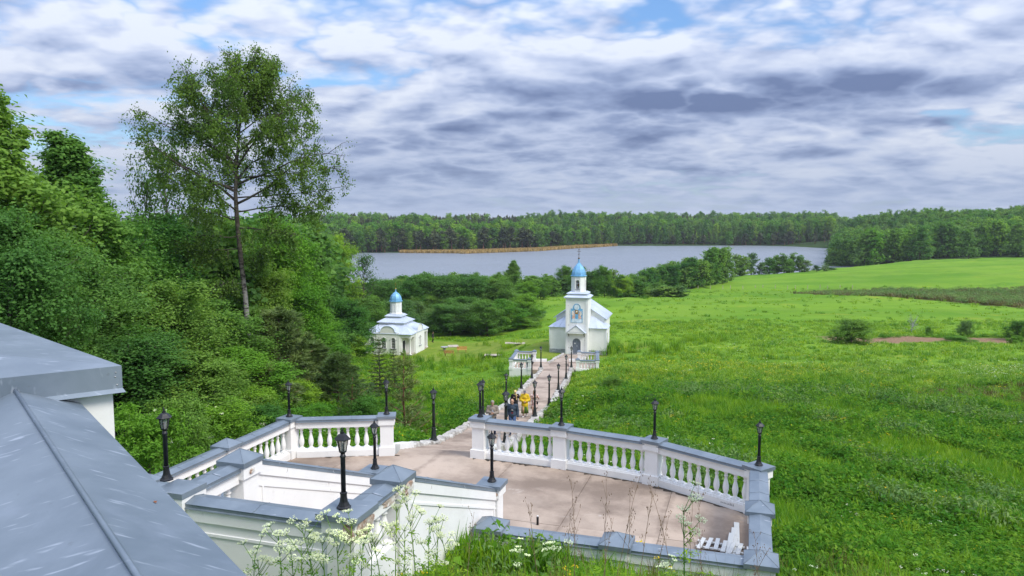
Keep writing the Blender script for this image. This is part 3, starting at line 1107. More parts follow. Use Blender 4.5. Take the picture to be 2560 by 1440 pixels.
MAT['joint_dark'] = simple('damp_grime', (0.07, 0.055, 0.04), 0.95, 0.4, 6)
build_floor_dirt()

FAR = {k: AB(*p) for k, p in dict(f=(0.34, 19.81), e=(-2.47, 21.35), d=(-5.33, 21.93), c=(-8.0, 22.1), b=(-10.96, 21.5), a=(-13.75, 20.3),
                                  g=(.34, 16.87), h=(.34, 14.28), i=(-2.34, 14.28), j=(-4.94, 14.28), l=(-13.75, 17.3), m=(-13.75, 14.28), k=(-8.62, 14.28)).items()}


def seg_rz(A, B):
    return math.atan2(B[1] - A[1], B[0] - A[0])


def build_parapets():
    r = empty('balustrade', UP(FAR['e'], ZF))
    tag(r, 'white balustrade with blue-grey coping curving along the right of the terrace', 'balustrade')
    for k, rz in (('c', seg_rz(FAR['c'], FAR['d'])), ('d', seg_rz(FAR['c'], FAR['e'])), ('e', seg_rz(FAR['d'], FAR['f'])), ('f', seg_rz(FAR['e'], FAR['f']) - .15)):
        post(r, FAR[k], ZT, ZF - 1.0, rz=rz, base=ZF)
    bal_section(r, FAR['c'], FAR['d'], ZF, ZT, 8)
    bal_section(r, FAR['d'], FAR['e'], ZF, ZT, 9)
    bal_section(r, FAR['e'], FAR['f'], ZF, ZT, 10)
    for k in 'ghij':
        post(r, FAR[k], ZT, ZF - 1.0, hip=True, base=ZF, cap=.62)
    bal_section(r, FAR['f'], FAR['g'], ZF, ZT, 9)
    bal_section(r, FAR['g'], FAR['h'], ZF, ZT, 8)
    for p, q in (('h', 'i'), ('i', 'j')):
        d, n = frame_of(FAR[p], FAR[q])
        A, B = FAR[p] + d * .21, FAR[q] - d * .21
        solid_wall(r, A, B, ZF - .6, ZT - .16, ZT - .16, side=(1, -1), zpan=ZF + .2)
        coping(r, A, B, .42, ZT - .16, ZT - .16, .045, .075)
    d, n = frame_of(FAR['j'], AB(STAIR_A1, 14.28))
    # low retaining wall under the far side
    for p, q in (('c', 'd'), ('d', 'e'), ('e', 'f'), ('f', 'g'), ('g', 'h')):
        bw(bar(FAR[p], FAR[q], .30, -12.0, ZF - .03), 'retaining_wall', MAT['plaster'], r)
    # scrawl in marker pen low on the plinth near the corner post
    d, n = frame_of(FAR['e'], FAR['f'])
    base = FAR['f'] - d * .95 - n * .172
    rnd = random.Random(4)
    sc = MB()
    x = 0
    for i in range(9):
        h = rnd.uniform(.03, .07)
        pts = [base + d * (x + k * .012) + Vector((0, 0, ZF + .10 + (h if k % 2 else 0))) for k in range(3)]
        sc.tube(pts, .004, 4)
        x += .045
    bw(sc, 'pen_scrawl', MAT['black_cloth'], r)

    r = empty('balustrade', UP(FAR['a'], ZF))
    tag(r, 'white balustrade with blue-grey coping on the left of the terrace beside the wood', 'balustrade')
    post(r, FAR['b'], ZT, ZF - 1, rz=seg_rz(FAR['a'], FAR['b']), base=ZF)
    post(r, FAR['a'], ZT, ZF - 1, rz=seg_rz(FAR['a'], FAR['b']) - .5, base=ZF)
    bal_section(r, FAR['a'], FAR['b'], ZF, ZT, 9)
    for k in 'lm':
        post(r, FAR[k], ZT, ZF - 1, hip=True, base=ZF, cap=.62)
    bal_section(r, FAR['l'], FAR['a'], ZF, ZT, 9)
    bal_section(r, FAR['m'], FAR['l'], ZF, ZT, 9)
    A, B = FAR['m'] + AB(.21, 0), FAR['k']
    solid_wall(r, A, B, ZF - .6, ZT - .16, ZT - .16, zpan=ZF + .2)
    coping(r, A, B, .42, ZT - .16, ZT - .16, .045, .075)
    for p, q in (('a', 'b'), ('l', 'a'), ('m', 'l')):
        bw(bar(FAR[p], FAR[q], .30, -12.0, ZF - .03), 'retaining_wall', MAT['plaster'], r)


build_parapets()

Z_HIP, Z_LOW = -4.2, -6.0


def build_upper_stair():
    o = MB().prism([tuple(AB(a, b).xy) for a, b in ((STAIR_A0, 9.5), (STAIR_A1, 9.5), (STAIR_A1, 14.2), (STAIR_A0, 14.2))], -12, -7.9).build('stair_bed', MAT['joint'])
    tag(o, 'concrete stair between white walls leading down onto the terrace', kind='structure')
    b0 = 10.95
    n = 15
    tr = (15.75 - b0) / n
    pl = MB().prism([tuple(AB(a, b).xy) for a, b in ((STAIR_A0 + .14, 9.5), (STAIR_A1 - .14, 9.5), (STAIR_A1 - .14, b0), (STAIR_A0 + .14, b0))], -7.9, -5.42)
    pl.build('landing_slab', MAT['concrete'], o)
    for i in range(n - 1):
        z = -5.42 - (i + 1) * (ZF * -1 - 5.42) / n
        s = MB().prism([tuple(AB(a, b).xy) for a, b in ((STAIR_A0 + .14, b0 + i * tr + .002), (STAIR_A1 - .14, b0 + i * tr + .002), (STAIR_A1 - .14, b0 + (i + 1) * tr), (STAIR_A0 + .14, b0 + (i + 1) * tr))], -7.9, z)
        s.build('step', MAT['concrete'], o)
    for side in (0, 1):
        a = (STAIR_A0, STAIR_A1)[side]
        hip, low, top = AB(a, 10.93), AB(a, 15.87), AB(a, 9.45)
        r = empty('stair_parapet', UP(hip, -7.6))
        tag(r, ('white panelled stair wall farther from the camera, facing the terrace left side', 'white panelled stair wall nearest the camera, with chipped plaster under its caps')[side], 'parapet')
        post(r, hip, Z_HIP, -7.7, w=.42, cap=.56, hip=True, base=False)
        post(r, low, Z_LOW, ZF, w=.40, cap=.58, hip=False, base=ZF)
        post(r, top, Z_HIP, -7.7, w=.44, cap=(.56, .66)[side], hip=False, base=False)
        A, B = hip + AB(0, .23), low - AB(0, .22)
        za, zb = Z_HIP - .17, Z_LOW - .16
        solid_wall(r, A, B, ZF - .5, za, zb, zpan=ZF + .32)
        coping(r, A, B, .38, za, zb, .04, .075)
        A, B = top + AB(0, .25), hip - AB(0, .24)
        # short balustrade at the landing
        zfl = -5.42
        bw(bar(A, B, .34, ZF - .5, zfl + .20), 'plinth', MAT['plaster'], r)
        bw(bar(A, B, .30, Z_HIP - .38, Z_HIP - .17), 'rail', MAT['plaster'], r)
        coping(r, A, B, .40, Z_HIP - .17, Z_HIP - .17, .04, .075)
        for i in range(4):
            p = A.lerp(B, (i + .5) / 4)
            q = bpy.data.objects.new('baluster', BAL_MESH)
            COL.objects.link(q); q.parent = r
            q.location = Vector((p.x, p.y, zfl + .20)) - Vector(r.location)
            q.scale = (1.15, 1.15, (Z_HIP - .38 - zfl - .20) / .72)
            q.rotation_euler = (0, 0, math.atan2(E2[1], E2[0]))
        e1, e2 = Vector((*E1, 0)), Vector((*E2, 0))
        if side:
            rz = Vector(r.location)
            broken_plaster(r, UP(hip + e1 * .272, Z_HIP - .20), e2, e1, .46, .24, 3)
            broken_plaster(r, UP(hip + e1 * .10 - e2 * .272, Z_HIP - .22), e1, -e2, .30, .18, 4)
            broken_plaster(r, UP(low - e2 * .252 + e1 * .06, Z_LOW - .22), e1, -e2, .34, .17, 5)
            broken_plaster(r, UP(top + e1 * .282, Z_HIP - .24), e2, e1, .50, .32, 6)
            broken_plaster(r, UP(top + e1 * .16 - e2 * .282, Z_HIP - .26), e1, -e2, .24, .30, 7)
            m = A.lerp(B, .5) + e1 * .152
            broken_plaster(r, UP(m + e2 * .32, Z_HIP - .27), e2, e1, .55, .16, 8)
            broken_plaster(r, UP(m - e2 * .40, Z_HIP - .30), e2, e1, .40, .14, 9)
        else:
            broken_plaster(r, UP(hip + e1 * .272 - e2 * .05, Z_HIP - .2), e2, e1, .14, .10, 11)
            broken_plaster(r, UP(low + e1 * .252, Z_LOW - .22), e2, e1, .34, .15, 12)
    # front wall of the landing, facing the bank
    r = empty('landing_wall', UP(AB(-7.5, 9.45), -7.6))
    tag(r, 'low white landing wall with string mouldings and grey coping beside the foreground roof', 'wall')
    A, B = AB(STAIR_A1 - .25, 9.45), AB(-13.0, 9.45)
    solid_wall(r, A, B, -7.6, Z_HIP - .26, Z_HIP - .26, panel=False)
    coping(r, A, B, .42, Z_HIP - .26, Z_HIP - .26, .05, .08)


build_upper_stair()


def build_foreground_parapet():
    r0, r1 = PZ(340, 1440, -1.30), PZ(20, 950, -1.30)
    e0, e1 = PZ(620, 1440, -1.46), PZ(188, 995, -1.46)
    R0, R1 = Vector(r0), Vector(r1)
    d = (R1 - R0).normalized()
    n = Vector((d.y, -d.x, 0))
    hw = ((Vector(e0) - R0).dot(n) + (Vector(e1) - R1).dot(n)) / 2
    root = empty('stair_roof_parapet', UP(R0, -3.0))
    tag(root, 'wide blue-grey sheet-metal wall coping with ridge seam filling the lower left corner', 'parapet')
    S, T = R0 - d * 3.2, R1 + d * .02
    zr, ze = -1.30, -1.46

    def pt(p, s, z):
        q = p + n * s
        return (q.x, q.y, z)
    m = MB()
    N = 14
    for i in range(N):
        a, b = S.lerp(T, i / N), S.lerp(T, (i + 1) / N)
        m.add([pt(a, 0, zr), pt(b, 0, zr), pt(b, hw, ze), pt(a, hw, ze), pt(a, -hw, ze), pt(b, -hw, ze)], [(0, 3, 2, 1), (0, 1, 5, 4)])
    bw(m, 'coping', MAT['zinc_big'], root, recalc=False)
    m = MB()
    for sg in (1, -1):
        m.add([pt(S, sg * hw, ze), pt(T, sg * hw, ze), pt(T, sg * (hw - .012), ze - .09), pt(S, sg * (hw - .012), ze - .09)], [(0, 1, 2, 3)])
    bw(m, 'drip_edge', MAT['zinc_big'], root)
    # standing seam on the ridge
    m = MB()
    m.tube([pt(S, 0, zr + .008), pt(T, 0, zr + .008)], .014, 6)
    bw(m, 'ridge_seam', MAT['zinc_big'], root)
    m = MB().hexa([pt(S, -hw + .10, -4.5), pt(S, hw - .10, -4.5), pt(T, hw - .10, -4.5), pt(T, -hw + .10, -4.5)][::1], [pt(S, -hw + .10, ze - .02), pt(S, hw - .10, ze - .02), pt(T, hw - .10, ze - .02), pt(T, -hw + .10, ze - .02)])
    bw(m, 'wall', MAT['plaster'], root)
    # rusty leaf-shaped stain of the photograph: a dead leaf stuck on the sheet
    lp = Vector(PZ(388, 1257, -1.40))
    sN = Vector((n.x * .16, n.y * .16, hw)).normalized()
    # find the point on the slope under that sight line
    dd = Vector(ray(388, 1257))
    P0 = Vector(pt(R0, 0, zr))
    nrm = (Vector(pt(R1, 0, zr)) - P0).cross(Vector(pt(R0, hw, ze)) - P0).normalized()
    tt = P0.dot(nrm) / dd.dot(nrm)
    q = dd * tt + Vector((0, 0, .004))
    lf = MB().add([tuple(q - d * .018), tuple(q + n * .010 + Vector((0, 0, .004))), tuple(q + d * .022), tuple(q - n * .008 + Vector((0, 0, .003)))], [(0, 1, 2, 3)])
    lo = lf.build('fallen_leaf', MAT['rust'])
    lo.location = (0, 0, 0)
    tag(lo, 'small rust-brown dead leaf lying on the foreground metal coping', 'leaf')

    # higher wall end with its own hipped sheet cap
    zc, zb = -1.19, -1.40
    C0, C1, F1 = Vector(PZ(304, 914, zc)), Vector(PZ(0, 807, zc)), Vector(PZ(46, 941, zc))
    du, dv = (C1 - C0).normalized(), (F1 - C0).normalized()
    root = empty('wall_cap_block', UP(C0 + du * 2 + dv * .7, -3))
    tag(root, 'white wall end with hipped grey sheet cap rising above the foreground coping', 'wall')
    Ln, Wd = 6.0, 1.75
    q = [C0, C0 + du * Ln, C0 + du * Ln + dv * Wd, C0 + dv * Wd]
    rg0, rg1 = UP(C0 + dv * Wd * .5 + du * .9, zc + .10), UP(C0 + dv * Wd * .5 + du * (Ln - .9), zc + .10)
    m = MB()
    m.add([UP(p, zc) for p in q] + [rg0, rg1], [(0, 1, 5, 4), (1, 2, 5), (2, 3, 4, 5), (3, 0, 4)])
    bw(m, 'cap', MAT['zinc_big'], root)
    m = MB()
    qi = [UP(p, zc) for p in q]
    ql = [UP(p, zb + .03) for p in q]
    m.add(qi + ql, [(i, (i + 1) % 4, 4 + (i + 1) % 4, 4 + i) for i in range(4)])
    bw(m, 'fascia', MAT['zinc_big'], root)
    m = MB()
    cx = (q[0] + q[2]) / 2
    out = [UP(p + (p - cx).normalized() * .04, zb) for p in q]
    inn = [UP(p - (p - cx).normalized() * .10, zb - .004) for p in q]
    m.add(ql + out + inn, [(i, (i + 1) % 4, 4 + (i + 1) % 4, 4 + i) for i in range(4)] + [(4 + i, 4 + (i + 1) % 4, 8 + (i + 1) % 4, 8 + i) for i in range(4)])
    bw(m, 'drip_edge', MAT['zinc_big'], root)
    for k, (t, h) in enumerate(((.045, .05), (.05, .085), (.04, .15))):
        p = C0 + dv * t
        rv = MB().lathe([(.007, 0), (.006, .004), (.0, .006)], 8, M=Matrix.Translation((p.x, p.y, zc - h)) @ Vector((du.x, du.y, 0)).to_track_quat('-Z', 'Y').to_matrix().to_4x4())
        bw(rv, 'rivet', MAT['plinth'], root)
    ins = .055
    wq = [C0 + du * ins + dv * ins, C0 + du * (Ln - ins) + dv * ins, C0 + du * (Ln - ins) + dv * (Wd - ins), C0 + du * ins + dv * (Wd - ins)]
    m = MB().hexa([UP(p, -5.2) for p in wq[::-1]], [UP(p, zb + .02) for p in wq[::-1]])
    bw(m, 'wall', MAT['plaster'], root)


t = NT('rust_leaf'); MAT['rust'] = t.principled((0.22, 0.08, 0.03), .8)
t = NT('weathered_zinc_sheet')
_n1 = t.noise(.9, 6.0, .62)
_c = t.mix(t.ramp(_n1, .3, .7), (0.145, 0.185, 0.225), (0.230, 0.275, 0.320))
_c = t.mix(t.ramp(t.noise(2.0, 6.0, .6, dist=.6), .5, .8, 0, .40), _c, (0.30, 0.345, 0.42))
_c = t.mix(t.ramp(t.noise(6.5, 2.5, .45, stretch=(.8, 3.6, 1.0)), .62, .76, 0, .60), _c, (0.46, 0.51, 0.58))
_c = t.mix(t.ramp(t.noise(14.0, 3.0, .6), .68, .72, 0, .35), _c, (0.14, 0.16, 0.18))
MAT['zinc_big'] = t.principled(_c, t.ramp(_n1, .2, .8, .36, .52), .30, .5, t.bump(t.noise(1.6, 3.0, .5), .25, .02))
build_foreground_parapet()


# ------------------------------------------------------------------ lamps
def hexring(r, z, n=6, rot=0.0):
    return [(r * math.cos(rot + 2 * math.pi * k / n), r * math.sin(rot + 2 * math.pi * k / n), z) for k in range(n)]


def lantern(root, z0, s, metal):
    """six-sided tapering lantern, s is its scale (1 = 0.30 m tall body)"""
    r0, r1, h = .050 * s, .082 * s, .19 * s
    fr = MB()
    fr.lathe([(.022 * s, z0 - .05 * s), (.034 * s, z0 - .02 * s), (r0 * 1.12, z0 - .006), (r0 * 1.12, z0 + .012 * s)], 6, smooth=False)
    for a, b in zip(hexring(r0, z0), hexring(r1, z0 + h)):
        fr.tube([a, b], .0065 * s, 4)
    top = hexring(r1, z0 + h)
    for k in range(6):
        fr.tube([top[k], top[(k + 1) % 6]], .008 * s, 4)
    f = fr.build('lantern_frame', metal, root)
    g = MB()
    g.lathe([(r0 * .93, z0 + .012 * s), (r1 * .93, z0 + h)], 6, smooth=False, cap=False)
    g.build('lantern_glass', MAT['lamp_glass'], root)
    MB().lathe([(.0, z0 + .01 * s), (.020 * s, z0 + .02 * s), (.024 * s, z0 + .07 * s), (.016 * s, z0 + .10 * s), (0, z0 + .115 * s)], 8).build('bulb', MAT['bulb'], root)
    rf = MB()
    zt = z0 + h
    rf.lathe([(r1 * 1.42, zt - .012 * s), (r1 * 1.46, zt), (r1 * 1.02, zt + .035 * s), (r1 * .72, zt + .060 * s), (r1 * .40, zt + .075 * s), (r1 * .36, zt + .095 * s)], 6, smooth=False)
    rf.lathe([(r1 * .30, zt + .095 * s), (.012 * s, zt + .105 * s), (.018 * s, zt + .125 * s), (.010 * s, zt + .14 * s), (.004 * s, zt + .165 * s), (0, zt + .17 * s)], 8)
    rf.build('lantern_roof', metal, root)
    return zt + .17 * s


def make_short_lamp():
    root = empty('garden_lamp')
    b = MB()
    b.lathe([(.105, 0), (.105, .018), (.085, .035), (.060, .09), (.050, .15), (.047, .20), (.053, .205), (.053, .225), (.036, .235)], 8, smooth=False, rot=math.pi / 8)
    b.build('base', MAT['lamp_metal'], root)
    p = MB()
    p.lathe([(.036, .23), (.036, .74), (.044, .745), (.044, .765), (.034, .775), (.034, .80)], 12)
    p.build('pole', MAT['lamp_metal'], root)
    lantern(root, .83, 1.0, MAT['lamp_metal'])
    return root


def make_tall_lamp():
    root = empty('path_lamp')
    b = MB()
    b.lathe([(.17, 0), (.17, .03), (.14, .05), (.125, .10), (.105, .26), (.088, .40), (.082, .48), (.095, .49), (.095, .52), (.07, .54)], 8, smooth=False, rot=math.pi / 8)
    b.build('base', MAT['lamp_green'], root)
    p = MB()
    p.lathe([(.062, .53), (.060, 1.20), (.056, 1.50), (.075, 1.51), (.075, 1.55), (.050, 1.57), (.045, 1.66)], 12)
    p.build('pole', MAT['lamp_green'], root)
    lantern(root, 1.735, 1.45, MAT['lamp_metal'])
    return root


def place(proto, used, loc, rz, label, cat, group, name=None):
    o = proto if not used else copy_tree(proto)
    o.location = loc
    o.rotation_euler = (0, 0, rz)
    tag(o, label, cat, group)
    used.append(1)
    return o


SHORT, _us = make_short_lamp(), []
zc_ = ZT + .005
for (p, z, lab) in [
        (AB(-8.80, 9.60), Z_HIP + .005, 'black garden lamp on the corner post beside the foreground metal coping, left'),
        (AB(STAIR_A1 - .04, 9.42), Z_HIP + .005, 'largest black garden lamp, on the near stair post with broken plaster'),
        (AB(STAIR_A0, 15.87), Z_LOW + .005, 'black garden lamp at the foot of the farther stair wall'),
        (AB(STAIR_A1, 15.87), Z_LOW + .005, 'black garden lamp at the foot of the nearer stair wall, on the terrace'),
        (FAR['a'], zc_, 'black garden lamp on the left bend of the terrace balustrade before the trees'),
        (FAR['b'], zc_, 'black garden lamp on the post left of the terrace stairway gap'),
        (FAR['c'], zc_, 'black garden lamp on the post right of the terrace stairway gap'),
        (FAR['d'], zc_, 'black garden lamp on the balustrade post right of the men in jackets'),
        (FAR['e'], zc_, 'black garden lamp on the balustrade, second post from the right corner'),
        (FAR['f'], zc_, 'rightmost black garden lamp, on the right corner post of the terrace')]:
    place(SHORT, _us, UP(p, z), random.Random(lab).uniform(-.4, .4), lab, 'lamp', 'short lamps on the parapet posts')
# ------------------------------------------------------------------ path, kerbs and viewing bays
def hit(u, v, y0=20.0, y1=700.0, lift=0.0):
    """where a sight line of the photograph meets the ground"""
    ys = np.concatenate([np.arange(y0, 150, .5), np.arange(150, y1, 2.0)])
    d = ray(u, v)
    P = d[None] * (ys / d[1])[:, None]
    g = ground(P[:, 0], P[:, 1]) + lift
    k = np.where(P[:, 2] <= g)[0]
    i = k[0] if len(k) else len(ys) - 1
    return Vector((P[i, 0], P[i, 1], g[i]))


def path_dir(y):
    a, b = path_at(y - .5), path_at(y + .5)
    d = Vector((b[0] - a[0], b[1] - a[1], 0)).normalized()
    return d, Vector((d.y, -d.x, 0))


def stone_mesh(rnd, sx, sy, sz):
    bm = bmesh.new()
    bmesh.ops.create_cube(bm, size=1)
    bmesh.ops.bevel(bm, geom=bm.edges[:], offset=.14, segments=1, affect='EDGES')
    for v in bm.verts:
        v.co.x = v.co.x * sx + rnd.uniform(-.035, .035)
        v.co.y = v.co.y * sy + rnd.uniform(-.035, .035)
        v.co.z = v.co.z * sz + rnd.uniform(-.035, .035)
    me = bpy.data.meshes.new('stone')
    bm.to_mesh(me); bm.free()
    me.materials.append(MAT['rubble'])
    return me


def build_path():
    # gentle ramp part: one worn concrete ribbon
    m = MB()
    ys = np.arange(61.5, 94.9, 1.0)
    L, Rr = [], []
    for y in ys:
        p = path_at(y); d, n = path_dir(y); c = Vector(p)
        L.append(c - n * 1.36); Rr.append(c + n * 1.36)
    for i in range(len(ys) - 1):
        dn = Vector((0, 0, -.5))
        m.hexa([L[i] + dn, Rr[i] + dn, Rr[i + 1] + dn, L[i + 1] + dn], [L[i], Rr[i], Rr[i + 1], L[i + 1]])
    # paved widenings between the two bays
    o = m.build('path', MAT['concrete'])
    tag(o, 'pinkish concrete stepped path running down from the terrace to the church', kind='structure')
    z, y = ZF, 23.35
    first = True
    while y < 61.4:
        zn = z - (.02 if first else .15)
        # run until the path line lies this deep
        y2 = y + .05
        while path_at(y2)[2] > zn - .15 and y2 < 61.6:
            y2 += .02
        c = path_at((y + y2) / 2); d, n = path_dir(max(24.2, (y + y2) / 2))
        w = 1.36 if y > 26 else 1.25
        s = MB()
        a, b = Vector((*path_at(y)[:2], 0)), Vector((*path_at(y2)[:2], 0))
        s.hexa([UP(a - n * w, zn - .7), UP(a + n * w, zn - .7), UP(b + n * w, zn - .7), UP(b - n * w, zn - .7)], [UP(a - n * w, zn), UP(a + n * w, zn), UP(b + n * w, zn), UP(b - n * w, zn)])
        s.build('step', MAT['concrete'], o)
        z, y = zn, y2
        first = False
    return o


build_path()


def build_kerbs():
    rnd = random.Random(21)
    protos = [stone_mesh(rnd, .42, .55, .50) for _ in range(10)]
    small = [stone_mesh(rnd, .36, .46, .34) for _ in range(8)]
    lamp_y = {-1: [30.6, 44.0, 52.0, 61.0, 66.9, 76.0], 1: [30.3, 44.5, 51.8, 61.0, 67.4, 76.8]}
    for sg in (-1, 1):
        root = empty('kerb_wall', Vector(path_at(45)) + Vector((sg * 1.5, 0, 0)))
        tag(root, ('whitewashed rubble kerb along the left edge of the path', 'whitewashed rubble kerb along the right edge of the path')[sg > 0], 'kerb')
        y = 25.6
        while y < 94:
            p = Vector(path_at(y)); d, n = path_dir(y)
            if 76.9 < y < 82.3:
                y += .5; continue
            near = y < 70
            c = p + n * (sg * (1.54 if near else 1.5)) + Vector((rnd.uniform(-.03, .03), 0, (.02 if near else -.02) + rnd.uniform(-.04, .04)))
            o = bpy.data.objects.new('stone', rnd.choice(protos if near else small))
            COL.objects.link(o); o.parent = root
            o.location = c - Vector(root.location)
            sl = (path_at(y + .5)[2] - path_at(y - .5)[2])
            o.rotation_euler = (math.atan(sl), rnd.uniform(-.06, .06), math.atan2(-d.x, d.y) + rnd.uniform(-.08, .08))
            o.scale = (rnd.uniform(.92, 1.12), rnd.uniform(.95, 1.1), rnd.uniform(.9, 1.15))
            y += (.56 if near else .50)
        if True:
            # smooth rendered ramp block at the head of the steps
            b = MB()
            a0, a1 = path_at(24.3), path_at(26.2)
            d, n = path_dir(26)
            A, B = Vector((a0[0], a0[1], 0)) + n * (sg * 1.5), Vector((a1[0], a1[1], 0)) + n * (sg * 1.5)
            bw(bar(A, B, .44, -9.4, ZF + .12, -9.4, a1[2] + .34), 'ramp_block', MAT['plaster'], root)
        for ly in lamp_y[sg]:
            p = Vector(path_at(ly)); d, n = path_dir(ly)
            c = p + n * (sg * 1.52)
            q = MB().box((c.x, c.y, p.z - .06), (.50, .55, .72), math.atan2(-d.x, d.y), bevel=.03)
            bw(q, 'pedestal', MAT['rubble'], root)
    tall, used = make_tall_lamp(), []
    names = {(-1, 0): 'black path lamp left of the first steps, before the green bank', (1, 0): 'black path lamp between the two men, right of the first steps',
             (-1, 1): 'black path lamp half hidden behind the left gap-post lamp', (1, 1): 'black path lamp in front of the woman in the pink dress',
             (-1, 2): 'black path lamp on the left kerb, rising above the lamp between the men', (1, 2): 'black path lamp on the right kerb beside the open path, third pair',
             (-1, 3): 'black path lamp on the left kerb above the woman in black', (1, 3): 'black path lamp on the right kerb, fourth pair from the terrace',
             (-1, 4): 'black path lamp on the left kerb in front of the left viewing bay', (1, 4): 'black path lamp on the right kerb below the church tower, fifth pair',
             (-1, 5): 'black path lamp farthest up the left kerb, beside the left viewing bay', (1, 5): 'black path lamp farthest up the right kerb, nearest the church door'}
    for sg in (-1, 1):
        for i, ly in enumerate(lamp_y[sg]):
            p = Vector(path_at(ly)); d, n = path_dir(ly)
            c = p + n * (sg * 1.52)
            place(tall, used, (c.x, c.y, p.z + .30), random.Random(i * 7 + sg).uniform(0, 1), names[(sg, i)], 'lamp', 'tall lamps along the path')


build_kerbs()


def build_bay(side):
    if side < 0:
        q = [Vector((-.10, 77.5, 0)), Vector((1.80, 77.2, 0)), Vector((2.45, 81.8, 0)), Vector((.50, 82.1, 0))]   # near-left, near-right, far-right, far-left
        lab = 'small white balustraded viewing bay on the left of the path before the church'
    else:
        q = [Vector((6.75, 77.0, 0)), Vector((8.75, 76.8, 0)), Vector((9.25, 81.3, 0)), Vector((7.30, 81.6, 0))]
        lab = 'small white balustraded viewing bay on the right of the path before the church'
    root = empty('viewing_bay', UP(q[0], -15.8))
    tag(root, lab, 'balustrade')
    zf, zt = -15.80, -14.62
    rz = math.atan2(q[1].y - q[0].y, q[1].x - q[0].x)
    bw(MB().prism([p.xy[:] for p in q], -17.4, zf), 'floor', MAT['concrete'], root)
    for p in q:
        post(root, p, zt, zf - 1.2, w=.32, cap=.46, hip=True, rz=rz, base=zf, capz=.07)
    sides = [(q[0], q[1], 5), (q[3], q[2], 5), ((q[3], q[0], 9) if side < 0 else (q[2], q[1], 9))]
    for A, B, nb in sides:
        d, n = frame_of(A, B)
        a, b = A + d * .17, B - d * .17
        bw(bar(a, b, .28, zf - 1.2, zf + .16), 'plinth', MAT['plaster'], root)
        bw(bar(a, b, .24, zt - .36, zt - .16), 'rail', MAT['plaster'], root)
        coping(root, a, b, .36, zt - .16, zt - .16, .04, .06)
        for i in range(nb):
            p = a.lerp(b, (i + .5) / nb)
            o = bpy.data.objects.new('baluster', BAL_MESH); COL.objects.link(o); o.parent = root
            o.location = UP(p, zf + .16) - Vector(root.location)
            o.scale = (1, 1, (zt - .36 - zf - .16) / .72); o.rotation_euler = (0, 0, math.atan2(d.y, d.x))
    # link slab from the path to the bay
    A = path_at(79.5)
    x0, x1 = (q[1].x, A[0] - 1.3) if side < 0 else (A[0] + 1.3, q[0].x)
    bw(MB().box(((x0 + x1) / 2, 79.4, zf - .2), (abs(x1 - x0) + .5, 4.4, .4)), 'link_slab', MAT['concrete'], root)
    bw(MB().box(((x0 + x1) / 2, 81.75, zf + .08), (abs(x1 - x0) + .2, .26, .40)), 'kerb', MAT['plaster'], root)


build_bay(-1)
build_bay(1)


# ------------------------------------------------------------------ church and chapel
def roof_frustum(half0, z0, half1, z1, cy, cx=0.0, lip=.05):
    m = MB()
    if not hasattr(half0, '__len__'):
        half0 = (half0, half0)
    if not hasattr(half1, '__len__'):
        half1 = (half1, half1)

    def ring(h, z):
        return [(cx - h[0], cy - h[1], z), (cx + h[0], cy - h[1], z), (cx + h[0], cy + h[1], z), (cx - h[0], cy + h[1], z)]
    v = ring(half0, z0 - lip) + ring(half0, z0) + ring(half1, z1)
    f = [(3, 2, 1, 0)]
    for k in range(4):
        j = (k + 1) % 4
        f += [(k, j, 4 + j, 4 + k), (4 + k, 4 + j, 8 + j, 8 + k)]
    f.append((8, 9, 10, 11))
    return m.add(v, f)


def seams_on(root, pairs, parent=None, r=.014):
    """raised sheet seams as one part"""
    m = MB()
    for a, b in pairs:
        m.tube([a, b], r, 4)
    return m.build('roof_seams', MAT['roof'], parent or root)


def frustum_seams(half0, z0, half1, z1, cy, step, cx=0.0):
    out = []
    if not hasattr(half0, '__len__'):
        half0 = (half0, half0)
    if not hasattr(half1, '__len__'):
        half1 = (half1, half1)
    for ax in (0, 1):
        n = int(2 * half0[ax] / step)
        for i in range(1, n):
            s = -half0[ax] + i * 2 * half0[ax] / n
            t = 1.0
            if abs(s) > half1[ax]:
                t = (half0[ax] - abs(s)) / max(1e-6, half0[ax] - half1[ax])
            o0, o1 = half0[1 - ax], half0[1 - ax] + (half1[1 - ax] - half0[1 - ax]) * t
            z = z0 + (z1 - z0) * t
            for sg in (-1, 1):
                a = (cx + s, cy + sg * o0, z0) if ax == 0 else (cx + sg * o0, cy + s, z0)
                b = (cx + s, cy + sg * o1, z) if ax == 0 else (cx + sg * o1, cy + s, z)
                out.append((a, b))
    return out


def cross_mesh(h, w, z0, y=0.0, x=0.0, t=.035, slant=True):
    m = MB()
    m.box((x, y, z0 + h / 2), (t, t, h))
    m.box((x, y, z0 + h * .68), (w, t * .9, t))
    m.box((x, y, z0 + h * .86), (w * .5, t * .9, t))
    if slant:
        m.box((0, 0, 0), (w * .55, t * .9, t), M=Matrix.Translation((x, y, z0 + h * .36)) @ Matrix.Rotation(R(-22), 4, 'Y'))
    return m


def octa_drum(root, r, z0, z1, cy, openings, wall_mat, cx=0.0, name='drum'):
    """eight flat walls; openings: dict side -> outline; returns wall part"""
    m = MB()
    ap = r * math.cos(math.pi / 8)
    side = 2 * r * math.sin(math.pi / 8)
    for k in range(8):
        T = Matrix.Translation((cx, cy, 0)) @ Matrix.Rotation(k * math.pi / 4, 4, 'Z') @ Matrix.Translation((0, -ap, 0))
        outer = [(-side / 2, z0), (side / 2, z0), (side / 2, z1), (-side / 2, z1)]
        m.holed(outer, [openings[k]] if k in openings else [], 0, .14, M=T)
    return m.build(name, wall_mat, root), ap, side


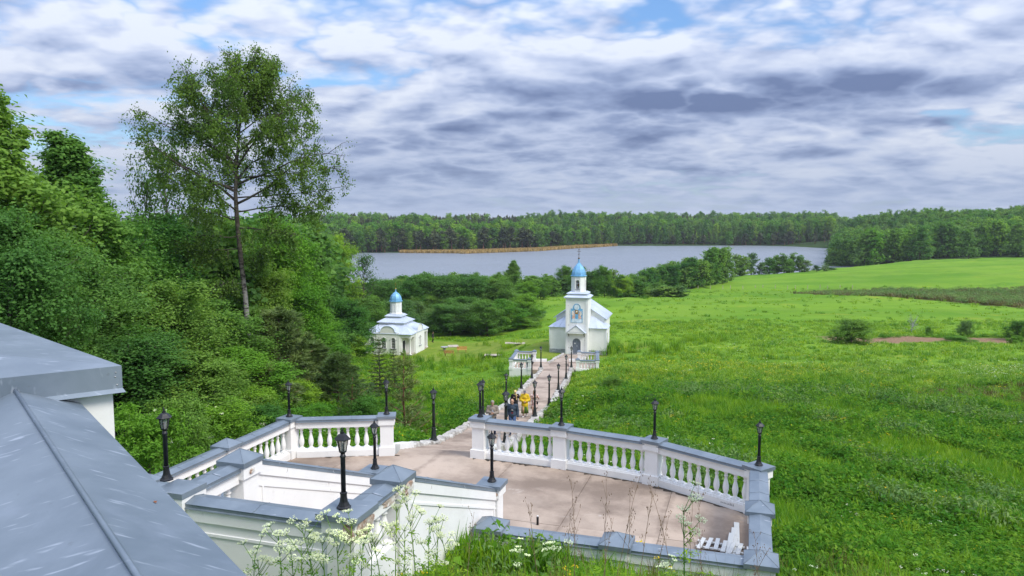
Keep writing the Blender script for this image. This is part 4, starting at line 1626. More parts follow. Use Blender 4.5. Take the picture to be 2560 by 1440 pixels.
def dome(root, prof, cy, n=8, cx=0.0, rot=math.pi / 8):
    m = MB().lathe(prof, n, M=Matrix.Translation((cx, cy, 0)), smooth=False, rot=rot)
    o = m.build('dome', MAT['dome'], root)
    rb = MB()
    for k in range(n):
        a = rot + 2 * math.pi * k / n
        rb.tube([(cx + r * math.cos(a), cy + r * math.sin(a), z) for r, z in prof[1:]], .022, 4)
    rb.build('dome_ribs', MAT['dome'], o)
    return o


def arched_window(root, T, x, z0, z1, w, sill=True, bars=True):
    """frame, dark glass and glazing bars set in an opening of a wall in plane y=0 (T places it)"""
    r = w / 2
    zs = z1 - r
    g = MB().holed(arch(x - r - .01, x + r + .01, z0 - .01, zs, 10), [], .12, .14, M=T)
    wn_ = MB().holed(arch(x - r, x + r, z0, zs, 10), [arch(x - r + .045, x + r - .045, z0 + .045, zs, 10)], .07, .12, M=T)
    win = wn_.build('window', MAT['white_trim'], root)
    g.build('pane', MAT['glass'], win)
    if bars:
        b = MB()
        for s in (-.16, .16):
            b.box((x + s * w, .095, (z0 + zs) / 2), (.028, .03, zs - z0), M=T)
        for k in range(1, 4):
            b.box((x, .097, z0 + (zs - z0) * k / 3), (w - .06, .026, .028), M=T)
        for a in (45, 90, 135):
            c, s_ = math.cos(R(a)), math.sin(R(a))
            b.tube([T @ Vector((x + .28 * r * c, .095, zs + .28 * r * s_)), T @ Vector((x + .95 * r * c, .095, zs + .95 * r * s_))], .014, 4)
        b.build('glazing_bars', MAT['white_trim'], win)
    # surround and sill
    s = MB().holed(arch(x - r - .12, x + r + .12, z0 + .05, zs, 12), [arch(x - r, x + r, z0 + .051, zs, 12)], -.045, .0, M=T)
    # close the bottom of the surround by the sill
    s.build('surround', MAT['plaster'], win)
    if sill:
        q = MB().box((x, -.06, z0 - .03), (w + .42, .16, .09), M=T)
        for sg in (-1, 1):
            q.box((x + sg * (r + .16), -.03, zs + .02), (.16, .07, .07), M=T)
        q.build('sill', MAT['plinth'], win)
    return win


def build_church():
    root = empty('church', CHURCH, R(-14))
    tag(root, 'white church with blue onion-shaped tower dome, icon mural and grey arched door', 'church')
    I = Matrix.Identity(4)
    P = MAT['plaster']
    # tower
    tw, td, th = 1.40, 2.8, 7.0
    w = MB().holed([(-tw, -.1), (tw, -.1), (tw, th), (-tw, th)], [arch(-.53, .53, 0.02, 1.42, 12)], 0, .3)
    w.box((-tw + .15, 1.55, th / 2 - .05), (.30, 2.5, th + .1)).box((tw - .15, 1.55, th / 2 - .05), (.30, 2.5, th + .1)).box((0, 2.65, th / 2), (2 * tw - .6, .3, th))
    tower = w.build('tower_wall', P, root)
    for sx in (-1, 1):
        MB().box((sx * (tw - .14), -.03, 3.3), (.28, .06, 7.2)).build('corner_pilaster', P, tower)
    MB().box((0, -.035, th - .16), (2 * tw - .6, .05, .12)).build('cornice_band', P, tower)
    # door leaves
    left = [(-.525, .02), (-.006, .02)] + [(.53 * math.cos(a) - .0, 1.42 + .53 * math.sin(a)) for a in [math.pi / 2 + .012 + k * (math.pi / 2 - .012) / 8 for k in range(9)]]
    right = [(-x, z) for x, z in left][::-1]
    lo = MB().holed(left, [], .15, .21).build('door_leaf', MAT['door'], root)
    ro = MB().holed(right, [], .15, .21).build('door_leaf', MAT['door'], root)
    MB().box((.05, .12, .95), (.03, .06, .14)).build('handle', MAT['white_trim'], ro)
    MB().box((-.22, .143, 1.28), (.20, .012, .16)).build('notice', MAT['print_white'], lo)
    MB().box((0, -.45, .035), (1.5, .95, .11), bevel=.02).build('doorstep', MAT['plinth'], root)
    MB().box((0, -.35, .097), (.8, .5, .012)).build('door_mat', MAT['dark'], root)
    s = MB().holed(arch(-.62, .62, 0.09, 1.42, 14), [arch(-.53, .53, .091, 1.42, 14)], -.03, 0)
    s.build('door_surround', P, root)
    # hood over the door
    hp = [(-1.12, 2.62), (1.12, 2.62), (1.12, 2.74), (0, 3.62), (-1.12, 2.74)]
    hood = MB().prism(hp, -.55, -.005, axis='Y').build('door_hood', MAT['white_trim'], root)
    inner = [(-.78, 2.82), (.78, 2.82), (0, 3.42)]
    MB().prism(inner, -.57, -.552, axis='Y').build('tympanum', P, hood)
    for sg in (-1, 1):
        m = MB()
        a, b = Vector((sg * 1.22, 0, 2.70)), Vector((0, 0, 3.70))
        m.add([(sg * 1.24, -.64, 2.68), (0, -.64, 3.66), (0, 0, 3.66), (sg * 1.24, 0, 2.68), (sg * 1.24, -.64, 2.72), (0, -.64, 3.71), (0, 0, 3.71), (sg * 1.24, 0, 2.72)],
              [(0, 1, 2, 3), (4, 5, 6, 7), (0, 1, 5, 4), (1, 2, 6, 5), (2, 3, 7, 6), (3, 0, 4, 7)])
        m.build('hood_roof', MAT['roof'], hood)
        MB().tube([(sg * .98, -.02, 2.20), (sg * .98, -.30, 2.44), (sg * .98, -.5, 2.61)], .045, 6).build('bracket', MAT['lamp_metal'], hood)
    # mural: arched sky-blue panel with a small framed picture carried by two robed figures
    z0, zs = 3.98, 5.72
    outl = [(-.74, z0), (.74, z0), (.74, zs), (.50, zs)] + [(.50 * math.cos(a), zs + .04 + .60 * math.sin(a)) for a in [k * math.pi / 12 for k in range(0, 13)]] + [(-.50, zs), (-.74, zs)]
    mu = MB().holed(outl, [], -.02, -.004).build('mural', MAT['mural_sky'], root)
    MB().holed([(-.70, z0 + .02), (.70, z0 + .02), (.62, z0 + .42), (.30, z0 + .55), (0, z0 + .40), (-.30, z0 + .55), (-.62, z0 + .42)], [], -.024, -.0205).build('mural_cloud', MAT['mural_pale'], mu)
    MB().lathe([(.0, 0), (.34, .001)], 16, M=Matrix.Translation((0, -.024, 5.92)) @ Matrix.Rotation(R(90), 4, 'X'), cap=False).build('mural_glow', MAT['mural_pale'], mu)
    for sg in (-1, 1):
        MB().holed([(sg * .62, z0 + .50), (sg * .22, z0 + .46), (sg * .20, z0 + .95), (sg * .36, z0 + 1.38), (sg * .50, z0 + 1.10)][::sg], [], -.028, -.0245).build('mural_robe', MAT['mural_robe'], mu)
        MB().holed([(sg * .64, z0 + .98), (sg * .42, z0 + .80), (sg * .36, z0 + 1.30), (sg * .60, z0 + 1.50)][::sg], [], -.031, -.0285).build('mural_wing', MAT['mural_wing'], mu)
        MB().lathe([(0, 0), (.085, .001)], 10, M=Matrix.Translation((sg * .34, -.0315, z0 + 1.44)) @ Matrix.Rotation(R(90), 4, 'X'), cap=False).build('mural_head', MAT['mural_wing'], mu)
    MB().box((0, -.033, z0 + 1.32), (.40, .012, .50)).build('mural_picture', MAT['mural_gold'], mu)
    MB().lathe([(0, 0), (.10, .001)], 10, M=Matrix.Translation((0, -.0405, z0 + 1.38)) @ Matrix.Rotation(R(90), 4, 'X'), cap=False).build('mural_face', MAT['mural_wing'], mu)
    fr = MB().holed([(x * 1.08, z0 - .05 + (z - z0 + .05) * 1.03) for x, z in outl], [outl], -.04, -.003)
    fr.build('mural_frame', MAT['mural_pale'], mu)
    # fallen paint on the tower
    rnd = random.Random(5)
    for k in range(26):
        x = rnd.choice((rnd.uniform(-1.1, -.8), rnd.uniform(-1.1, -.75), rnd.uniform(.9, 1.1)))
        z = rnd.uniform(.7, 6.3) if k > 10 else rnd.uniform(.6, 2.4)
        h_ = rnd.uniform(.03, .14)
        a = [(x + rnd.uniform(-.07, .07), z + rnd.uniform(-h_, h_)) for _ in range(3)]
        MB().holed(a, [], -.006, -.001).build('paint_loss', MAT['joint'], tower)
    # tower cornice and stepped roof
    MB().box((0, 1.4, th + .04), (3.1, 3.1, .12)).build('cornice', MAT['white_trim'], root)
    rf = roof_frustum(1.66, th + .16, 1.22, th + .44, 1.4).build('tower_roof', MAT['roof'], root)
    MB().box((0, 1.4, th + .50), (2.44, 2.44, .14)).build('roof_step', MAT['white_trim'], rf)
    roof_frustum(1.36, th + .62, .98, th + .80, 1.4).build('upper_roof', MAT['roof'], rf)
    zb0, zb1 = 7.78, 9.72
    op = {k: arch(-.22, .22, zb0 + .38, zb0 + 1.30, 8) for k in (0, 2, 4, 6)}
    be, ap, sd = octa_drum(root, .93, zb0, zb1, 1.4, op, P, name='belfry')
    for k in range(0, 8, 2):
        T = Matrix.Translation((0, 1.4, 0)) @ Matrix.Rotation(k * math.pi / 4, 4, 'Z') @ Matrix.Translation((0, -ap, 0))
        MB().box((0, .07, zb0 + 1.12), (.44, .04, .04), M=T).build('lintel_bar', MAT['white_trim'], be)
        s = MB().holed(arch(-.29, .29, zb0 + .38, zb0 + 1.30, 10), [arch(-.22, .22, zb0 + .381, zb0 + 1.30, 10)], -.025, 0, M=T)
        s.build('arch_surround', P, be)
        MB().box((0, -.02, zb0 + .35), (.62, .1, .06), M=T).build('sill', MAT['plinth'], be)
    for k in range(8):
        T = Matrix.Translation((0, 1.4, 0)) @ Matrix.Rotation((k + .5) * math.pi / 4, 4, 'Z') @ Matrix.Translation((0, -.90, 0))
        MB().box((0, 0, (zb0 + zb1) / 2), (.13, .10, zb1 - zb0 - .02), M=T).build('pilaster', P, be)
    bell = MB().lathe([(.0, .42), (.05, .42), (.10, .38), (.13, .25), (.17, .10), (.22, 0)], 14, M=Matrix.Translation((0, 1.4, zb0 + .72)))
    bell.build('bell', MAT['bronze'], root)
    MB().box((0, 1.4, zb0 + 1.20), (1.5, .09, .09)).build('bell_beam', MAT['timber_dark'], root)
    MB().lathe([(.90, zb1), (1.06, zb1 + .02), (1.08, zb1 + .10), (.92, zb1 + .14)], 8, M=Matrix.Translation((0, 1.4, 0)), smooth=False, rot=math.pi / 8).build('eaves_ring', MAT['dome'], root)
    dm = dome(root, [(.90, 9.84), (.93, 9.95), (.88, 10.25), (.74, 10.62), (.52, 10.96), (.28, 11.24), (.13, 11.42), (.10, 11.5), (.09, 11.86), (0, 11.88)], 1.4)
    MB().lathe([(0, 11.86), (.09, 11.90), (.13, 11.99), (.09, 12.08), (.03, 12.12)], 10, M=Matrix.Translation((0, 1.4, 0))).build('ball', MAT['dark_cross'], root)
    cross_mesh(1.15, .46, 12.1, 1.4, t=.05).build('cross', MAT['dark_cross'], root)
    # nave
    nw, y0, y1, ze, zr = 3.15, 2.82, 8.6, 4.30, 6.35
    g = [(-nw, -.3), (nw, -.3), (nw, ze), (0, zr - .08), (-nw, ze)]
    nv = MB().prism(g, y0, y1, axis='Y').build('nave_wall', P, root)
    for sg in (-1, 1):
        m = MB()
        e = nw + .35
        zz = ze - .35 * (zr - ze) / nw
        m.add([(sg * e, y0 - .25, zz), (0, y0 - .25, zr), (0, y1 + .3, zr), (sg * e, y1 + .3, zz), (sg * e, y0 - .25, zz + .07), (0, y0 - .25, zr + .07), (0, y1 + .3, zr + .07), (sg * e, y1 + .3, zz + .07)],
              [(0, 1, 2, 3), (4, 5, 6, 7), (0, 1, 5, 4), (1, 2, 6, 5), (2, 3, 7, 6), (3, 0, 4, 7)])
        rr = m.build('nave_roof', MAT['roof'], root)
        prs = []
        k = y0 + .2
        while k < y1 + .2:
            prs.append(((sg * e, k, zz + .08), (0, k, zr + .08))); k += .52
        seams_on(root, prs, rr, .03)
    MB().box((0, y0 + 3, -.15), (2 * nw + .12, y1 - y0 + .1, .9)).build('plinth', MAT['plinth'], root)
    # wings beside the tower
    for sg in (-1, 1):
        x0, x1, wy0, wy1, wz = 1.41, 3.62, 1.05, 3.9, 3.2
        cx = sg * (x0 + x1) / 2
        ww = MB().box((cx, (wy0 + wy1) / 2, wz / 2 - .1), (x1 - x0, wy1 - wy0, wz + .2)).build('wing_wall', P, root)
        MB().box((cx + sg * .03, (wy0 + wy1) / 2 - .03, .02), (x1 - x0 + .06, wy1 - wy0 + .06, .62)).build('plinth', MAT['plinth'], ww)
        MB().box((sg * (x1 - .1), wy0 - .012, 1.95), (.2, .05, 2.5)).build('corner_pilaster', P, ww)
        # side window slit
        MB().box((sg * (x1 + .004), wy0 + .9, 1.75), (.02, .42, 1.5)).build('window', MAT['glass'], ww)
        # half-hip roof leaning on the tower and nave
        xo, xi = sg * (x1 + .18), sg * x0
        top = 4.45
        v = [(xi, wy0 - .2, wz), (xo, wy0 - .2, wz), (xo, wy1 + .05, wz), (xi, wy1 + .05, wz), (xi, wy0 + 1.55, top), (sg * (x1 - 1.2), y0 - .1, top), (xi, y0 - .1, top), (xo, y0 + .3, wz)]
        m = MB()
        v = [(xi, wy0 - .22, wz - .06), (xo, wy0 - .22, wz - .06), (xo, wy1, wz - .06), (xi, wy1, wz - .06),
             (xi, wy0 - .22, wz), (xo, wy0 - .22, wz), (xo, wy1, wz), (xi, wy1, wz), (xi, 2.75, top), (sg * (x0 + .35), 2.75, top), (sg * (x0 + .35), wy1, top), (xi, wy1, top)]
        m.add(v, [(0, 1, 2, 3), (0, 1, 5, 4), (1, 2, 6, 5), (4, 5, 9, 8), (5, 6, 10, 9), (8, 9, 10, 11), (2, 3, 7, 6), (6, 7, 11, 10), (3, 0, 4, 7), (7, 4, 8, 11)])
        wr = m.build('wing_roof', MAT['roof'], root)
        seams_on(root, [((sg * (x1 - .45), wy0 - .22, wz + .02), (sg * (x0 + 1.0), 1.9, 3.85)), ((sg * (x1 - 1.2), wy0 - .22, wz + .02), (sg * (x0 + .55), 2.5, 4.28))], wr, .02)
        MB().tube([(sg * (x1 + .06), wy0 - .06, wz - .1), (sg * (x1 + .06), wy0 - .06, .1)], .04, 6).build('downpipe', MAT['white_trim'], ww)
    return root


build_church()


def curved_gable(root, T, x0, x1, zt, cx, hw, rise, holes, depth):
    """bay wall with a segmental parapet gable and a small barrel roof behind it"""
    zs = zt
    top = [(x1, zs), (cx + hw + .25, zs)]
    for k in range(0, 13):
        a = math.pi * k / 12
        top.append((cx + hw * math.cos(a), zs + .12 + rise * math.sin(a)))
    top += [(cx - hw - .25, zs), (x0, zs)]
    outer = [(x0, -.15), (x1, -.15)] + top
    w = MB().holed(outer, holes, -.12, .16, M=T).build('bay_wall', MAT['plaster'], root)
    # edge sheet along the gable
    pts = top[1:-1]
    m = MB()
    for (a, b) in zip(pts[:-1], pts[1:]):
        m.add([(a[0], -.20, a[1]), (b[0], -.20, b[1]), (b[0], depth, b[1]), (a[0], depth, a[1]), (a[0], -.20, a[1] + .05), (b[0], -.20, b[1] + .05), (b[0], depth, b[1] + .05), (a[0], depth, a[1] + .05)],
              [(0, 3, 2, 1), (4, 5, 6, 7), (0, 1, 5, 4), (2, 3, 7, 6)], M=T)
    m.build('gable_roof', MAT['roof'], root)
    return w


def build_chapel():
    org = PZ(1027, 888, CHAPEL_Z)
    rz = R(-13)
    ax = Vector((math.cos(rz), math.sin(rz), 0))
    base = Vector(org) - ax * 3.9
    root = empty('chapel', base, rz)
    tag(root, 'small white chapel with tiered pale roof and blue dome beside the trees', 'chapel')
    P = MAT['plaster']
    S, H = 3.9, 3.2
    I = Matrix.Identity(4)
    cy = S
    # front: left part, centre bay, corner porch on the right
    wins = [(-2.52, .92, 2.62, .70), (-.52, .92, 2.62, .70), (1.07, .92, 2.62, .70)]
    hole = lambda w: arch(w[0] - w[3] / 2, w[0] + w[3] / 2, w[1], w[2] - w[3] / 2, 10)
    MB().holed([(-S, -.15), (-1.78, -.15), (-1.78, H), (-S, H)], [hole(wins[0])], 0, .28).build('front_wall', P, root)
    arched_window(root, I, *wins[0][:3], wins[0][3])
    T0 = I
    curved_gable(root, I, -1.78, 2.12, H + .22, .16, 1.2, .88, [hole(wins[1]), hole(wins[2])], 2.4)
    TB = Matrix.Translation((0, -.12, 0))
    for w in wins[1:]:
        arched_window(root, TB, *w[:3], w[3])
    # right-hand side face
    TR = Matrix.Translation((S, 0, 0)) @ Matrix.Rotation(R(90), 4, 'Z')
    wr = (3.9, .95, 2.55, .66)
    curved_gable(root, TR, 1.85, 6.0, H + .22, 3.9, 1.2, .88, [hole(wr)], 2.4)
    arched_window(root, Matrix.Translation((.12, 0, 0)) @ TR, *wr[:3], wr[3])
    # other walls
    MB().box((-S + .14, S, H / 2 - .1), (.28, 2 * S - .58, H + .2)).build('left_wall', P, root)
    MB().box((0, 2 * S - .14, H / 2 - .1), (2 * S, .28, H + .2)).build('back_wall', P, root)
    # recessed porches at the two right corners
    for k, (ya, yb, yc) in enumerate(((0.0, 1.85, .16), (6.0, 7.8, 7.64))):
        pr = MB()
        yy = yb if k == 0 else ya
        pr.box((2.12 + .12, (ya + yb) / 2, H / 2 - .1), (.24, yb - ya - .04, H + .2))
        pr.build('porch_wall', P, root)
        MB().box(((2.24 + S) / 2, (yy + .02) if k == 0 else (yy - .02), H / 2 - .1), (S - 2.36, .2, H + .2)).build('porch_wall', P, root)
        MB().box((2.36 + .02, (ya + yb) / 2 + .15, 1.0), (.05, .85, 2.05)).build('door', MAT['dark'], root)
        col = MB().lathe([(.17, 0), (.17, .12), (.13, .18), (.13, 2.40), (.17, 2.46), (.18, 2.56)], 14, M=Matrix.Translation((S - .16, yc, .05)))
        col.box((S - .16, yc, 0.0), (.42, .42, .16)).box((S - .16, yc, 2.66), (.40, .40, .12))
        col.build('column', P, root)
        MB().box(((2.12 + S) / 2 + .02, ya + .16 if k == 0 else yb - .16, 2.95), (S - 2.12 + .04, .34, .50)).build('porch_beam', P, root)
        MB().box((S - .17, (ya + yb) / 2 + (.17 if k == 0 else -.17), 2.95), (.34, yb - ya - .36, .50)).build('porch_beam', P, root)
        MB().box(((2.2 + S) / 2 + .1, (ya + yb) / 2, -.02), (S - 2.1, yb - ya + .1, .16)).build('porch_step', MAT['plank'], root)
        # little hipped porch roof
        c = ((2.12 + S) / 2, (ya + yb) / 2)
        hx, hy = (S - 2.12) / 2 + .22, (yb - ya) / 2 + .22
        m = roof_frustum((hx, hy), H + .02, (.10, .10), H + .82, c[1] + (.0), c[0] - .25 * 0)
        m.build('porch_roof', MAT['roof'], root)
    MB().box((0, S, -.12), (2 * S + .1, 2 * S + .1, .34)).build('plinth', MAT['plinth'], root)
    # eaves, main roof in three tiers
    MB().box((-2.9, -.06, H + .02), (2.3, .24, .10)).build('eaves', MAT['white_trim'], root)
    r1 = roof_frustum(S + .2, H + .06, 2.15, 4.42, cy).build('lower_roof', MAT['roof'], root)
    seams_on(root, frustum_seams(S + .2, H + .08, 2.15, 4.44, cy, .42), r1)
    MB().box((0, cy, 4.56), (4.2, 4.2, .36)).build('roof_step', P, root)
    r2 = roof_frustum(2.38, 4.78, 1.25, 5.38, cy).build('middle_roof', MAT['roof'], root)
    seams_on(root, frustum_seams(2.38, 4.80, 1.25, 5.40, cy, .40), r2)
    MB().box((0, cy, 5.47), (2.4, 2.4, .24)).build('roof_step', P, root)
    r3 = roof_frustum(1.42, 5.64, 1.0, 5.92, cy).build('upper_roof', MAT['roof'], root)
    seams_on(root, frustum_seams(1.42, 5.66, 1.0, 5.94, cy, .35), r3)
    z0, z1 = 6.02, 7.86
    MB().lathe([(1.08, 5.90), (1.08, 6.02), (.96, 6.06)], 8, M=Matrix.Translation((0, cy, 0)), smooth=False, rot=math.pi / 8).build('drum_base', MAT['white_trim'], root)
    dr, ap, sd = octa_drum(root, .93, z0, z1, cy, {}, P)
    for k in range(8):
        T = Matrix.Translation((0, cy, 0)) @ Matrix.Rotation(k * math.pi / 4, 4, 'Z') @ Matrix.Translation((0, -ap, 0))
        s = MB().holed(arch(-.20, .20, z0 + .35, z0 + 1.28, 8), [arch(-.14, .14, z0 + .40, z0 + 1.27, 8)], -.035, -.001, M=T)
        s.build('blind_arch', MAT['white_trim'], dr)
    MB().lathe([(.92, z1), (1.10, z1 + .03), (1.12, z1 + .12), (.94, z1 + .16)], 8, M=Matrix.Translation((0, cy, 0)), smooth=False, rot=math.pi / 8).build('eaves_ring', MAT['dome'], root)
    dome(root, [(.92, 7.98), (.95, 8.10), (.90, 8.42), (.76, 8.78), (.54, 9.08), (.28, 9.30), (.12, 9.42), (.07, 9.5), (.06, 9.80), (0, 9.82)], cy)
    MB().lathe([(0, 9.78), (.07, 9.82), (.11, 9.90), (.07, 9.98), (.02, 10.02)], 10, M=Matrix.Translation((0, cy, 0))).build('ball', MAT['gold'], root)
    cross_mesh(.95, .40, 10.0, cy, t=.04).build('cross', MAT['gold'], root)
    return root


build_chapel()


# ------------------------------------------------------------------ small things on the lawn
def make_bench():
    root = empty('bench')
    for k in range(3):
        MB().box((0, -.14 + k * .15, .45), (1.6, .12, .04), bevel=.008).build('seat_slat', MAT['bench_wood'], root)
    for k in range(3):
        MB().box((0, .27 + k * .03, .58 + k * .14), (1.6, .035, .11), bevel=.008).build('back_slat', MAT['bench_wood'], root)
    for sg in (-1, 1):
        MB().box((sg * .62, -.14, .215), (.07, .08, .43)).build('leg', MAT['bench_leg'], root)
        MB().tube([(sg * .62, .20, 0), (sg * .62, .24, .45), (sg * .62, .36, .92)], .04, 4).build('leg', MAT['bench_leg'], root)
        MB().box((sg * .62, .02, .41), (.05, .42, .05)).build('seat_bearer', MAT['bench_leg'], root)
    return root


def build_lawn_things():
    b = make_bench()
    p = hit(1155, 881); b.location = p + Vector((0, 0, -.02)); b.rotation_euler = (0, 0, R(6))
    tag(b, 'orange wooden bench facing the camera on the lawn by the chapel', 'bench', 'wooden benches on the lawn')
    c = copy_tree(b)
    p = hit(1123, 890); c.location = p + Vector((0, 0, -.02)); c.rotation_euler = (0, 0, R(174))
    tag(c, 'orange wooden bench seen from behind, in front of the round planter', 'bench', 'wooden benches on the lawn')
    p = hit(1111, 876)
    r = empty('round_planter', p)
    tag(r, 'round pale planter ring on the lawn between the benches', 'planter')
    MB().lathe([(.18, 0), (.22, .05), (.20, .35), (.55, .45), (.62, .55), (.58, .60), (.45, .56), (.20, .52)], 18).build('bowl', MAT['plinth'], r)
    MB().lathe([(0, .50), (.44, .53)], 14, cap=False).build('soil', MAT['joint'], r)
    # pale slab
    p = hit(1133, 866)
    s = MB().box((0, 0, .03), (1.7, 1.9, .10), bevel=.01).build('paving_slab', MAT['plank'])
    s.location = p; s.rotation_euler = (0, 0, .2)
    tag(s, 'pale square slab lying in the lawn by the chapel porch', 'slab')
    for (u, v, L, rz, lab) in ((1288, 863, 3.0, R(-4), 'pale plank footbridge over the ditch nearer the church, farther one'), (1237, 894, 2.9, R(-3), 'pale plank footbridge over the ditch, nearer one beside tall grass')):
        p = hit(u, v)
        r = empty('footbridge', p + Vector((0, 0, .15)), rz)
        tag(r, lab, 'footbridge', 'plank footbridges over the ditch')
        for k in range(7):
            MB().box((0, -.55 + k * .185, .12), (L, .17, .05)).build('plank', MAT['plank'], r)
        for sg in (-1, 1):
            MB().box((sg * L * .3, 0, .0), (.14, 1.3, .18)).build('beam', MAT['timber_dark'], r)
            for yy in (-.5, .5):
                MB().box((sg * L * .3, yy, -.35), (.12, .12, .6)).build('leg', MAT['timber_dark'], r)


build_lawn_things()


def build_boards():
    """white broken pickets lying in the corner of the terrace"""
    rnd = random.Random(8)
    pm = MB().box((0, 0, 0), (.10, 1.0, .022), bevel=.004).mesh('board'); pm.materials.append(MAT['plank_white'])
    z = ZF + .03
    for k in range(3):
        p = PZ(1842 - k * 9, 1345 + k * 12, ZF)
        o = link('loose_plank', pm, None)
        o.location = (p[0], p[1], z + .012 * k); o.scale = (1.25, 1.75 - .2 * k, 1)
        o.rotation_euler = (R(.6 * k), R(3), R(-16 - 2 * k))
        tag(o, ('rightmost long white board lying in the terrace corner', 'middle long white board lying in the terrace corner', 'leftmost long white board in the terrace corner')[k], 'board', 'long loose boards')
    g = empty('broken_fence_panel', Vector(PZ(1800, 1372, ZF)) + Vector((0, 0, .03)), R(-22))
    tag(g, 'broken white picket panel lying on the terrace floor by the near wall', 'fence panel')
    for k in range(6):
        o = link('picket', pm, None, g)
        o.location = (-.42 + k * .17, rnd.uniform(-.06, .06), .05); o.rotation_euler = (0, rnd.uniform(-.05, .05), rnd.uniform(-.09, .09)); o.scale = (.95, .62, 1)
    for yy in (-.16, .16):
        MB().box((0, yy, .018), (1.05, .06, .035)).build('crossbar', MAT['plank_white'], g)
    # short black pipe stub with white top near the inner wall
    p = PZ(1344, 1312, ZF)
    r = empty('pipe_stub', (p[0], p[1], ZF), 0)
    tag(r, 'short black pipe stub with pale top standing on the terrace floor', 'pipe')
    MB().lathe([(.03, 0), (.03, .20), (.024, .21)], 10).build('pipe', MAT['lamp_metal'], r)
    MB().lathe([(.022, .21), (.022, .235), (0, .24)], 10).build('cap', MAT['print_white'], r)


build_boards()
# ------------------------------------------------------------------ vegetation
def np_mesh(name, V, F, mats, midx=None, smooth=False):
    """F: (n,4) quads or (n,3) tris"""
    me = bpy.data.meshes.new(name)
    k = F.shape[1]
    me.vertices.add(len(V)); me.vertices.foreach_set('co', np.asarray(V, np.float32).ravel())
    me.loops.add(F.size); me.loops.foreach_set('vertex_index', F.ravel().astype(np.int32))
    me.polygons.add(len(F)); me.polygons.foreach_set('loop_start', np.arange(0, F.size, k, dtype=np.int32)); me.polygons.foreach_set('loop_total', np.full(len(F), k, np.int32))
    if midx is not None:
        me.polygons.foreach_set('material_index', np.asarray(midx, np.int32))
    for m in mats:
        me.materials.append(m)
    me.update(calc_edges=True)
    if smooth:
        me.polygons.foreach_set('use_smooth', np.ones(len(F), bool))
    return me


def unit(a):
    return a / np.maximum(1e-9, np.linalg.norm(a, axis=-1, keepdims=True))


def leaf_quads(C, D, U, L, W, fold=.18):
    """diamond leaves: centre C, along D, face normal about U, length L, width W"""
    D = unit(D)
    S = unit(np.cross(D, U))
    Nn = np.cross(S, D)
    L, W = np.asarray(L)[:, None], np.asarray(W)[:, None]
    a = C - D * L * .5
    b = C + S * W * .5 + Nn * W * fold - D * L * .06
    c = C + D * L * .5 - Nn * L * .08
    d = C - S * W * .5 + Nn * W * fold - D * L * .06
    V = np.stack([a, b, c, d], 1).reshape(-1, 3)
    F = np.arange(len(C) * 4).reshape(-1, 4)
    return V, F


class Tree:
    """limbs as tapering tubes plus leaf places"""

    def __init__(self, seed):
        self.r = np.random.default_rng(seed)
        self.wood = MB()
        self.tips = []          # (point, outward, spread)

    def limb(self, p0, d, L, r0, segs=5, curl=(0, 0, .12), wander=.14, r1=.25, n=6):
        p = np.array(p0, float); d = unit(np.array(d, float))
        pts, dirs = [p.copy()], [d.copy()]
        for i in range(segs):
            d = unit(d + np.array(curl) / segs * 2.2 + self.r.normal(0, wander, 3) / math.sqrt(segs))
            p = p + d * L / segs
            pts.append(p.copy()); dirs.append(d.copy())
        rad = [r0 * (1 - (1 - r1) * i / segs) for i in range(segs + 1)]
        self.wood.tube(pts, rad, n)
        return np.array(pts), np.array(dirs), rad


def crown_from(tips, per, spread, L, W, rng, flat=.75, up=.6, droop=0.0, sig=.55):
    P = np.array([t[0] for t in tips]); O = np.array([t[1] for t in tips]); S = np.array([t[2] for t in tips])
    n = len(P)
    wt = rng.lognormal(0, sig, n); wt /= wt.sum()
    idx = rng.choice(n, n * per, p=wt)
    S = S * rng.uniform(.55, 1.45, n)
    m = len(idx)
    off = rng.normal(0, 1, (m, 3)) * spread * S[idx][:, None]
    off[:, 2] *= flat
    C = P[idx] + off
    C[:, 2] -= np.abs(rng.normal(0, 1, m)) * droop * S[idx]
    U = unit(unit(off + 1e-6) * .7 + unit(O[idx] + 1e-6) * .4 + np.array((0, 0, up)) + rng.normal(0, .45, (m, 3)))
    D = unit(np.cross(U, rng.normal(0, 1, (m, 3))) + np.array((0, 0, -.25 - droop)))
    ln = L * rng.uniform(.7, 1.3, m)
    return leaf_quads(C, D, U, ln, ln * (W / L))


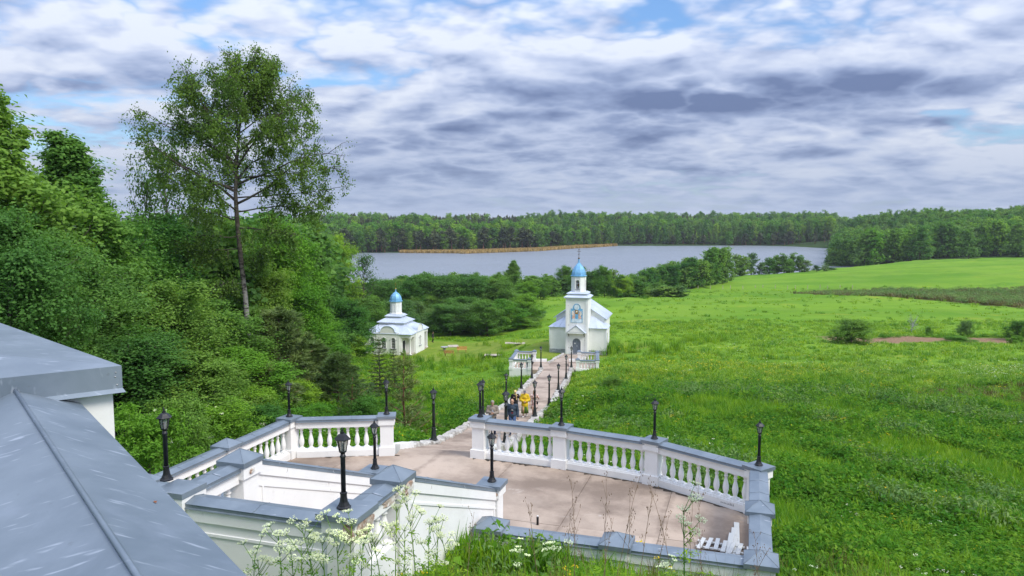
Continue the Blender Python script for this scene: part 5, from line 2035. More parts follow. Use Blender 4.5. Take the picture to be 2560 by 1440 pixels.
def gen_broad(seed, H=10, Rr=3.2, base=.12, nl=26, per=120, L=.26, W=.17, shape='round', trunk_r=.16, mat='leaf_mid', bark='bark', sub=5, spread=.40, flowers=0):
    t = Tree(seed); r = t.r
    tp, td, tr_ = t.limb((0, 0, -.4), (0, 0, 1), H * .93 + .4, trunk_r, 9, (0, 0, .25), .05, .12, 8)
    az = r.uniform(0, 6.28)
    for i in range(nl):
        f = base + (1 - base) * ((i + r.uniform(0, .9)) / nl) * .97
        z = f * H * .93
        j = min(len(tp) - 2, int(f * 9)); fr = f * 9 - j
        p = tp[j] * (1 - fr) + tp[j + 1] * fr
        if shape == 'round':
            k = math.sqrt(max(.06, 1 - ((f - .48) / .56) ** 2))
        elif shape == 'cone':
            k = max(.10, 1.06 - f) ** .72 * 1.02
        else:
            k = min(1, .75 + .5 * (1 - f))
        ln = Rr * k * r.uniform(.72, 1.15)
        az += 2.4 + r.uniform(-.5, .5)
        el = .15 + .9 * f + r.uniform(-.2, .2)
        d = np.array((math.cos(az) * math.cos(el), math.sin(az) * math.cos(el), math.sin(el)))
        lp, ld, lr = t.limb(p, d, ln, trunk_r * .42 * (1 - .6 * f), 4, (0, 0, .25), .22, .2, 5)
        ks = .40 + .60 * min(1, ln / Rr)
        for q in (2, 3, 4):
            t.tips.append((lp[q], ld[q], (.8 + .12 * q) * ks))
        for s in range(sub):
            a = r.integers(1, 5)
            d2 = unit(ld[a] + r.normal(0, .75, 3) + np.array((0, 0, .15)))
            l2 = ln * r.uniform(.25, .45)
            sp, sdr, _ = t.limb(lp[a], d2, l2, trunk_r * .13, 2, (0, 0, .1), .2, .3, 3)
            t.tips.append((sp[2], sdr[2], r.uniform(.7, 1.25) * ks))
    t.tips.append((tp[-1], np.array((0, 0, 1.)), .35))
    t.tips.append((tp[-2], np.array((0, 0, 1.)), .5))
    V, F = crown_from(t.tips, per, spread * Rr / 3.2 * .9, L, W, r, .8, .55)
    if flowers:
        pick = [t.tips[i] for i in r.choice(len(t.tips), flowers, replace=False)]
        pick = [(p + o * .25 + np.array((0, 0, .12)), o, s * .25) for p, o, s in pick]
        V2, F2 = crown_from(pick, 40, .30, .045, .04, r, .8, .9)
        F2 = F2 + len(V)
        mi = np.r_[np.zeros(len(F), int), np.ones(len(F2), int)]
        return t.wood.mesh('trunk', False), np_mesh('crown', np.concatenate([V, V2]), np.concatenate([F, F2]), [MAT[mat], MAT['umbel']], mi), MAT[bark]
    return t.wood.mesh('trunk', False), np_mesh('crown', V, F, [MAT[mat]]), MAT[bark]


def gen_conifer(seed, H=16, Rr=2.6, whorls=22, arms=6, per=16, L=.9, W=.28, mat='needle_dark', base=.06, droop=.25, bark='bark', top=1.0):
    t = Tree(seed); r = t.r
    t.wood.tube([(0, 0, -.4), (0, 0, H * .5), (0, 0, H)], [H * .012, H * .008, .02], 7)
    C, D, U, Ls = [], [], [], []
    for i in range(whorls):
        f = base + (1 - base) * i / whorls
        z = f * H
        ln = Rr * (1 - f) ** .85 * r.uniform(.85, 1.12) + .18
        a0 = r.uniform(0, 6.28)
        for k in range(arms):
            a = a0 + 6.283 * k / arms + r.uniform(-.25, .25)
            o = np.array((math.cos(a), math.sin(a), -droop * (1 - f) + .35 * f))
            end = np.array((0, 0, z)) + o * ln
            t.wood.tube([(0, 0, z), tuple(end)], [.03 * (1 - f) + .008, .006], 3)
            m = max(4, int(per * (1 - f * .7)))
            s = r.uniform(.12, 1.0, m)
            c = np.array((0, 0, z)) + o * ln * s[:, None] + r.normal(0, .07 * ln, (m, 3)) * np.array((1, 1, .5))
            d = unit(o + r.normal(0, .45, (m, 3)) + np.array((0, 0, -.15)))
            C.append(c); D.append(d); U.append(unit(np.array((0, 0, 1.)) + r.normal(0, .5, (m, 3)))); Ls.append(L * (1 - .45 * f) * r.uniform(.6, 1.2, m))
    C, D, U, Ls = np.concatenate(C), np.concatenate(D), np.concatenate(U), np.concatenate(Ls)
    V, F = leaf_quads(C, D, U, Ls, Ls * W / L)
    return t.wood.mesh('trunk', False), np_mesh('crown', V, F, [MAT[mat]]), MAT[bark]


def gen_young_pine(seed, H=5.0, Rr=1.7, mat='needle_pine', whorls=10, tufts=12, needles=30, NL=.27):
    """long-needled pine: upswept arms with brushes of needles"""
    t = Tree(seed); r = t.r
    t.wood.tube([(0, 0, -.3), (.05, 0, H * .5), (0, .05, H)], [.05, .035, .012], 7)
    C, D, U, Ls = [], [], [], []

    def brush(p, d, n):
        o = unit(d + r.normal(0, .6, (n, 3)))
        C.append(p + o * NL * .45 + r.normal(0, .03, (n, 3))); D.append(o); U.append(r.normal(0, 1, (n, 3))); Ls.append(NL * r.uniform(.7, 1.2, n))
    for i in range(whorls):
        f = .08 + .92 * i / whorls
        z = f * H
        ln = Rr * (1.05 - f) * r.uniform(.8, 1.15) + .15
        a0 = r.uniform(0, 6.28)
        for k in range(6):
            a = a0 + 1.047 * k + r.uniform(-.3, .3)
            d = np.array((math.cos(a), math.sin(a), .15 + .5 * f))
            lp, ld, _ = t.limb((0, 0, z), d, ln, .025 * (1.2 - f), 4, (0, 0, .35), .15, .3, 4)
            for s in range(tufts):
                q = r.uniform(.3, 1.0) * 4
                j = min(3, int(q)); p = lp[j] + (lp[j + 1] - lp[j]) * (q - j) + r.normal(0, .09, 3)
                brush(p, unit(ld[j] + np.array((0, 0, .5)) + r.normal(0, .4, 3)), needles)
    brush(np.array((0, .05, H)), np.array((0, 0, 1.)), needles * 2)
    C, D, U, Ls = np.concatenate(C), np.concatenate(D), np.concatenate(U), np.concatenate(Ls)
    V, F = leaf_quads(C, D, U, Ls, np.full(len(Ls), .026), 0)
    return t.wood.mesh('trunk', False), np_mesh('crown', V, F, [MAT[mat]]), MAT['pine_bark']


def gen_hero_birch(H=20.6):
    """the tall birch of the photograph: bare lower stem, open irregular crown, drooping twigs"""
    t = Tree(77); r = t.r
    # stem leans a little to the left going up (x relative to the foot, z height)
    stem = [(0, 0, -.5), (-.05, 0, 2.5), (-.22, .05, 5.5), (-.42, 0, 8.2), (-.58, .05, 10.6), (-.60, 0, 12.0), (-.45, 0, 14.0), (-.2, .1, 16.5), (.25, 0, 18.6), (.35, 0, 20.3)]
    rad = [.20, .175, .16, .15, .14, .125, .095, .065, .04, .018]
    t.wood.tube(stem, rad, 9)

    def at(z):
        zs = [p[2] for p in stem]
        return np.array([np.interp(z, zs, [p[k] for p in stem]) for k in range(3)])
    limbs = [  # height, side (x), depth (y), rise, length, thickness
        (11.6, -1, .15, .45, 6.4, .10), (11.4, 1, -.1, .30, 5.6, .085), (12.2, -.9, -.35, .75, 6.2, .10), (12.6, 1, .25, .35, 6.2, .085), (10.9, 1, .5, .12, 4.6, .05),
        (13.2, -.7, .5, .9, 5.4, .075), (13.6, .85, -.4, .6, 5.6, .08), (14.2, -.6, -.2, 1.15, 5.6, .075), (14.6, .7, .3, .75, 4.8, .065), (15.2, .35, -.5, 1.3, 4.6, .06), (15.6, -.5, .4, 1.4, 4.4, .055),
        (16.2, .6, .1, 1.1, 3.9, .05), (16.8, -.3, -.4, 1.5, 3.6, .045), (17.4, .4, .4, 1.3, 3.0, .04), (18.0, -.3, .2, 1.6, 2.6, .035), (18.4, .5, -.2, 1.4, 2.4, .03),
        (10.4, -.8, .3, -.05, 4.4, .05), (9.9, .9, -.3, .05, 4.2, .045), (9.4, -.9, -.2, -.1, 3.4, .035), (11.0, -.1, -1, .4, 4.6, .06), (12.9, .1, 1, .5, 4.8, .06), (8.6, -1, .1, -.05, 2.6, .04), (14.0, -1, .0, .55, 6.0, .06), (13.0, 1, 0, .18, 6.0, .06), (15.0, -1, .1, .75, 5.2, .05), (16.0, -1, -.1, .9, 4.2, .045), (16.6, 1, -.1, .8, 3.8, .04), (15.4, 1, .1, .5, 5.0, .045), (17.2, -.8, .1, 1.0, 3.2, .035), (12.4, -1, .3, .2, 5.6, .05), (11.8, 1, .3, .05, 5.6, .05), (13.4, .2, -1, .5, 4.6, .05), (12.0, -.3, 1, .3, 4.8, .05), (15.8, .9, .2, .9, 4.6, .05), (16.4, .8, -.3, 1.2, 4.0, .045), (15.0, -.8, .3, 1.1, 4.8, .05), (14.6, .9, 0, .9, 5.2, .055), (13.8, -.9, -.2, .8, 5.4, .05), (17.0, .7, .2, .9, 3.6, .04), (7.4, 1, .3, .2, 1.8, .02), (6.4, -1, -.3, .2, 1.6, .02)]
    for (z, sx, sy, rise, ln, th) in limbs:
        d = np.array((sx, sy, rise))
        lp, ld, _ = t.limb(at(z), d, ln, th, 7, (0, 0, .10 if rise > .3 else .02), .30, .22, 6)
        for q in range(2, 8):
            for s in range(3 if q > 3 else 2):
                d2 = unit(ld[q] * .8 + r.normal(0, .7, 3) + np.array((0, 0, .12)))
                l2 = ln * r.uniform(.14, .30)
                sp, sdr, _ = t.limb(lp[q], d2, l2, .022, 3, (0, 0, -.15), .3, .35, 4)
                for e in (1, 2, 3):
                    if r.uniform() < .78:
                        t.tips.append((sp[e], sdr[e], r.uniform(.6, 1.2)))
                # hanging twigs
                for h in range(2):
                    b = sp[r.integers(1, 4)]
                    ht = b + np.array((r.normal(0, .25), r.normal(0, .25), -r.uniform(.4, 1.1)))
                    t.wood.tube([tuple(b), tuple((b + ht) / 2 + r.normal(0, .05, 3)), tuple(ht)], [.007, .005, .003], 3)
                    t.tips.append((b * .4 + ht * .6, np.array((0, 0, -1.)), r.uniform(.4, .7)))
    V, F = crown_from(t.tips, 22, .27, .14, .098, r, .8, .3, .30, sig=.75)
    # climbing leaves low on the stem
    return t.wood.mesh('trunk', False), np_mesh('crown', V, F, [MAT['leaf_birch']]), MAT['birch_bark']


PROTO = {}


def proto(key, fn, **kw):
    PROTO[key] = fn(**kw)


def make_protos():
    proto('oak', gen_broad, seed=1, H=10, Rr=3.4, nl=30, per=170, L=.185, W=.115, mat='leaf_mid')
    proto('oak_b', gen_broad, seed=2, H=10, Rr=3.2, nl=30, per=170, L=.185, W=.115, mat='leaf_deep')
    proto('cone', gen_broad, seed=3, H=10, Rr=2.8, nl=34, per=170, L=.185, W=.115, mat='leaf_mid', shape='cone', spread=.36)
    proto('tall', gen_broad, seed=4, H=10, Rr=2.4, nl=34, per=170, L=.185, W=.115, mat='leaf_deep', shape='tall', spread=.36)
    proto('fresh', gen_broad, seed=5, H=10, Rr=3.2, nl=28, per=170, L=.185, W=.115, mat='leaf_bright')
    proto('open', gen_broad, seed=6, H=10, Rr=2.4, nl=26, per=11, mat='leaf_birch', base=.3, spread=.5, L=.19, W=.13)
    proto('bush', gen_broad, seed=7, H=4, Rr=2.2, nl=22, per=80, L=.15, W=.10, mat='leaf_mid', base=.02, trunk_r=.06, spread=.38)
    proto('bush_fresh', gen_broad, seed=8, H=4, Rr=2.2, nl=22, per=80, L=.15, W=.09, mat='leaf_bright', base=.02, trunk_r=.06, spread=.38)
    proto('bush_grey', gen_broad, seed=9, H=4, Rr=2.3, nl=24, per=70, L=.20, W=.07, mat='leaf_grey', base=.02, trunk_r=.06, spread=.42)
    proto('elder', gen_broad, seed=10, flowers=16, H=4, Rr=2.2, nl=24, per=70, L=.17, W=.065, mat='leaf_bright', base=.02, trunk_r=.06, spread=.36)
    proto('near_cone', gen_broad, seed=12, H=16, Rr=4.0, nl=46, per=150, L=.20, W=.125, mat='leaf_mid', shape='cone', spread=.34, trunk_r=.2)
    proto('near_oak', gen_broad, seed=13, H=16, Rr=4.4, nl=44, per=150, L=.20, W=.125, mat='leaf_deep', spread=.36, trunk_r=.2)
    # distant kinds: fewer, larger leaf sprays
    for k, (m, s) in enumerate((('leaf_mid', 'round'), ('leaf_bright', 'round'), ('leaf_deep', 'tall'), ('leaf_grey', 'round'))):
        proto('far%d' % k, gen_broad, seed=30 + k, H=10, Rr=3.0, nl=20, per=18, L=.55, W=.42, mat=m, shape=s, sub=3, spread=.5, base=.08)
    proto('farbirch', gen_broad, seed=36, H=10, Rr=2.0, nl=20, per=18, L=.45, W=.34, mat='leaf_mid', shape='tall', sub=3, spread=.45, base=.18)
    proto('farpine', gen_broad, seed=37, H=10, Rr=1.9, nl=18, per=18, L=.55, W=.40, mat='needle_far', shape='round', sub=3, spread=.42, base=.32, bark='pine_bark')
    proto('farspruce', gen_conifer, seed=38, H=10, Rr=1.7, whorls=16, arms=6, per=7, L=.7, W=.4, mat='needle_far')
    proto('spruce', gen_conifer, seed=39, H=4.5, Rr=1.2, whorls=16, arms=7, per=26, L=.30, W=.06, mat='needle_dark', droop=.15)
    proto('pine_a', gen_young_pine, seed=40)
    proto('pine_b', gen_young_pine, seed=41, H=5, Rr=1.9, whorls=8)
    proto('pine_thin', gen_young_pine, seed=42, H=5, Rr=1.5, whorls=7, tufts=5, needles=16)


make_protos()
PH = {'near_cone': 16, 'near_oak': 16, 'oak': 10, 'oak_b': 10, 'cone': 10, 'tall': 10, 'fresh': 10, 'open': 10, 'bush': 4, 'bush_fresh': 4, 'bush_grey': 4, 'elder': 4, 'far0': 10, 'far1': 10, 'far2': 10, 'far3': 10, 'farbirch': 10, 'farpine': 10, 'farspruce': 10, 'spruce': 4.5, 'pine_a': 5, 'pine_b': 5, 'pine_thin': 5}
for _k, (_tw, _cr, _bk) in PROTO.items():
    _tw.materials.append(_bk)
    _zs = np.empty(len(_cr.vertices) * 3, np.float32); _cr.vertices.foreach_get('co', _zs)
    _zs = _zs.reshape(-1, 3)
    PROTO[_k] = (_tw, _cr, float(np.percentile(_zs[:, 2], 99.5)), float(np.percentile(np.hypot(_zs[:, 0], _zs[:, 1]), 97)))


def plant(key, x, y, H, width, label, group, name='tree', cat='tree', seed=0, sink=.1):
    """one tree of a kind: trunk and crown under an empty, at its place on the ground"""
    tw, cr, ph, pr = PROTO[key]
    z = gz(x, y)
    rnd = random.Random(seed * 7919 + int(x * 131) + int(y * 17))
    o = empty(name, (x, y, z - sink), rnd.uniform(0, 6.28))
    sz = H / ph
    sx = width / (2 * pr)
    o.scale = (sx, sx * rnd.uniform(.92, 1.08), sz)
    o.rotation_euler = (rnd.uniform(-.03, .03), rnd.uniform(-.03, .03), rnd.uniform(0, 6.28))
    tag(o, label, cat, group)
    link('trunk', tw, None, o)
    link('crown', cr, None, o)
    return o


def plant_px(key, u, vtop, Y, wpx, label, group, **kw):
    """a tree whose top stands at picture place (u, vtop) when at depth Y, wpx wide in the picture"""
    top = PY(u, vtop, Y)
    x = top[0]
    H = top[2] - gz(x, Y)
    return plant(key, x, Y, max(H, .6), wpx / 1900 * Y, label, group, **kw)


def build_wood():
    G = 'trees of the wood on the left'
    rows = [  # kind, u, v of the top, depth, width in px, label
        ('near_cone', -60, 200, 28, 560, 'tallest leafy tree at the left edge of the picture'),
        ('near_cone', 50, 440, 31, 260, 'tall dark tree just inside the left picture edge'),
        ('near_cone', 165, 340, 37, 420, 'pointed leafy tree second from the left edge'),
        ('cone', 262, 470, 41, 190, 'leafy tree between the pointed tree and the slim open one'),
        ('open', 335, 415, 52, 120, 'slim open-crowned tree standing against the sky'),
        ('open', 432, 335, 56, 150, 'thin open birch close behind the left of the tall birch'),
        ('open', 478, 420, 60, 120, 'thin bare-stemmed tree behind the tall birch'),
        ('near_oak', 110, 580, 26, 420, 'dense low broadleaf tree behind the foreground roof cap'),
        ('near_oak', -20, 520, 22, 420, 'dense dark broadleaf tree at the far left middle'),
        ('oak', 330, 560, 45, 280, 'round leafy tree below the slim open tree'),
        ('tall', 420, 545, 52, 240, 'leafy tree left of the tall birch stem'),
        ('oak_b', 250, 660, 31, 330, 'dark leafy tree in the middle of the wood, low'),
        ('oak', 400, 700, 36, 320, 'mid-green leafy tree below left of the birch'),
        ('oak_b', 545, 560, 60, 240, 'dark leafy tree directly behind the birch stem'),
        ('fresh', 705, 550, 64, 240, 'bright leafy tree right of the birch stem'),
        ('oak', 640, 640, 54, 220, 'leafy tree close behind the birch stem, lower'),
        ('oak', 520, 740, 40, 300, 'low leafy tree left of the lower birch stem'),
        ('tall', 760, 590, 84, 170, 'leafy tree at the right edge of the wood'),
        ('fresh', 745, 690, 62, 190, 'bright low tree at the right edge of the wood'),
        ('oak', 680, 770, 50, 230, 'low leafy tree right of the lower birch stem'),
        ('oak_b', 350, 830, 28, 330, 'dark bushy tree above the white wall end'),
        ('oak', 480, 870, 30, 300, 'leafy low tree above the elder bushes'),
        ('fresh', 600, 870, 36, 260, 'bright low tree left of the pines'),
        ('fresh', 790, 790, 75, 150, 'bright bushy tree left of the chapel, higher'),
        ('oak', 870, 745, 100, 150, 'leafy tree just left behind the chapel'),
        ('far0', 800, 690, 120, 150, 'leafy tree behind the wood edge'),
    ]
    for i, (k, u, v, Y, w, lab) in enumerate(rows):
        plant_px(k, u, v, Y, w, lab, G, seed=i, name='broadleaf_tree')
    # hero birch
    tw, cr, bk = gen_hero_birch()
    tw.materials.append(bk)
    foot = PY(628, 950, 48)
    o = empty('birch_tree', (foot[0], 48, gz(foot[0], 48) - .1))
    top = PY(640, 132, 48)
    s = (top[2] - gz(foot[0], 48)) / 20.6
    o.scale = (s, s, s)
    tag(o, 'tall lone birch with white lower stem and open drooping crown', 'birch')
    link('trunk', tw, None, o); link('crown', cr, None, o)
    # pines, spruces and bushes at the foot of the wood
    G = 'young conifers above the terrace'
    for i, (k, u, v, Y, w, lab) in enumerate([
            ('pine_b', 690, 770, 44, 260, 'largest long-needled pine right of the birch foot'),
            ('pine_a', 770, 850, 48, 210, 'long-needled pine left of the chapel, middle one'),
            ('pine_b', 845, 880, 43, 180, 'long-needled pine above the left balustrade'),
            ('pine_a', 625, 900, 37, 230, 'dark pine below the birch stem'),
            ('pine_thin', 1012, 880, 37, 170, 'thin see-through pine sapling right of the left balustrade'),
            ('pine_thin', 880, 935, 36, 130, 'small pine just behind the left balustrade')]):
        plant_px(k, u, v, Y, w, lab, G, seed=i, name='pine_tree', cat='pine')
    for i, (u, v, Y, w, lab) in enumerate([(948, 845, 54, 85, 'small dark spruce in front of the chapel'), (985, 870, 58, 60, 'slender little spruce below the chapel porch')]):
        plant_px('spruce', u, v, Y, w, lab, 'small spruces below the chapel', seed=i, name='spruce_tree', cat='spruce')
    G = 'bushes along the edge of the wood'
    for i, (k, u, v, Y, w, lab) in enumerate([
            ('elder', 365, 1005, 20.5, 250, 'bright elder bush with pale flowers behind the left garden lamp'),
            ('elder', 555, 1000, 27, 210, 'bright elder bush behind the left balustrade'),
            ('bush', 450, 985, 24, 190, 'green bush between the two bright elder bushes'),
            ('bush', 660, 1005, 29.5, 150, 'green bush behind the bend of the left balustrade'),
            ('bush_fresh', 770, 1010, 32, 160, 'low bright bush behind the left balustrade rail'),
            ('bush', 910, 985, 35, 120, 'low bush behind the right end of the left balustrade'),
            ('bush_fresh', 830, 850, 74, 150, 'light green bush left of the chapel wall'),
            ('bush_fresh', 885, 838, 98, 90, 'light green bush close to the left chapel corner'),
            ('bush', 700, 880, 58, 150, 'mid-green bush among the pines'), ('bush_fresh', 735, 945, 40, 130, 'fresh green bush at the foot of the pines'), ('bush_fresh', 655, 960, 34, 130, 'fresh green bush above the bend lamp')]):
        plant_px(k, u, v, Y, w, lab, G, seed=i, name='bush', cat='bush')


build_wood()


def build_shore_trees():
    rnd = random.Random(11)
    G = 'trees and bushes behind the chapel'
    rows = [('fresh', 840, 590, 150, 110, 'pale green tree standing before the lake left of the chapel'), ('open', 905, 632, 152, 85, 'see-through weeping birch at the left end of the lake'),
            ('far2', 815, 640, 140, 95, 'dark leafy tree beside the pale green one'), ('oak', 905, 742, 132, 130, 'dense tree behind the left chapel roof'),
            ('fresh', 855, 775, 122, 90, 'bright bush-like tree left of the chapel roof'), ('oak_b', 960, 700, 160, 130, 'dark tree behind the chapel dome, left'),
            ('oak', 1030, 690, 165, 140, 'dense tree behind the chapel dome, right'), ('oak_b', 1110, 688, 165, 150, 'darkest round tree right of the chapel dome'),
            ('oak_b', 1180, 690, 168, 150, 'dark round tree in the middle of the lakeside thicket'), ('oak', 1235, 695, 170, 120, 'green tree at the right of the lakeside thicket'),
            ('fresh', 1310, 735, 150, 95, 'bright bushy tree at the right end of the thicket'), ('bush_grey', 1090, 770, 146, 110, 'grey-green bush right of the chapel roof'),
            ('bush_grey', 1185, 755, 142, 130, 'grey-green bush above the lawn'), ('bush', 1130, 775, 150, 110, 'leafy bush between the two grey-green ones'), ('bush', 1260, 760, 150, 90, 'leafy bush beside the bright tree'),
            ('bush_grey', 830, 735, 128, 110, 'grey-green bush at the foot of the dark tree'), ('bush_grey', 1000, 745, 140, 110, 'grey-green bush behind the chapel drum'),
            ('spruce', 862, 800, 112, 50, 'yellowish young spruce left of the chapel roof'), ('spruce', 800, 790, 108, 55, 'dark young spruce farthest left of the chapel'), ('cone', 1285, 652, 215, 56, 'pointed tree rising above the near lake shore')]
    for i, (k, u, v, Y, w, lab) in enumerate(rows):
        plant_px(k, u, v, Y, w, lab, G, seed=50 + i, name='lakeside_tree' if 'tree' in lab or 'birch' in lab else ('spruce_tree' if 'spruce' in lab else 'bush'), cat='spruce' if 'spruce' in lab else ('bush' if 'bush ' in lab else 'tree'))
    # the thicket between the chapel, the church and the lake
    for i in range(46):
        u = 790 + rnd.random() * 540
        Y = 132 + rnd.random() * 58
        v = np.interp(u, [780, 900, 960, 1250, 1340], [700, 715, 705, 708, 760]) + (190 - Y) * .9 + rnd.uniform(-10, 18)
        if Y < 150 and 900 < u < 1075:
            continue
        plant_px(rnd.choice(['oak', 'fresh', 'oak', 'bush_fresh', 'bush_grey', 'bush_grey', 'oak_b']), u, v, Y, rnd.uniform(75, 130), 'leafy shrub in the thicket between chapel, church and lake', 'thicket behind the chapel', seed=150 + i, name='thicket_shrub', cat='shrub')
    # belt of small trees along the near shore, left to right
    lab = 'small green tree in the belt along the near lake shore behind the church'
    for i in range(46):
        t = i / 45
        u = 960 + t * 740 + rnd.uniform(-10, 10)
        Y = rnd.uniform(205, 235) if u > 1330 else rnd.uniform(185, 230)
        v = 694 + rnd.uniform(-14, 14) - (18 if 1380 < u < 1560 and rnd.random() < .6 else 0) + (12 if u > 1600 else 0)
        if u < 1000:
            v += 4
        plant_px(rnd.choice(['far0', 'far0', 'far2', 'far3', 'oak', 'fresh']), u, v, Y, rnd.uniform(45, 75), lab, 'belt of small trees on the near shore', seed=100 + i, name='shore_tree')
    # hedge row climbing to the right, then two clumps before the lake
    for i in range(30):
        t = i / 29
        u = 1560 + t * 255 + rnd.uniform(-6, 6)
        Y = 225 + t * 60 + rnd.uniform(-8, 8)
        v = 690 - t * 55 + rnd.uniform(-12, 10) - (16 if t > .85 else 0)
        plant_px(rnd.choice(['far0', 'far2', 'far0', 'oak_b']), u, v, Y, rnd.uniform(42, 62), 'dark green tree in the row running up to the lake on the right', 'row of trees right of the church', seed=200 + i, name='row_tree')
    for i in range(16):
        u, v = [(1840, 636), (1862, 640), (1880, 632), (1852, 648), (1905, 655), (1925, 645), (1945, 638), (1962, 634), (1980, 632), (2000, 638), (2012, 650), (1935, 655), (1970, 648), (2042, 662), (2062, 664), (2078, 668)][i]
        plant_px(rnd.choice(['far3', 'far0', 'far2']), u, v, 332 + rnd.uniform(-6, 6), rnd.uniform(30, 44) * (.7 if u > 2030 else 1), 'small tree in the clumps standing before the lake at the right', 'clumps of trees before the lake', seed=300 + i, name='clump_tree')
    for i, (u, v, Y, w, k) in enumerate([(1650, 720, 214, 80, 'bush_grey'), (1600, 715, 214, 80, 'bush'), (1690, 728, 218, 40, 'bush_grey'), (1560, 718, 212, 70, 'bush')]):
        plant_px(k, u, v, Y, w, ('grey-green bush at the field edge, nearer the tree row', 'leafy bush at the field edge', 'small grey bush ending the belt', 'leafy bush behind the church roof')[i], 'bushes at the field edge', seed=400 + i, name='bush', cat='bush')
    # lone bushes in the meadow on the right
    for i, (k, u, v, Y, w, lab) in enumerate([('bush', 2130, 797, 101, 118, 'large round bush alone in the right meadow'), ('bush_grey', 2415, 800, 112, 42, 'small greyish bush near the soil strip'), ('bush', 2545, 800, 108, 62, 'bush cut by the right picture edge'),
                                             ('bush', 2322, 815, 113, 20, 'tiny dark bush beside the bare little tree'), ('bush_fresh', 2390, 838, 104, 95, 'low bush spreading over the soil strip'), ('bush_fresh', 2545, 838, 101, 50, 'low bush at the end of the soil strip'),
                                             ('bush', 2115, 718, 236, 12, 'tiny round bush on the far field boundary'), ('bush', 2036, 724, 238, 10, 'tiny bush at the left end of the brushy bank')]):
        plant_px(k, u, v, Y, w, lab, 'lone bushes in the meadow', seed=500 + i, name='bush', cat='bush')
    # shrubs on the bank behind the right balustrade
    for i, (k, u, v, Y, w, lab) in enumerate([('bush', 1530, 938, 60, 75, 'dark shrub on the bank right of the right viewing bay'), ('bush_grey', 1500, 985, 50, 90, 'greyish shrub beside the right kerb'), ('bush', 1720, 955, 56, 130, 'dark low shrub in the middle of the right bank'), ('bush', 1790, 965, 55, 110, 'dark low shrub right of the middle of the bank'),
                                             ('bush_grey', 1640, 1000, 47, 120, 'greyish shrub above the second balustrade lamp'), ('bush_fresh', 1780, 1075, 37, 90, 'bright shrub left of the corner lamp'), ('bush', 1560, 1010, 44, 100, 'leafy shrub left of the second balustrade lamp'), ('bush_fresh', 1690, 985, 50, 45, 'small bright shrub in the middle of the bank')]):
        plant_px(k, u, v, Y, w, lab, 'shrubs on the right bank', seed=550 + i, name='bush', cat='bush')
    # bare grey little tree
    p = hit(2278, 832)
    t = Tree(5)
    tp, td, _ = t.limb((0, 0, -.1), (.1, 0, 1), 1.6, .06, 4, (0, 0, .1), .2, .5)
    for k in range(16):
        lp, ld, _ = t.limb(tp[1 + k % 4], unit(t.r.normal(0, 1, 3) + np.array((0, 0, .9))), 1.3, .03, 4, (0, 0, .2), .35, .2, 4)
        for s in range(6):
            t.limb(lp[1 + s % 4], unit(ld[1 + s % 4] + t.r.normal(0, .6, 3)), .55, .014, 3, (0, 0, .1), .3, .3, 3)
    o = empty('bare_tree', p); tag(o, 'bare grey little tree in the right meadow', 'tree')
    m = t.wood.mesh('trunk', False); m.materials.append(MAT['plinth'])
    link('trunk', m, None, o)


build_shore_trees()


# ------------------------------------------------------------------ scattering for what nobody could count
def scatter(name, P, rot, scl, idx, protos, label):
    """points of one mesh carry plants: geometry nodes place one of the shapes on each"""
    me = bpy.data.meshes.new(name)
    n = len(P)
    me.vertices.add(n); me.vertices.foreach_set('co', np.asarray(P, np.float32).ravel())
    a = me.attributes.new('rot', 'FLOAT_VECTOR', 'POINT'); a.data.foreach_set('vector', np.asarray(rot, np.float32).ravel())
    a = me.attributes.new('scl', 'FLOAT_VECTOR', 'POINT'); a.data.foreach_set('vector', np.asarray(scl, np.float32).ravel())
    a = me.attributes.new('idx', 'INT', 'POINT'); a.data.foreach_set('value', np.asarray(idx, np.int32))
    ob = bpy.data.objects.new(name, me)
    COL.objects.link(ob)
    tag(ob, label, kind='stuff')
    ng = bpy.data.node_groups.new(name, 'GeometryNodeTree')
    ng.interface.new_socket('Geometry', in_out='INPUT', socket_type='NodeSocketGeometry')
    ng.interface.new_socket('Geometry', in_out='OUTPUT', socket_type='NodeSocketGeometry')
    N, Lk = ng.nodes, ng.links
    gi, go = N.new('NodeGroupInput'), N.new('NodeGroupOutput')
    mp = N.new('GeometryNodeMeshToPoints')
    Lk.new(gi.outputs[0], mp.inputs[0])
    out = N.new('GeometryNodeJoinGeometry')

    def attr(nm, ty):
        q = N.new('GeometryNodeInputNamedAttribute'); q.data_type = ty; q.inputs[0].default_value = nm
        return [s for s in q.outputs if s.enabled and s.name == 'Attribute'][0]
    ra, sa, ia = attr('rot', 'FLOAT_VECTOR'), attr('scl', 'FLOAT_VECTOR'), attr('idx', 'INT')
    for k, meshes in enumerate(protos):
        cmp_ = N.new('FunctionNodeCompare'); cmp_.data_type = 'INT'; cmp_.operation = 'EQUAL'
        ins = [s for s in cmp_.inputs if s.enabled and s.type == 'INT']
        Lk.new(ia, ins[0]); ins[1].default_value = k
        ip = N.new('GeometryNodeInstanceOnPoints')
        Lk.new(mp.outputs[0], ip.inputs['Points'])
        Lk.new(cmp_.outputs[0], ip.inputs['Selection'])
        jg = N.new('GeometryNodeJoinGeometry')
        for me2 in (meshes if isinstance(meshes, (list, tuple)) else [meshes]):
            po = bpy.data.objects.new(name + '_shape', me2)
            oi = N.new('GeometryNodeObjectInfo'); oi.inputs[0].default_value = po
            Lk.new(oi.outputs['Geometry'], jg.inputs[0])
        Lk.new(jg.outputs[0], ip.inputs['Instance'])
        Lk.new(ra, ip.inputs['Rotation']); Lk.new(sa, ip.inputs['Scale'])
        Lk.new(ip.outputs[0], out.inputs[0])
    Lk.new(out.outputs[0], go.inputs[0])
    md = ob.modifiers.new('plants', 'NODES'); md.node_group = ng
    return ob


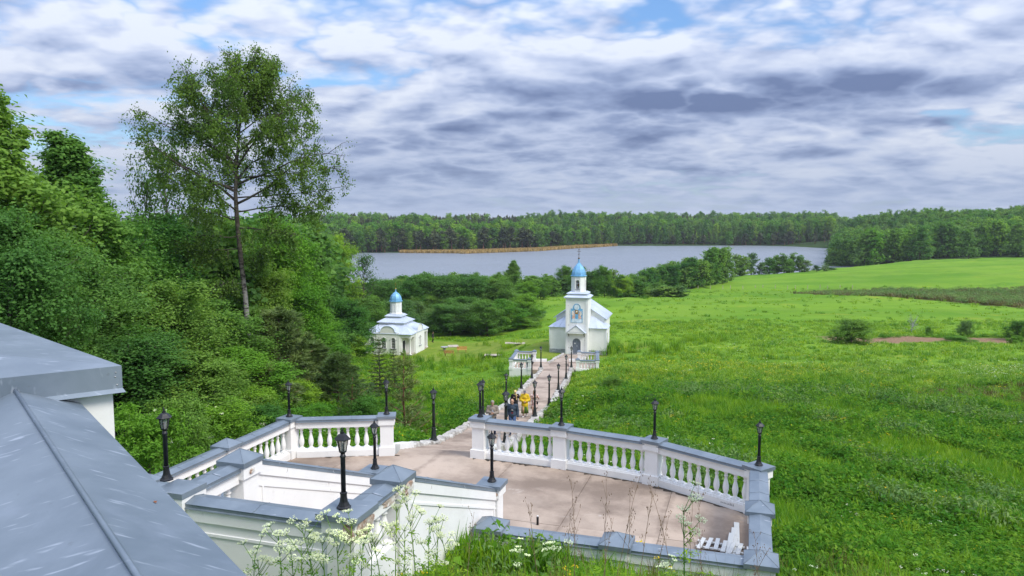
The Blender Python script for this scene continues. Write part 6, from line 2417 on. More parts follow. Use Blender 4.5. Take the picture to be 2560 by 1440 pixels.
def far_shore(x):
    """depth of the far shore line at x"""
    return np.interp(x, [-400, -170, -110, -40, 20, 60, 100, 180, 260, 330, 420], [560, 572, 576, 592, 632, 690, 716, 716, 700, 640, 560])


def build_far_forest():
    rng = np.random.default_rng(3)
    rnd = random.Random(3)
    # trees one can tell apart: the front row on the far shore and the lit crowns on the right-hand hill
    lab1 = 'tree in the front row of the wood on the far lake shore'
    for i in range(105):
        u = 770 + i * (2095 - 770) / 104 + rnd.uniform(-5, 5)
        x = (u - 1280) / 1900 * 640
        x = (u - 1280) / 1900 * float(far_shore(x))
        y = float(far_shore(x)) + rnd.uniform(4, 16) + (8 if u > 1480 else 0)
        pine = .62 if (u < 1180 or u > 1900) else (.35 if u < 1480 else .45)
        k = 'farpine' if rnd.random() < pine else rnd.choice(['far0', 'far1', 'farbirch', 'farbirch'])
        H = rnd.uniform(11, 19) if u < 1480 else rnd.uniform(7, 14)
        plant(k, x, y, H, H * rnd.uniform(.42, .70), lab1, 'front row of the far shore wood', name='far_tree', seed=700 + i)
    lab2 = 'round leafy tree at the edge of the wood on the right-hand hill'
    for i in range(60):
        u = 2085 + rnd.random() * 480
        row = i % 4
        Y = [408, 432, 462, 500][row] + rnd.uniform(-8, 8) + (25 if u < 2160 else 0)
        H = rnd.uniform(13, 20) if u > 2130 else rnd.uniform(8, 14)
        plant(rnd.choice(['far0', 'far0', 'far1', 'far2', 'far2', 'farbirch']), (u - 1280) / 1900 * Y, Y, H, H * rnd.uniform(.55, .85), lab2, 'wood on the right-hand hill', name='hill_tree', seed=900 + i)
    # the mass of the wood behind
    P, K, S = [], [], []
    N = 7500
    u = rng.uniform(640, 2700, N)
    dep = rng.uniform(0, 1, N) ** 1.6
    x0 = (u - 1280) / 1900 * 640
    ys = far_shore(x0)
    Y = np.where(u < 2085, ys + 18 + dep * 620, 425 + dep * 500)
    x = (u - 1280) / 1900 * Y
    z = ground(x, Y)
    H = np.where(u < 2085, rng.uniform(9, 19, N), rng.uniform(9, 16, N)) * (1 + .18 * vnoise(x, Y, .02, 12))
    cl = vnoise(x, Y, .012, 9) + rng.normal(0, .45, N)
    left = u < 1300
    idx = np.where(cl > .22, rng.integers(0, 2, N), np.where(cl > -.1, np.where(left, 5, 2), np.where(left | (cl < -.5), 5, 4)))
    idx = np.where((rng.uniform(0, 1, N) < .10), 6, idx)
    idx = np.where((u > 2085) & (idx == 5), rng.integers(0, 5, N), idx)
    idx = np.where((u > 2085) & (idx == 6) & (rng.uniform(0, 1, N) < .6), 2, idx)
    sx = H * np.where(idx >= 5, rng.uniform(.040, .055, N), rng.uniform(.060, .105, N)) / .6
    sc = np.stack([sx / 1.0, sx / 1.0, H / 10.0], 1)
    rot = np.stack([np.zeros(N), np.zeros(N), rng.uniform(0, 6.28, N)], 1)
    ks = ['far0', 'far1', 'far2', 'far3', 'farbirch', 'farpine', 'farspruce']
    scatter('forest', np.stack([x, Y, z - .3], 1), rot, sc * np.array((.75, .75, 1.0)), idx, [[PROTO[k][0], PROTO[k][1]] for k in ks], 'mixed wood of pines and leafy trees covering the land beyond the lake')
    # fill of the wood floor to the left (beyond the trees one can count)
    N = 420
    u = rng.uniform(-200, 800, N); Y = rng.uniform(50, 330, N)
    x = (u - 1280) / 1900 * Y
    ok = (Y > 95) | (u < 560)
    x, Y, u = x[ok], Y[ok], u[ok]
    z = ground(x, Y); N = len(x)
    top = np.array([PY(uu, 575 + 60 * rng.random(), yy)[2] for uu, yy in zip(u, Y)])
    H = np.clip(top - z, 5, 16)
    sc = np.stack([H * .12, H * .12, H * .1], 1)
    scatter('undergrowth', np.stack([x, Y, z - .2], 1), np.stack([np.zeros(N), np.zeros(N), rng.uniform(0, 6.28, N)], 1), sc, rng.integers(0, 3, N), [[PROTO[k][0], PROTO[k][1]] for k in ('far0', 'far2', 'far3')], 'leafy depth of the left-hand wood')


build_far_forest()


# reeds at the far shore
def build_reeds():
    rng = np.random.default_rng(8)
    N = 15000
    u = rng.uniform(1000, 1545, N)
    x = (u - 1280) / 1900 * 640
    ys = far_shore(x)
    x = (u - 1280) / 1900 * ys
    w = np.interp(u, [1000, 1150, 1160, 1470, 1520, 1545], [6, 22, 32, 26, 10, 3])
    y = far_shore(x) - rng.uniform(0, 1, N) * w + 2
    H = rng.uniform(1.6, 2.8, N)
    C = np.stack([x, y, np.full(N, ZL) + H / 2 - .2], 1)
    D = unit(np.stack([rng.normal(0, .12, N), rng.normal(0, .12, N), np.ones(N)], 1))
    V, F = leaf_quads(C, D, rng.normal(0, 1, (N, 3)) * np.array((1, 1, .1)), H, H * .45, 0)
    o = link('reeds', np_mesh('reeds', V, F, [MAT['reed']]), None)
    tag(o, 'strip of dry yellow reeds along the far lake shore', kind='stuff')


build_reeds()
# ------------------------------------------------------------------ grass, nettles and flowers
def blade_clump(seed, n, h, w, r, mat, lean=.35, segs=2):
    """bent grass blades growing from one place"""
    g = np.random.default_rng(seed)
    V, F = [], []
    for i in range(n):
        a = g.uniform(0, 6.28); rr = r * math.sqrt(g.uniform(0, 1))
        p = np.array((math.cos(a) * rr, math.sin(a) * rr, -.03))
        b = g.uniform(0, 6.28); ln = h * g.uniform(.55, 1.15); le = lean * g.uniform(.3, 1.5)
        out = np.array((math.cos(b), math.sin(b), 0)); side = np.array((-out[1], out[0], 0)) * w * .5 * g.uniform(.7, 1.3)
        q = [p, p + np.array((0, 0, ln * .55)) + out * le * ln * .25, p + np.array((0, 0, ln * (1 - .25 * le))) + out * le * ln]
        k = len(V)
        V += [q[0] - side * .8, q[0] + side * .8, q[1] + side, q[1] - side, q[2] + side * .12, q[2] - side * .12]
        F += [(k, k + 1, k + 2, k + 3), (k + 3, k + 2, k + 4, k + 5)]
    return np_mesh('blades', np.array(V), np.array(F), [MAT[mat]])


def leaf_clump(seed, n, r, h, L, W, mat, up=.9):
    g = np.random.default_rng(seed)
    a = g.uniform(0, 6.28, n); rr = r * np.sqrt(g.uniform(0, 1, n))
    z = h * (1 - .55 * (rr / r) ** 2) * g.uniform(.25, 1.05, n)
    C = np.stack([np.cos(a) * rr, np.sin(a) * rr, z], 1)
    D = unit(np.stack([np.cos(a), np.sin(a), np.full(n, -.15)], 1) + g.normal(0, .55, (n, 3)))
    U = unit(np.stack([np.cos(a) * .35, np.sin(a) * .35, np.full(n, up)], 1) + g.normal(0, .28, (n, 3)))
    ln = L * g.uniform(.65, 1.25, n)
    V, F = leaf_quads(C, D, U, ln, ln * W / L)
    return np_mesh('leaves', V, F, [MAT[mat]])


def umbel_clump(seed, n, r, h, size, mat):
    g = np.random.default_rng(seed)
    C, D, U, Ls = [], [], [], []
    for i in range(n):
        c = np.array((g.normal(0, r), g.normal(0, r), h * g.uniform(.8, 1.2)))
        m = 7
        C.append(c + g.normal(0, size * .5, (m, 3)) * np.array((1, 1, .25))); D.append(g.normal(0, 1, (m, 3)) * np.array((1, 1, .2))); U.append(np.array((0, 0, 1.)) + g.normal(0, .3, (m, 3))); Ls.append(np.full(m, size * .55))
    C, D, U, Ls = map(np.concatenate, (C, D, U, Ls))
    V, F = leaf_quads(C, D, U, Ls, Ls * .8)
    return np_mesh('florets', V, F, [MAT[mat]])


def build_cover():
    rng = np.random.default_rng(17)
    shapes = [leaf_clump(1, 84, .36, .44, .125, .070, 'leaf_nettle'), leaf_clump(2, 84, .38, .58, .115, .062, 'leaf_nettle'), blade_clump(3, 46, .55, .026, .28, 'leaf_grass'), blade_clump(4, 40, .42, .030, .32, 'leaf_meadow'),
              leaf_clump(5, 40, .40, .30, .17, .12, 'leaf_nettle'), umbel_clump(6, 7, .4, .50, .065, 'umbel'), umbel_clump(7, 7, .35, .35, .06, 'flower_yellow'), blade_clump(8, 36, .45, .03, .3, 'leaf_brown'), leaf_clump(9, 70, .44, .60, .12, .045, 'leaf_grey')]

    def band(y0, y1, n, smin, smax, left=-.62, right=.80, pad=3):
        Y = np.sqrt(rng.uniform(y0 ** 2, y1 ** 2, n))
        x = rng.uniform(left, right, n) * Y + rng.uniform(-pad, pad, n)
        lawn, brush, soil, wood, near = zone_masks(x, Y)
        pc = np.interp(Y, PATH[:, 1], PATH[:, 0])
        ok = (lawn < .35) & (soil < .3) & ((np.abs(x - pc) > 2.0) | (Y < 25.0) | (Y > 95))
        ok &= ~in_built(x, Y)
        a = x * E1[0] + Y * E1[1]; b = x * E2[0] + Y * E2[1]
        ok &= ~((a > -14.1) & (a < .75) & (b > 13.9) & (b < 22.6)) & ~((a > -14.5) & (a < -5.15) & (b > 9.1) & (b < 16))
        ok &= ~((b > 20) & (b < 27) & (np.abs(x - pc) < 1.9))
        for q in ((.85, 79.6, 1.7, 2.9), (7.95, 79.2, 1.7, 2.9)):
            ok &= ~((np.abs(x - q[0]) < q[2]) & (np.abs(Y - q[1]) < q[3]))
        ok &= ~((np.abs(x - CHURCH[0] - 1) < 4.6) & (Y > 94) & (Y < 105)) & ~((x > -24.5) & (x < -12.2) & (Y > 115.5) & (Y < 127))
        ok &= rng.uniform(0, 1, n) > wood * .55
        x, Y, near, brush = x[ok], Y[ok], near[ok], brush[ok]
        m = len(x)
        z = ground(x, Y)
        p1, p2, p3 = vnoise(x, Y, .16, 31), vnoise(x, Y, .35, 32), vnoise(x, Y, .07, 33)
        r = rng.uniform(0, 1, m)
        idx = np.where(p1 + .5 * p2 > .15, 0, np.where(p1 + .5 * p2 > -.30, 1, 2))
        idx = np.where(r < .10, 4, idx)
        idx = np.where((r > .90), 2, idx)
        idx = np.where((p2 > .55) & (r < .5), 8, idx)
        mead = rng.uniform(0, 1, m) > near
        idx = np.where(mead, np.where(r < .75, 3, 2), idx)
        fl = rng.uniform(0, 1, m)
        idx = np.where(mead & (fl < .004 + .16 * np.clip(p3 - .15, 0, 1)) & (x > 14) & (Y > 58) & (Y < 100), 5, idx)
        idx = np.where((fl > .993) | (mead & (fl > .975 - .10 * np.clip(-p3, 0, 1))), 6, idx)
        idx = np.where((fl > .9835) & (fl < .985) & ~mead, 5, idx)
        idx = np.where((brush > .3) & (r < brush * .8), 7, idx)
        s = rng.uniform(smin, smax, m) * (1 + .35 * p2)
        sc = np.stack([s, s, s * rng.uniform(.8, 1.25, m) * np.where(mead, .55, 1)], 1)
        return np.stack([x, Y, z], 1), np.stack([rng.normal(0, .12, m), rng.normal(0, .12, m), rng.uniform(0, 6.28, m)], 1), sc, idx
    parts = [band(13.5, 26, 6800, .75, 1.2, -.15, .82, 1), band(22, 45, 17000, .85, 1.45, -.40), band(45, 75, 17000, 1.0, 1.7, -.25), band(75, 135, 9000, .9, 1.7, -.28), band(135, 250, 1500, 1.2, 2.2, -.10)]
    P, Rt, S, K = (np.concatenate([p[i] for p in parts]) for i in range(4))
    scatter('meadow_grass', P, Rt, S, K, shapes, 'nettles, tall grass and small flowers covering the green slopes')
    # brushy bank far right
    n = 9000
    Y = rng.uniform(156, 240, n); x = rng.uniform(86, 190, n)
    br = zone_masks(x, Y)[1]
    ok = rng.uniform(0, 1, n) < br
    x, Y = x[ok], Y[ok]; m = len(x)
    sc = rng.uniform(2.0, 4.0, m)
    scatter('dry_brush', np.stack([x, Y, ground(x, Y)], 1), np.stack([np.zeros(m), np.zeros(m), rng.uniform(0, 6.28, m)], 1), np.stack([sc, sc, sc * .8], 1), np.where(rng.uniform(0, 1, m) < .6, 0, 1), [shapes[7], shapes[8]], 'brownish brush on the bank between the far fields')
    # tall grass standing by the church, in front of the chapel and along the ditch; dark crop row at the soil strip
    Tg = [blade_clump(61, 40, 1.15, .035, .35, 'leaf_grass', .35), blade_clump(62, 34, .9, .035, .4, 'leaf_meadow', .4), leaf_clump(63, 60, .40, .5, .13, .07, 'leaf_nettle')]
    Q = []
    for (u0, u1, v0, v1, n, ids) in ((1480, 1700, 868, 885, 60, (0, 0, 1)), (1690, 1815, 850, 862, 30, (0, 1)), (905, 1260, 893, 935, 130, (0, 1, 1)), (2200, 2545, 842, 846, 130, (2, 2)), (1480, 1545, 872, 890, 40, (0, 0)), (1190, 1300, 850, 875, 16, (1, 1))):
        for k in range(n):
            p = hit(rng.uniform(u0, u1), rng.uniform(v0, v1), 60)
            Q.append((p.x, p.y, p.z, ids[rng.integers(0, len(ids))]))
    Q = np.array(Q); m = len(Q)
    s = rng.uniform(.7, 1.3, m)
    scatter('tall_grass', Q[:, :3], np.stack([rng.normal(0, .1, m), rng.normal(0, .1, m), rng.uniform(0, 6.28, m)], 1), np.stack([s, s, s], 1), Q[:, 3].astype(int), Tg, 'tall grass tufts around the church and chapel')
    # foreground bank: fine grass
    sh = [blade_clump(21, 42, .30, .010, .14, 'leaf_grass', .5), blade_clump(22, 34, .42, .009, .12, 'leaf_grass', .4), leaf_clump(23, 36, .20, .26, .11, .055, 'leaf_nettle'), leaf_clump(24, 34, .20, .26, .10, .05, 'leaf_nettle'),
          blade_clump(25, 20, .6, .006, .10, 'leaf_brown', .35), umbel_clump(26, 3, .10, .45, .05, 'flower_yellow'), leaf_clump(27, 44, .22, .38, .10, .030, 'leaf_grass')]
    n = 5200
    Y = rng.uniform(8.2, 15.0, n); x = rng.uniform(-5.2, 7.8, n)
    a = x * E1[0] + Y * E1[1]; b = x * E2[0] + Y * E2[1]
    ok = ~((a > -14.5) & (a < -5.15) & (b > 9.1)) & ~((a < .7) & (b > 13.95)) & (a < 4) & (np.hypot(x + .4, Y - 14.4) > 1.9)
    x, Y = x[ok], Y[ok]; m = len(x)
    p1 = vnoise(x, Y, .9, 41)
    r = rng.uniform(0, 1, m)
    idx = np.where(r < .34, 0, np.where(r < .54, 1, np.where(p1 > .15, 2, np.where(p1 > -.2, 3, 6))))
    idx = np.where(r > .965, 4, idx); idx = np.where((r > .961) & (r < .965), 5, idx)
    s = rng.uniform(.75, 1.2, m) * np.where((x > .8) & (Y > 10.5), 1.35, 1.0)
    scatter('bank_grass', np.stack([x, Y, ground(x, Y)], 1), np.stack([rng.normal(0, .1, m), rng.normal(0, .1, m), rng.uniform(0, 6.28, m)], 1), np.stack([s, s, s * rng.uniform(.75, 1.15, m)], 1), idx, sh, 'long grass and weeds on the bank in front of the terrace')


build_cover()


def umbel(mb_stem, F, p, d, size, rng):
    """a flat flower head: rays and a dome of tiny florets"""
    p = np.array(p); d = unit(np.array(d) + np.array((0, 0, .6)))
    s = unit(np.cross(d, (.3, .9, .1))); w = np.cross(d, s)
    for k in range(9):
        a = 6.283 * k / 9 + rng.uniform(-.2, .2); rr = size * (rng.uniform(.55, 1) if k else 0)
        e = p + d * size * .7 + (s * math.cos(a) + w * math.sin(a)) * rr
        mb_stem.tube([tuple(p), tuple(e)], [.0022, .0014], 3)
        m = 12
        c = e + rng.normal(0, size * .12, (m, 3)); F[0].append(c); F[1].append(rng.normal(0, 1, (m, 3)) * np.array((1, 1, .3))); F[2].append(np.array((0, 0, 1.)) + rng.normal(0, .4, (m, 3)))


def gen_parsley(seed, H=1.25, heads=5):
    r = np.random.default_rng(seed)
    st = MB()
    tilt = r.normal(0, .05, 2)
    pts = [np.array((tilt[0] * z * z, tilt[1] * z * z, z * H - .05)) for z in (0, .35, .65, .85, 1.0)]
    st.tube([tuple(p) for p in pts], [.009, .008, .006, .005, .004], 5)
    F = [[], [], []]
    L = [[], [], [], []]
    tops = [(pts[-1], np.array((0, 0, 1.)), .075)]
    for k in range(heads):
        j = 2 + k % 2; p = pts[j] + (pts[j + 1] - pts[j]) * r.uniform(0, 1)
        a = r.uniform(0, 6.28); d = unit(np.array((math.cos(a) * .6, math.sin(a) * .6, .9)))
        q = p + d * r.uniform(.16, .34)
        st.tube([tuple(p), tuple((p + q) / 2 + np.array((0, 0, -.01))), tuple(q)], [.005, .004, .003], 4)
        tops.append((q, d, r.uniform(.045, .07)))
    for p, d, s in tops:
        umbel(st, F, p, d, s, r)
    for k in range(9):
        z = r.uniform(.05, .8); p = np.array((0, 0, z * H)); a = r.uniform(0, 6.28)
        ln = .30 * (1.1 - z)
        o = np.array((math.cos(a), math.sin(a), .25)); q = p + o * ln
        st.tube([tuple(p), tuple(q)], [.004, .0015], 3)
        m = 14
        t = r.uniform(.25, 1, m)
        L[0].append(p + o * ln * t[:, None] + r.normal(0, .030, (m, 3))); L[1].append(o + r.normal(0, .7, (m, 3))); L[2].append(np.array((0, 0, 1.)) + r.normal(0, .3, (m, 3))); L[3].append(r.uniform(.03, .06, m))
    C, D, U = (np.concatenate(x) for x in F)
    V, Fa = leaf_quads(C, D, U, np.full(len(C), .014), np.full(len(C), .012), .05)
    C2, D2, U2, L2 = (np.concatenate(x) for x in L)
    V2, F2 = leaf_quads(C2, D2, U2, L2, L2 * .4)
    sm = st.mesh('stem', False); sm.materials.append(MAT['stem_green'])
    return sm, np_mesh('flower_heads', V, Fa, [MAT['umbel']]), np_mesh('leaves', V2, F2, [MAT['leaf_grass']]), H


def gen_dry_stem(seed, H=1.3):
    r = np.random.default_rng(seed)
    st = MB()
    lean = r.normal(0, .10, 2)
    pts = [np.array((lean[0] * z * z * 1.5, lean[1] * z * z, z * H - .05)) + r.normal(0, .006, 3) for z in np.linspace(0, 1, 7)]
    st.tube([tuple(p) for p in pts], list(np.linspace(.006, .002, 7)), 4)
    sd = MB()
    for k in range(11):
        j = r.integers(3, 6); p = pts[j] + (pts[j + 1] - pts[j]) * r.uniform(0, 1)
        a = r.uniform(0, 6.28); q = p + np.array((math.cos(a) * .05, math.sin(a) * .05, .09)) * r.uniform(.6, 1.8)
        st.tube([tuple(p), tuple(q)], [.002, .0012], 3)
        for s in range(2):
            c = q + r.normal(0, .012, 3)
            sd.lathe([(0, -.012), (.006, 0), (0, .012)], 5, M=Matrix.Translation(tuple(c)))
    return st.mesh('stem', False), sd.mesh('seed_heads', False), H


def build_flowers():
    pro = [gen_parsley(s, h, n) for s, h, n in ((1, 1.2, 5), (2, 1.0, 4), (3, 1.3, 6))]
    rnd = random.Random(6)
    spots = [(628, 1378, 9.3), (650, 1392, 9.2), (705, 1345, 9.4), (735, 1372, 9.2), (752, 1352, 9.6), (790, 1312, 9.6), (812, 1345, 9.3), (846, 1330, 9.5), (868, 1318, 9.7), (898, 1352, 9.4), (925, 1340, 9.8), (955, 1330, 9.8),
             (985, 1262, 10.0), (1010, 1320, 10.0), (1040, 1252, 10.2), (1068, 1300, 10.1), (1090, 1318, 10.4), (1128, 1345, 10.4), (1290, 1375, 10.8), (1385, 1372, 10.8), (1668, 1402, 10.2), (880, 1385, 9.0), (780, 1390, 9.0), (1000, 1385, 9.4), (1090, 1380, 9.6)]
    for i, (u, v, Y) in enumerate(spots):
        sm, fm, lm, H = pro[i % 3]
        p = PY(u, v, Y); g = gz(p[0], Y)
        s = max(.35, (p[2] - g) / H)
        o = empty('cow_parsley', (p[0], Y, g), rnd.uniform(0, 6.28)); o.scale = (min(1.1, s + .2), min(1.1, s + .2), s)
        tag(o, 'white-flowered cow parsley among the weeds before the stair wall' if u < 1150 else 'small cow parsley in the grass below the near terrace wall', 'wildflower', 'cow parsley on the bank')
        for nm, m in (('stem', sm), ('flower_heads', fm), ('leaves', lm)):
            q = link(nm, m, None, o)
            if nm != 'stem':
                q['kind'] = 'stuff'
    sm, fm, lm, H = gen_parsley(9, 1.4, 7)
    p = PY(1716, 1268, 9.6); g = gz(p[0], 9.6)
    o = empty('cow_parsley', (p[0], 9.6, g), .8); s = (p[2] - g) / 1.4; o.scale = (1.25, 1.25, s)
    tag(o, 'tallest cow parsley, standing alone in front of the terrace floor', 'wildflower', 'cow parsley on the bank')
    for nm, m in (('stem', sm), ('flower_heads', fm), ('leaves', lm)):
        q = link(nm, m, None, o)
        if nm != 'stem':
            q['kind'] = 'stuff'
    prs = []
    for s in range(4):
        a, b, H = gen_dry_stem(s + 3)
        a.materials.append(MAT['stem_dry']); b.materials.append(MAT['stem_dry']); prs.append((a, b, H))
    for i, (u, v, Y) in enumerate([(1345, 1222, 9.8), (1440, 1195, 9.9), (1505, 1290, 9.6), (1515, 1200, 10.2), (1545, 1190, 9.9), (1570, 1225, 10.2), (1600, 1210, 9.7), (1640, 1290, 10), (1690, 1195, 10.4), (1730, 1215, 10.2), (1760, 1190, 10.4), (1775, 1330, 9.8), (1870, 1335, 10.2), (1905, 1325, 10.4), (1165, 1280, 10.8), (1415, 1270, 10.0), (1480, 1300, 10.3)]):
        a, b, H = prs[i % 4]
        p = PY(u, v, Y); g = gz(p[0], Y)
        o = empty('dry_stalk', (p[0], Y, g), rnd.uniform(0, 6.28)); s = (p[2] - g) / H; o.scale = (1, 1, s)
        tag(o, 'thin dry brown weed stalk standing before the terrace', 'weed', 'dry weed stalks before the terrace')
        link('stem', a, None, o); link('seed_heads', b, None, o)['kind'] = 'stuff'


build_flowers()


def build_field_fence():
    root = None
    for i in range(15):
        u = 1745 + i * 27 + (i % 3) * 4
        p = hit(u, 724 - (i % 4) * .6, 200)
        if root is None:
            root = empty('field_fence', p)
            tag(root, 'thin pale post-and-wire fence along the far field boundary', 'fence')
        bw(MB().box((p.x, p.y, p.z + .6), (.14, .14, 1.3)), 'post', MAT['plank'], root)


build_field_fence()
# ------------------------------------------------------------------ people
def blob(mb, c, s, rot=None, n=10):
    """closed ellipsoid"""
    vs, fs = [], []
    M = Matrix.Translation(Vector(c)) @ (rot.to_matrix().to_4x4() if rot else Matrix.Identity(4)) @ Matrix.Diagonal((s[0], s[1], s[2], 1))
    prof = [(math.sin(math.pi * i / 7), -math.cos(math.pi * i / 7)) for i in range(8)]
    prof[0], prof[-1] = (0.0, -1.0), (0.0, 1.0)
    mb.lathe([(max(r, .001), z) for r, z in prof], n, M=M)


def cap(mb, a, b, r0, r1, flat=1.0, n=10):
    """closed tapering limb with round ends"""
    a, b = Vector(a), Vector(b)
    d = b - a
    q = d.to_track_quat('Z', 'Y')
    L = d.length
    prof = [(.001, -r0)] + [(r0 * math.sin(t), -r0 * math.cos(t)) for t in (.5, 1.0)] + [(r0, 0), (r1, L)] + [(r1 * math.cos(t), L + r1 * math.sin(t)) for t in (.5, 1.0)] + [(.001, L + r1)]
    mb.lathe(prof, n, M=Matrix.Translation(a) @ q.to_matrix().to_4x4() @ Matrix.Diagonal((1, flat, 1, 1)))


def fused(mb, name, mat, parent, voxel):
    o = mb.build(name, mat, parent)
    m = o.modifiers.new('fuse', 'REMESH'); m.mode = 'VOXEL'; m.voxel_size = voxel; m.use_smooth_shade = True
    s = o.modifiers.new('smooth', 'SMOOTH'); s.factor = .5; s.iterations = 4
    return o


def hand(mb, w, d, side, curl=.5):
    """palm and five fingers from wrist w along d"""
    w, d = Vector(w), Vector(d).normalized()
    s = d.cross(Vector((0, 1, .2))).normalized() * side
    nrm = s.cross(d).normalized() * side
    p = w + d * .075
    cap(mb, w, p, .022, .034, .6)
    for k, (off, ln) in enumerate(((-.028, .062), (-.010, .074), (.010, .072), (.027, .056))):
        a = p + s * off
        b = a + d * ln * .5 + nrm * curl * .02
        c = b + d * ln * .45 + nrm * curl * .045
        cap(mb, a, b, .0115, .0105, 1, 7); cap(mb, b, c, .0105, .009, 1, 7)
    t0 = w + d * .03 - s * .03
    t1 = t0 + d * .035 - s * .03 + nrm * .01
    cap(mb, t0, t1, .013, .012, 1, 7); cap(mb, t1, t1 + d * .03 - s * .004, .012, .010, 1, 7)


def person(loc, rz, H, arms, legs, head_tilt=0.0, look=0.0, label='', female=False, wear=None):
    """arms: per side (elbow, wrist) offsets; legs: per side (knee, ankle); faces -y before turning"""
    root = empty('person', loc, rz)
    k = H / 1.75
    root.scale = (k, k, k)
    tag(root, label, 'person', 'people on the path and lawn')
    sw = .175 if female else .195
    B = MB()
    pel, chest, neck = Vector((0, 0, .95)), Vector((0, 0, 1.30)), Vector((0, -.01, 1.47))
    blob(B, (0, 0, .95), (.165, .115, .12)); blob(B, (0, 0, 1.12), (.140, .100, .14)); blob(B, (0, -.005, 1.30), (.175 if not female else .155, .115, .17))
    if female:
        for sx in (-1, 1):
            blob(B, (sx * .075, -.095, 1.29), (.065, .055, .06))
    cap(B, (-sw, 0, 1.415), (sw, 0, 1.415), .062, .062)
    cap(B, (0, 0, 1.42), (0, -.02, 1.53), .056, .052)
    rt = Euler((head_tilt, 0, look), 'XYZ')
    Rm = rt.to_matrix()
    hc = Vector((0, -.03, 1.54)) + Rm @ Vector((0, -.012, .095))

    def hp(x, y, z):
        return hc + Rm @ Vector((x, y, z))
    blob(B, hp(0, .012, .02), (.078, .096, .102), rt); blob(B, hp(0, -.030, -.045), (.058, .060, .072), rt)
    cap(B, hp(0, -.085, .018), hp(0, -.104, -.018), .009, .013, 1, 7)
    for sx in (-1, 1):
        blob(B, hp(sx * .080, .005, -.005), (.012, .020, .030), rt)
    sh = {-1: Vector((-sw, 0, 1.415)), 1: Vector((sw, 0, 1.415))}
    J = {}
    for sx in (-1, 1):
        el, wr = (Vector(q) for q in arms[sx])
        J[sx] = (el, wr)
        cap(B, sh[sx], el, .052, .040); cap(B, el, wr, .040, .027)
        hand(B, wr, (wr - el).normalized() + Vector((0, -.05, -.15)), sx)
        kn, an = (Vector(q) for q in legs[sx])
        hip = Vector((sx * .088, 0, .90))
        cap(B, hip, kn, .085, .056); cap(B, kn, an, .056, .037)
        cap(B, an + Vector((0, .02, -.045)), an + Vector((sx * .02, -.16, -.055)), .036, .030)
    fused(B, 'body', MAT['skin'], root, .010)
    ey = MB()
    for sx in (-1, 1):
        blob(ey, hp(sx * .030, -.080, .022), (.010, .006, .006), rt, 6)
    ey.build('eyes', MAT['shoe_dark'], root)
    mo = MB(); blob(mo, hp(0, -.086, -.055), (.022, .006, .006), rt, 6); mo.build('mouth', MAT['mural_robe'], root)
    w = wear
    if 'top' in w:
        t = MB(); e = w.get('loose', .022)
        blob(t, (0, 0, .98), (.165 + e, .115 + e, .13)); blob(t, (0, 0, 1.12), (.145 + e, .105 + e, .15)); blob(t, (0, -.005, 1.30), (.18 + e, .118 + e, .165))
        cap(t, (-sw, 0, 1.41), (sw, 0, 1.41), .064 + e, .064 + e)
        lo = w.get('hem', .86)
        if lo < .9:
            cap(t, (0, 0, .96), (0, 0, lo + .12), .15 + e, .165 + e * 1.6, .8, 14)
        for sx in (-1, 1):
            el, wr = J[sx]
            cap(t, sh[sx], el, .060 + e, .050 + e)
            if w.get('sleeve', 1) > .9:
                cap(t, el, el.lerp(wr, .90), .050 + e, .042 + e * .8)
        fused(t, w.get('top_name', 'jacket'), MAT[w['top']], root, .014)
    if 'shirt' in w:
        t = MB(); e = w.get('loose', .022)
        blob(t, (0, -.028 - e * .9, 1.22), (.075, .105, .22)); blob(t, (0, -.028 - e * .7, 1.02), (.080, .112, .14))
        o = fused(t, 'shirt', MAT[w['shirt']], root, .012)
        if w.get('print'):
            for q, (zz, ww, hh, mt) in enumerate(((1.27, .085, .018, 'print_white'), (1.22, .10, .016, 'print_white'), (1.10, .09, .055, 'print_red'))):
                m = MB()
                for s in range(5):
                    x = -ww / 2 + ww * (s + .5) / 5
                    m.box((x, -.158 - e * .9 + .055 * abs(x) * 4, zz), (ww / 7, .006, hh))
                m.build('shirt_print', MAT[mt], o)
    if 'trousers' in w:
        t = MB()
        blob(t, (0, 0, .95), (.175, .125, .12))
        for sx in (-1, 1):
            kn, an = (Vector(q) for q in legs[sx])
            cap(t, (sx * .088, 0, .90), kn, .098, .072); cap(t, kn, an + Vector((0, 0, .02)), .072, .058)
        fused(t, 'trousers', MAT[w['trousers']], root, .014)
    if 'skirt' in w:
        z1, z0, r0 = w['skirt_span']
        n = 28
        prof = [(.150, z1), (.175, z1 - .15), (.5 * (.19 + r0), (z1 + z0) / 2 - .05), (r0, z0), (r0 - .012, z0), (.14, z1 - .02)]
        m = MB(); m.lathe(prof, n, M=Matrix.Diagonal((1, .78, 1, 1)), cap=False)
        for i, (x, y, z) in enumerate(m.v):
            f = (z1 - z) / (z1 - z0)
            a = math.atan2(y, x)
            s = 1 + .07 * f * math.sin(a * 7 + 1)
            m.v[i] = (x * s, y * s - .01, z)
        m.build('skirt', MAT[w['skirt']], root)
    for sx in (-1, 1):
        an = Vector(legs[sx][1])
        t = MB()
        cap(t, an + Vector((0, .035, -.040)), an + Vector((sx * .02, -.165, -.052)), .046, .040)
        t.box(an + Vector((sx * .01, -.065, -.082)), (.085, .27, .022))
        fused(t, 'shoe', MAT[w['shoes']], root, .012)
    if 'hair' in w:
        t = MB()
        blob(t, hp(0, .028, .040), (.086, .098, .098), rt)
        if female and w.get('long'):
            blob(t, hp(0, .07, -.07), (.080, .055, .13), rt)
        cutz = 0
        fused(t, 'hair', MAT[w['hair']], root, .010)
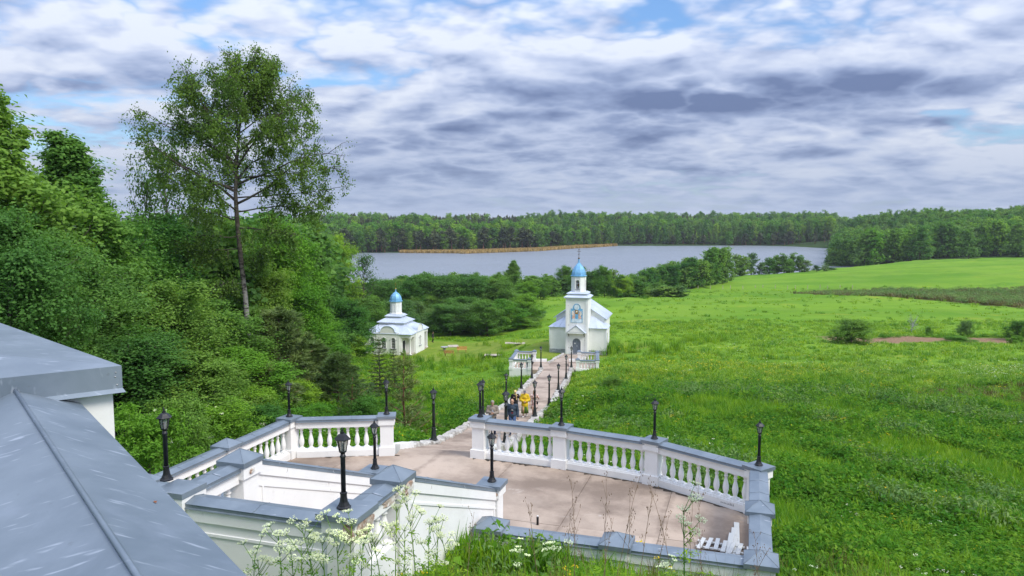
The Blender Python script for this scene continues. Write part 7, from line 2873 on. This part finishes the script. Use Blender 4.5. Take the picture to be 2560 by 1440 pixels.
    if 'cap' in w:
        t = MB()
        blob(t, hp(0, .010, .062), (.092, .108, .075), rt)
        t.box((0, 0, 0), (.14, .10, .012), M=Matrix.Translation(hp(0, -.125, .055)) @ Rm.to_4x4())
        fused(t, 'cap', MAT[w['cap']], root, .010)
    if 'scarf' in w:
        t = MB()
        for a in range(10):
            x0, x1 = 6.283 * a / 10, 6.283 * (a + 1) / 10
            cap(t, (.10 * math.cos(x0), .09 * math.sin(x0) - .01, 1.475), (.10 * math.cos(x1), .09 * math.sin(x1) - .01, 1.475), .028, .028, 1, 7)
        cap(t, (.05, -.12, 1.46), (.08, -.17, 1.16), .030, .042, .6)
        fused(t, 'scarf', MAT[w['scarf']], root, .012)
    if 'hood' in w:
        t = MB(); cap(t, (-.13, .06, 1.47), (.13, .06, 1.47), .055, .055); blob(t, (0, .10, 1.45), (.13, .07, .09))
        fused(t, 'hood', MAT[w['hood']], root, .014)
    if 'bag' in w:
        t = MB(); t.tube([(-.16, -.10, 1.44), (-.02, -.165, 1.2), (.16, -.10, .98)], .016, 6); blob(t, (.21, -.02, .92), (.05, .12, .11))
        fused(t, 'shoulder_bag', MAT[w['bag']], root, .012)
    return root


def stand_z(x, y):
    """height of the step or ramp under a foot"""
    z, yy, first = ZF, 23.35, True
    while yy < 61.4:
        zn = z - (.02 if first else .15)
        y2 = yy + .05
        while path_at(y2)[2] > zn - .15 and y2 < 61.6:
            y2 += .02
        if yy <= y <= y2:
            return zn
        z, yy, first = zn, y2, False
    return path_at(y)[2]


def build_people():
    walk = {-1: ((-.10, -.17, .54), (-.10, -.06, .10)), 1: ((.10, -.02, .50), (.10, .20, .16))}
    step = {-1: ((-.10, -.03, .50), (-.10, .06, .09)), 1: ((.10, -.14, .54), (.10, -.10, .12))}
    stand = {-1: ((-.10, -.03, .50), (-.11, 0, .09)), 1: ((.10, -.03, .50), (.11, .02, .09))}
    hang = {-1: ((-.25, .03, 1.14), (-.26, -.06, .89)), 1: ((.25, .03, 1.14), (.26, -.06, .89))}
    clasp = {-1: ((-.27, -.02, 1.14), (-.07, -.23, 1.08)), 1: ((.27, -.02, 1.14), (.07, -.23, 1.08))}
    phone = {-1: ((-.27, -.02, 1.16), (-.06, -.25, 1.20)), 1: ((.26, -.03, 1.15), (.05, -.25, 1.16))}
    wave = {-1: ((-.26, .02, 1.14), (-.28, -.05, .90)), 1: ((.30, -.02, 1.20), (.16, -.20, 1.38))}
    person((-.93, 35.5, stand_z(-.93, 35.5)), R(2), 1.76, phone, stand, R(32), 0, 'man in beige jacket and checked shirt looking down at his hands', wear=dict(top='jacket_beige', shirt='shirt_check', trousers='jeans_dark', shoes='shoe_dark', hair='hair_grey'))
    person((.02, 35.2, stand_z(0, 35.2)), R(-4), 1.75, hang, step, R(20), R(-12), 'balding man in open navy jacket, black printed shirt and blue jeans', wear=dict(top='jacket_navy', shirt='tee_black', print=True, trousers='jeans', shoes='jeans_dark'))
    person((.20, 46.4, stand_z(.2, 46.4)), R(3), 1.66, wave, stand, R(8), 0, 'woman in long black top with yellow cap and scarf', female=True, wear=dict(top='black_cloth', top_name='tunic', hem=.55, loose=.03, trousers='black_cloth', shoes='shoe_dark', cap='cap_yellow', scarf='cap_yellow', hair='hair_brown'))
    person((.78, 45.6, stand_z(.78, 45.6)), R(-2), 1.68, clasp, walk, R(14), 0, 'woman in yellow raincoat and long green patterned skirt', female=True, wear=dict(top='yellow_cloth', top_name='raincoat', hem=.72, loose=.045, skirt='skirt_green', skirt_span=(.98, .28, .24), shoes='shoe_white', cap='cap_grey', hair='hair_fair', hood='yellow_cloth'))
    person((1.36, 45.7, stand_z(1.36, 45.7)), R(6), 1.66, wave, walk, R(6), R(10), 'woman in short pink floral dress behind a path lamp', female=True, wear=dict(top='dress_pink', top_name='dress_top', sleeve=.5, loose=.016, hem=.84, skirt='dress_pink', skirt_span=(1.02, .56, .24), shoes='shoe_white', hair='hair_fair', long=True, bag='black_cloth'))
    p = hit(1082, 856)
    person(p, R(70), 1.78, hang, walk, R(10), 0, 'person in dark clothes with pale vest walking behind the chapel', wear=dict(top='black_cloth', shirt='cap_grey', trousers='black_cloth', shoes='shoe_dark', hair='hair_brown'))


build_people()
# ------------------------------------------------------------------ labels of look-alikes: say which one, counted from the left
def ordinal(n):
    return '%d%s' % (n, 'th' if 10 <= n % 100 <= 20 else {1: 'st', 2: 'nd', 3: 'rd'}.get(n % 10, 'th'))


def number_group(group, text, only=None):
    obs = [o for o in COL.objects if o.parent is None and o.get('group') == group and (only is None or only in o['label'])]
    obs.sort(key=lambda o: o.location.x / o.location.y)
    for i, o in enumerate(obs):
        kind = ''
        crown = [c for c in o.children if c.name.startswith('crown')]
        if crown:
            m = crown[0].data.materials[0].name
            kind = {'far_pine_needles': 'dark pine', 'fresh_green_leaves': 'bright green tree', 'deep_green_leaves': 'deep green tree', 'willow_leaves': 'grey-green tree', 'mid_green_leaves': 'mid-green tree'}.get(m, 'tree')
        o['label'] = text % (kind, ordinal(i + 1)) if kind else text % ordinal(i + 1)


number_group('front row of the far shore wood', '%s, %s from the left in the front row on the far lake shore')
number_group('wood on the right-hand hill', '%s, %s from the left along the wood edge on the right-hand hill')
number_group('belt of small trees on the near shore', '%s, %s from the left in the low belt along the near lake shore')
number_group('row of trees right of the church', '%s, %s from the left in the row climbing right of the church')
number_group('clumps of trees before the lake', '%s, %s from the left of the clumps standing before the lake')
number_group('thicket behind the chapel', '%s, %s from the left in the thicket behind the chapel')
number_group('cow parsley on the bank', 'white-flowered cow parsley, %s from the left among weeds before the stair wall', 'before the stair wall')
number_group('cow parsley on the bank', 'small cow parsley, %s from the left in grass below the near terrace wall', 'below the near terrace wall')
number_group('dry weed stalks before the terrace', 'thin dry brown weed stalk, %s from the left before the terrace')
# ------------------------------------------------------------------ thin air between the hill and the far shore
def build_haze():
    m = MB().box((0, 1500, -2), (9000, 7600, 68))
    t = NT('thin_haze')
    v = t.N('ShaderNodeVolumePrincipled')
    v.inputs['Color'].default_value = (0.86, 0.91, 1.0, 1)
    v.inputs['Density'].default_value = 0.00010
    t.l.new(v.outputs[0], t.out.inputs['Volume'])
    o = m.build('haze', t.m)
    tag(o, 'thin pale haze lying over the lake and woods', kind='stuff')


build_haze()
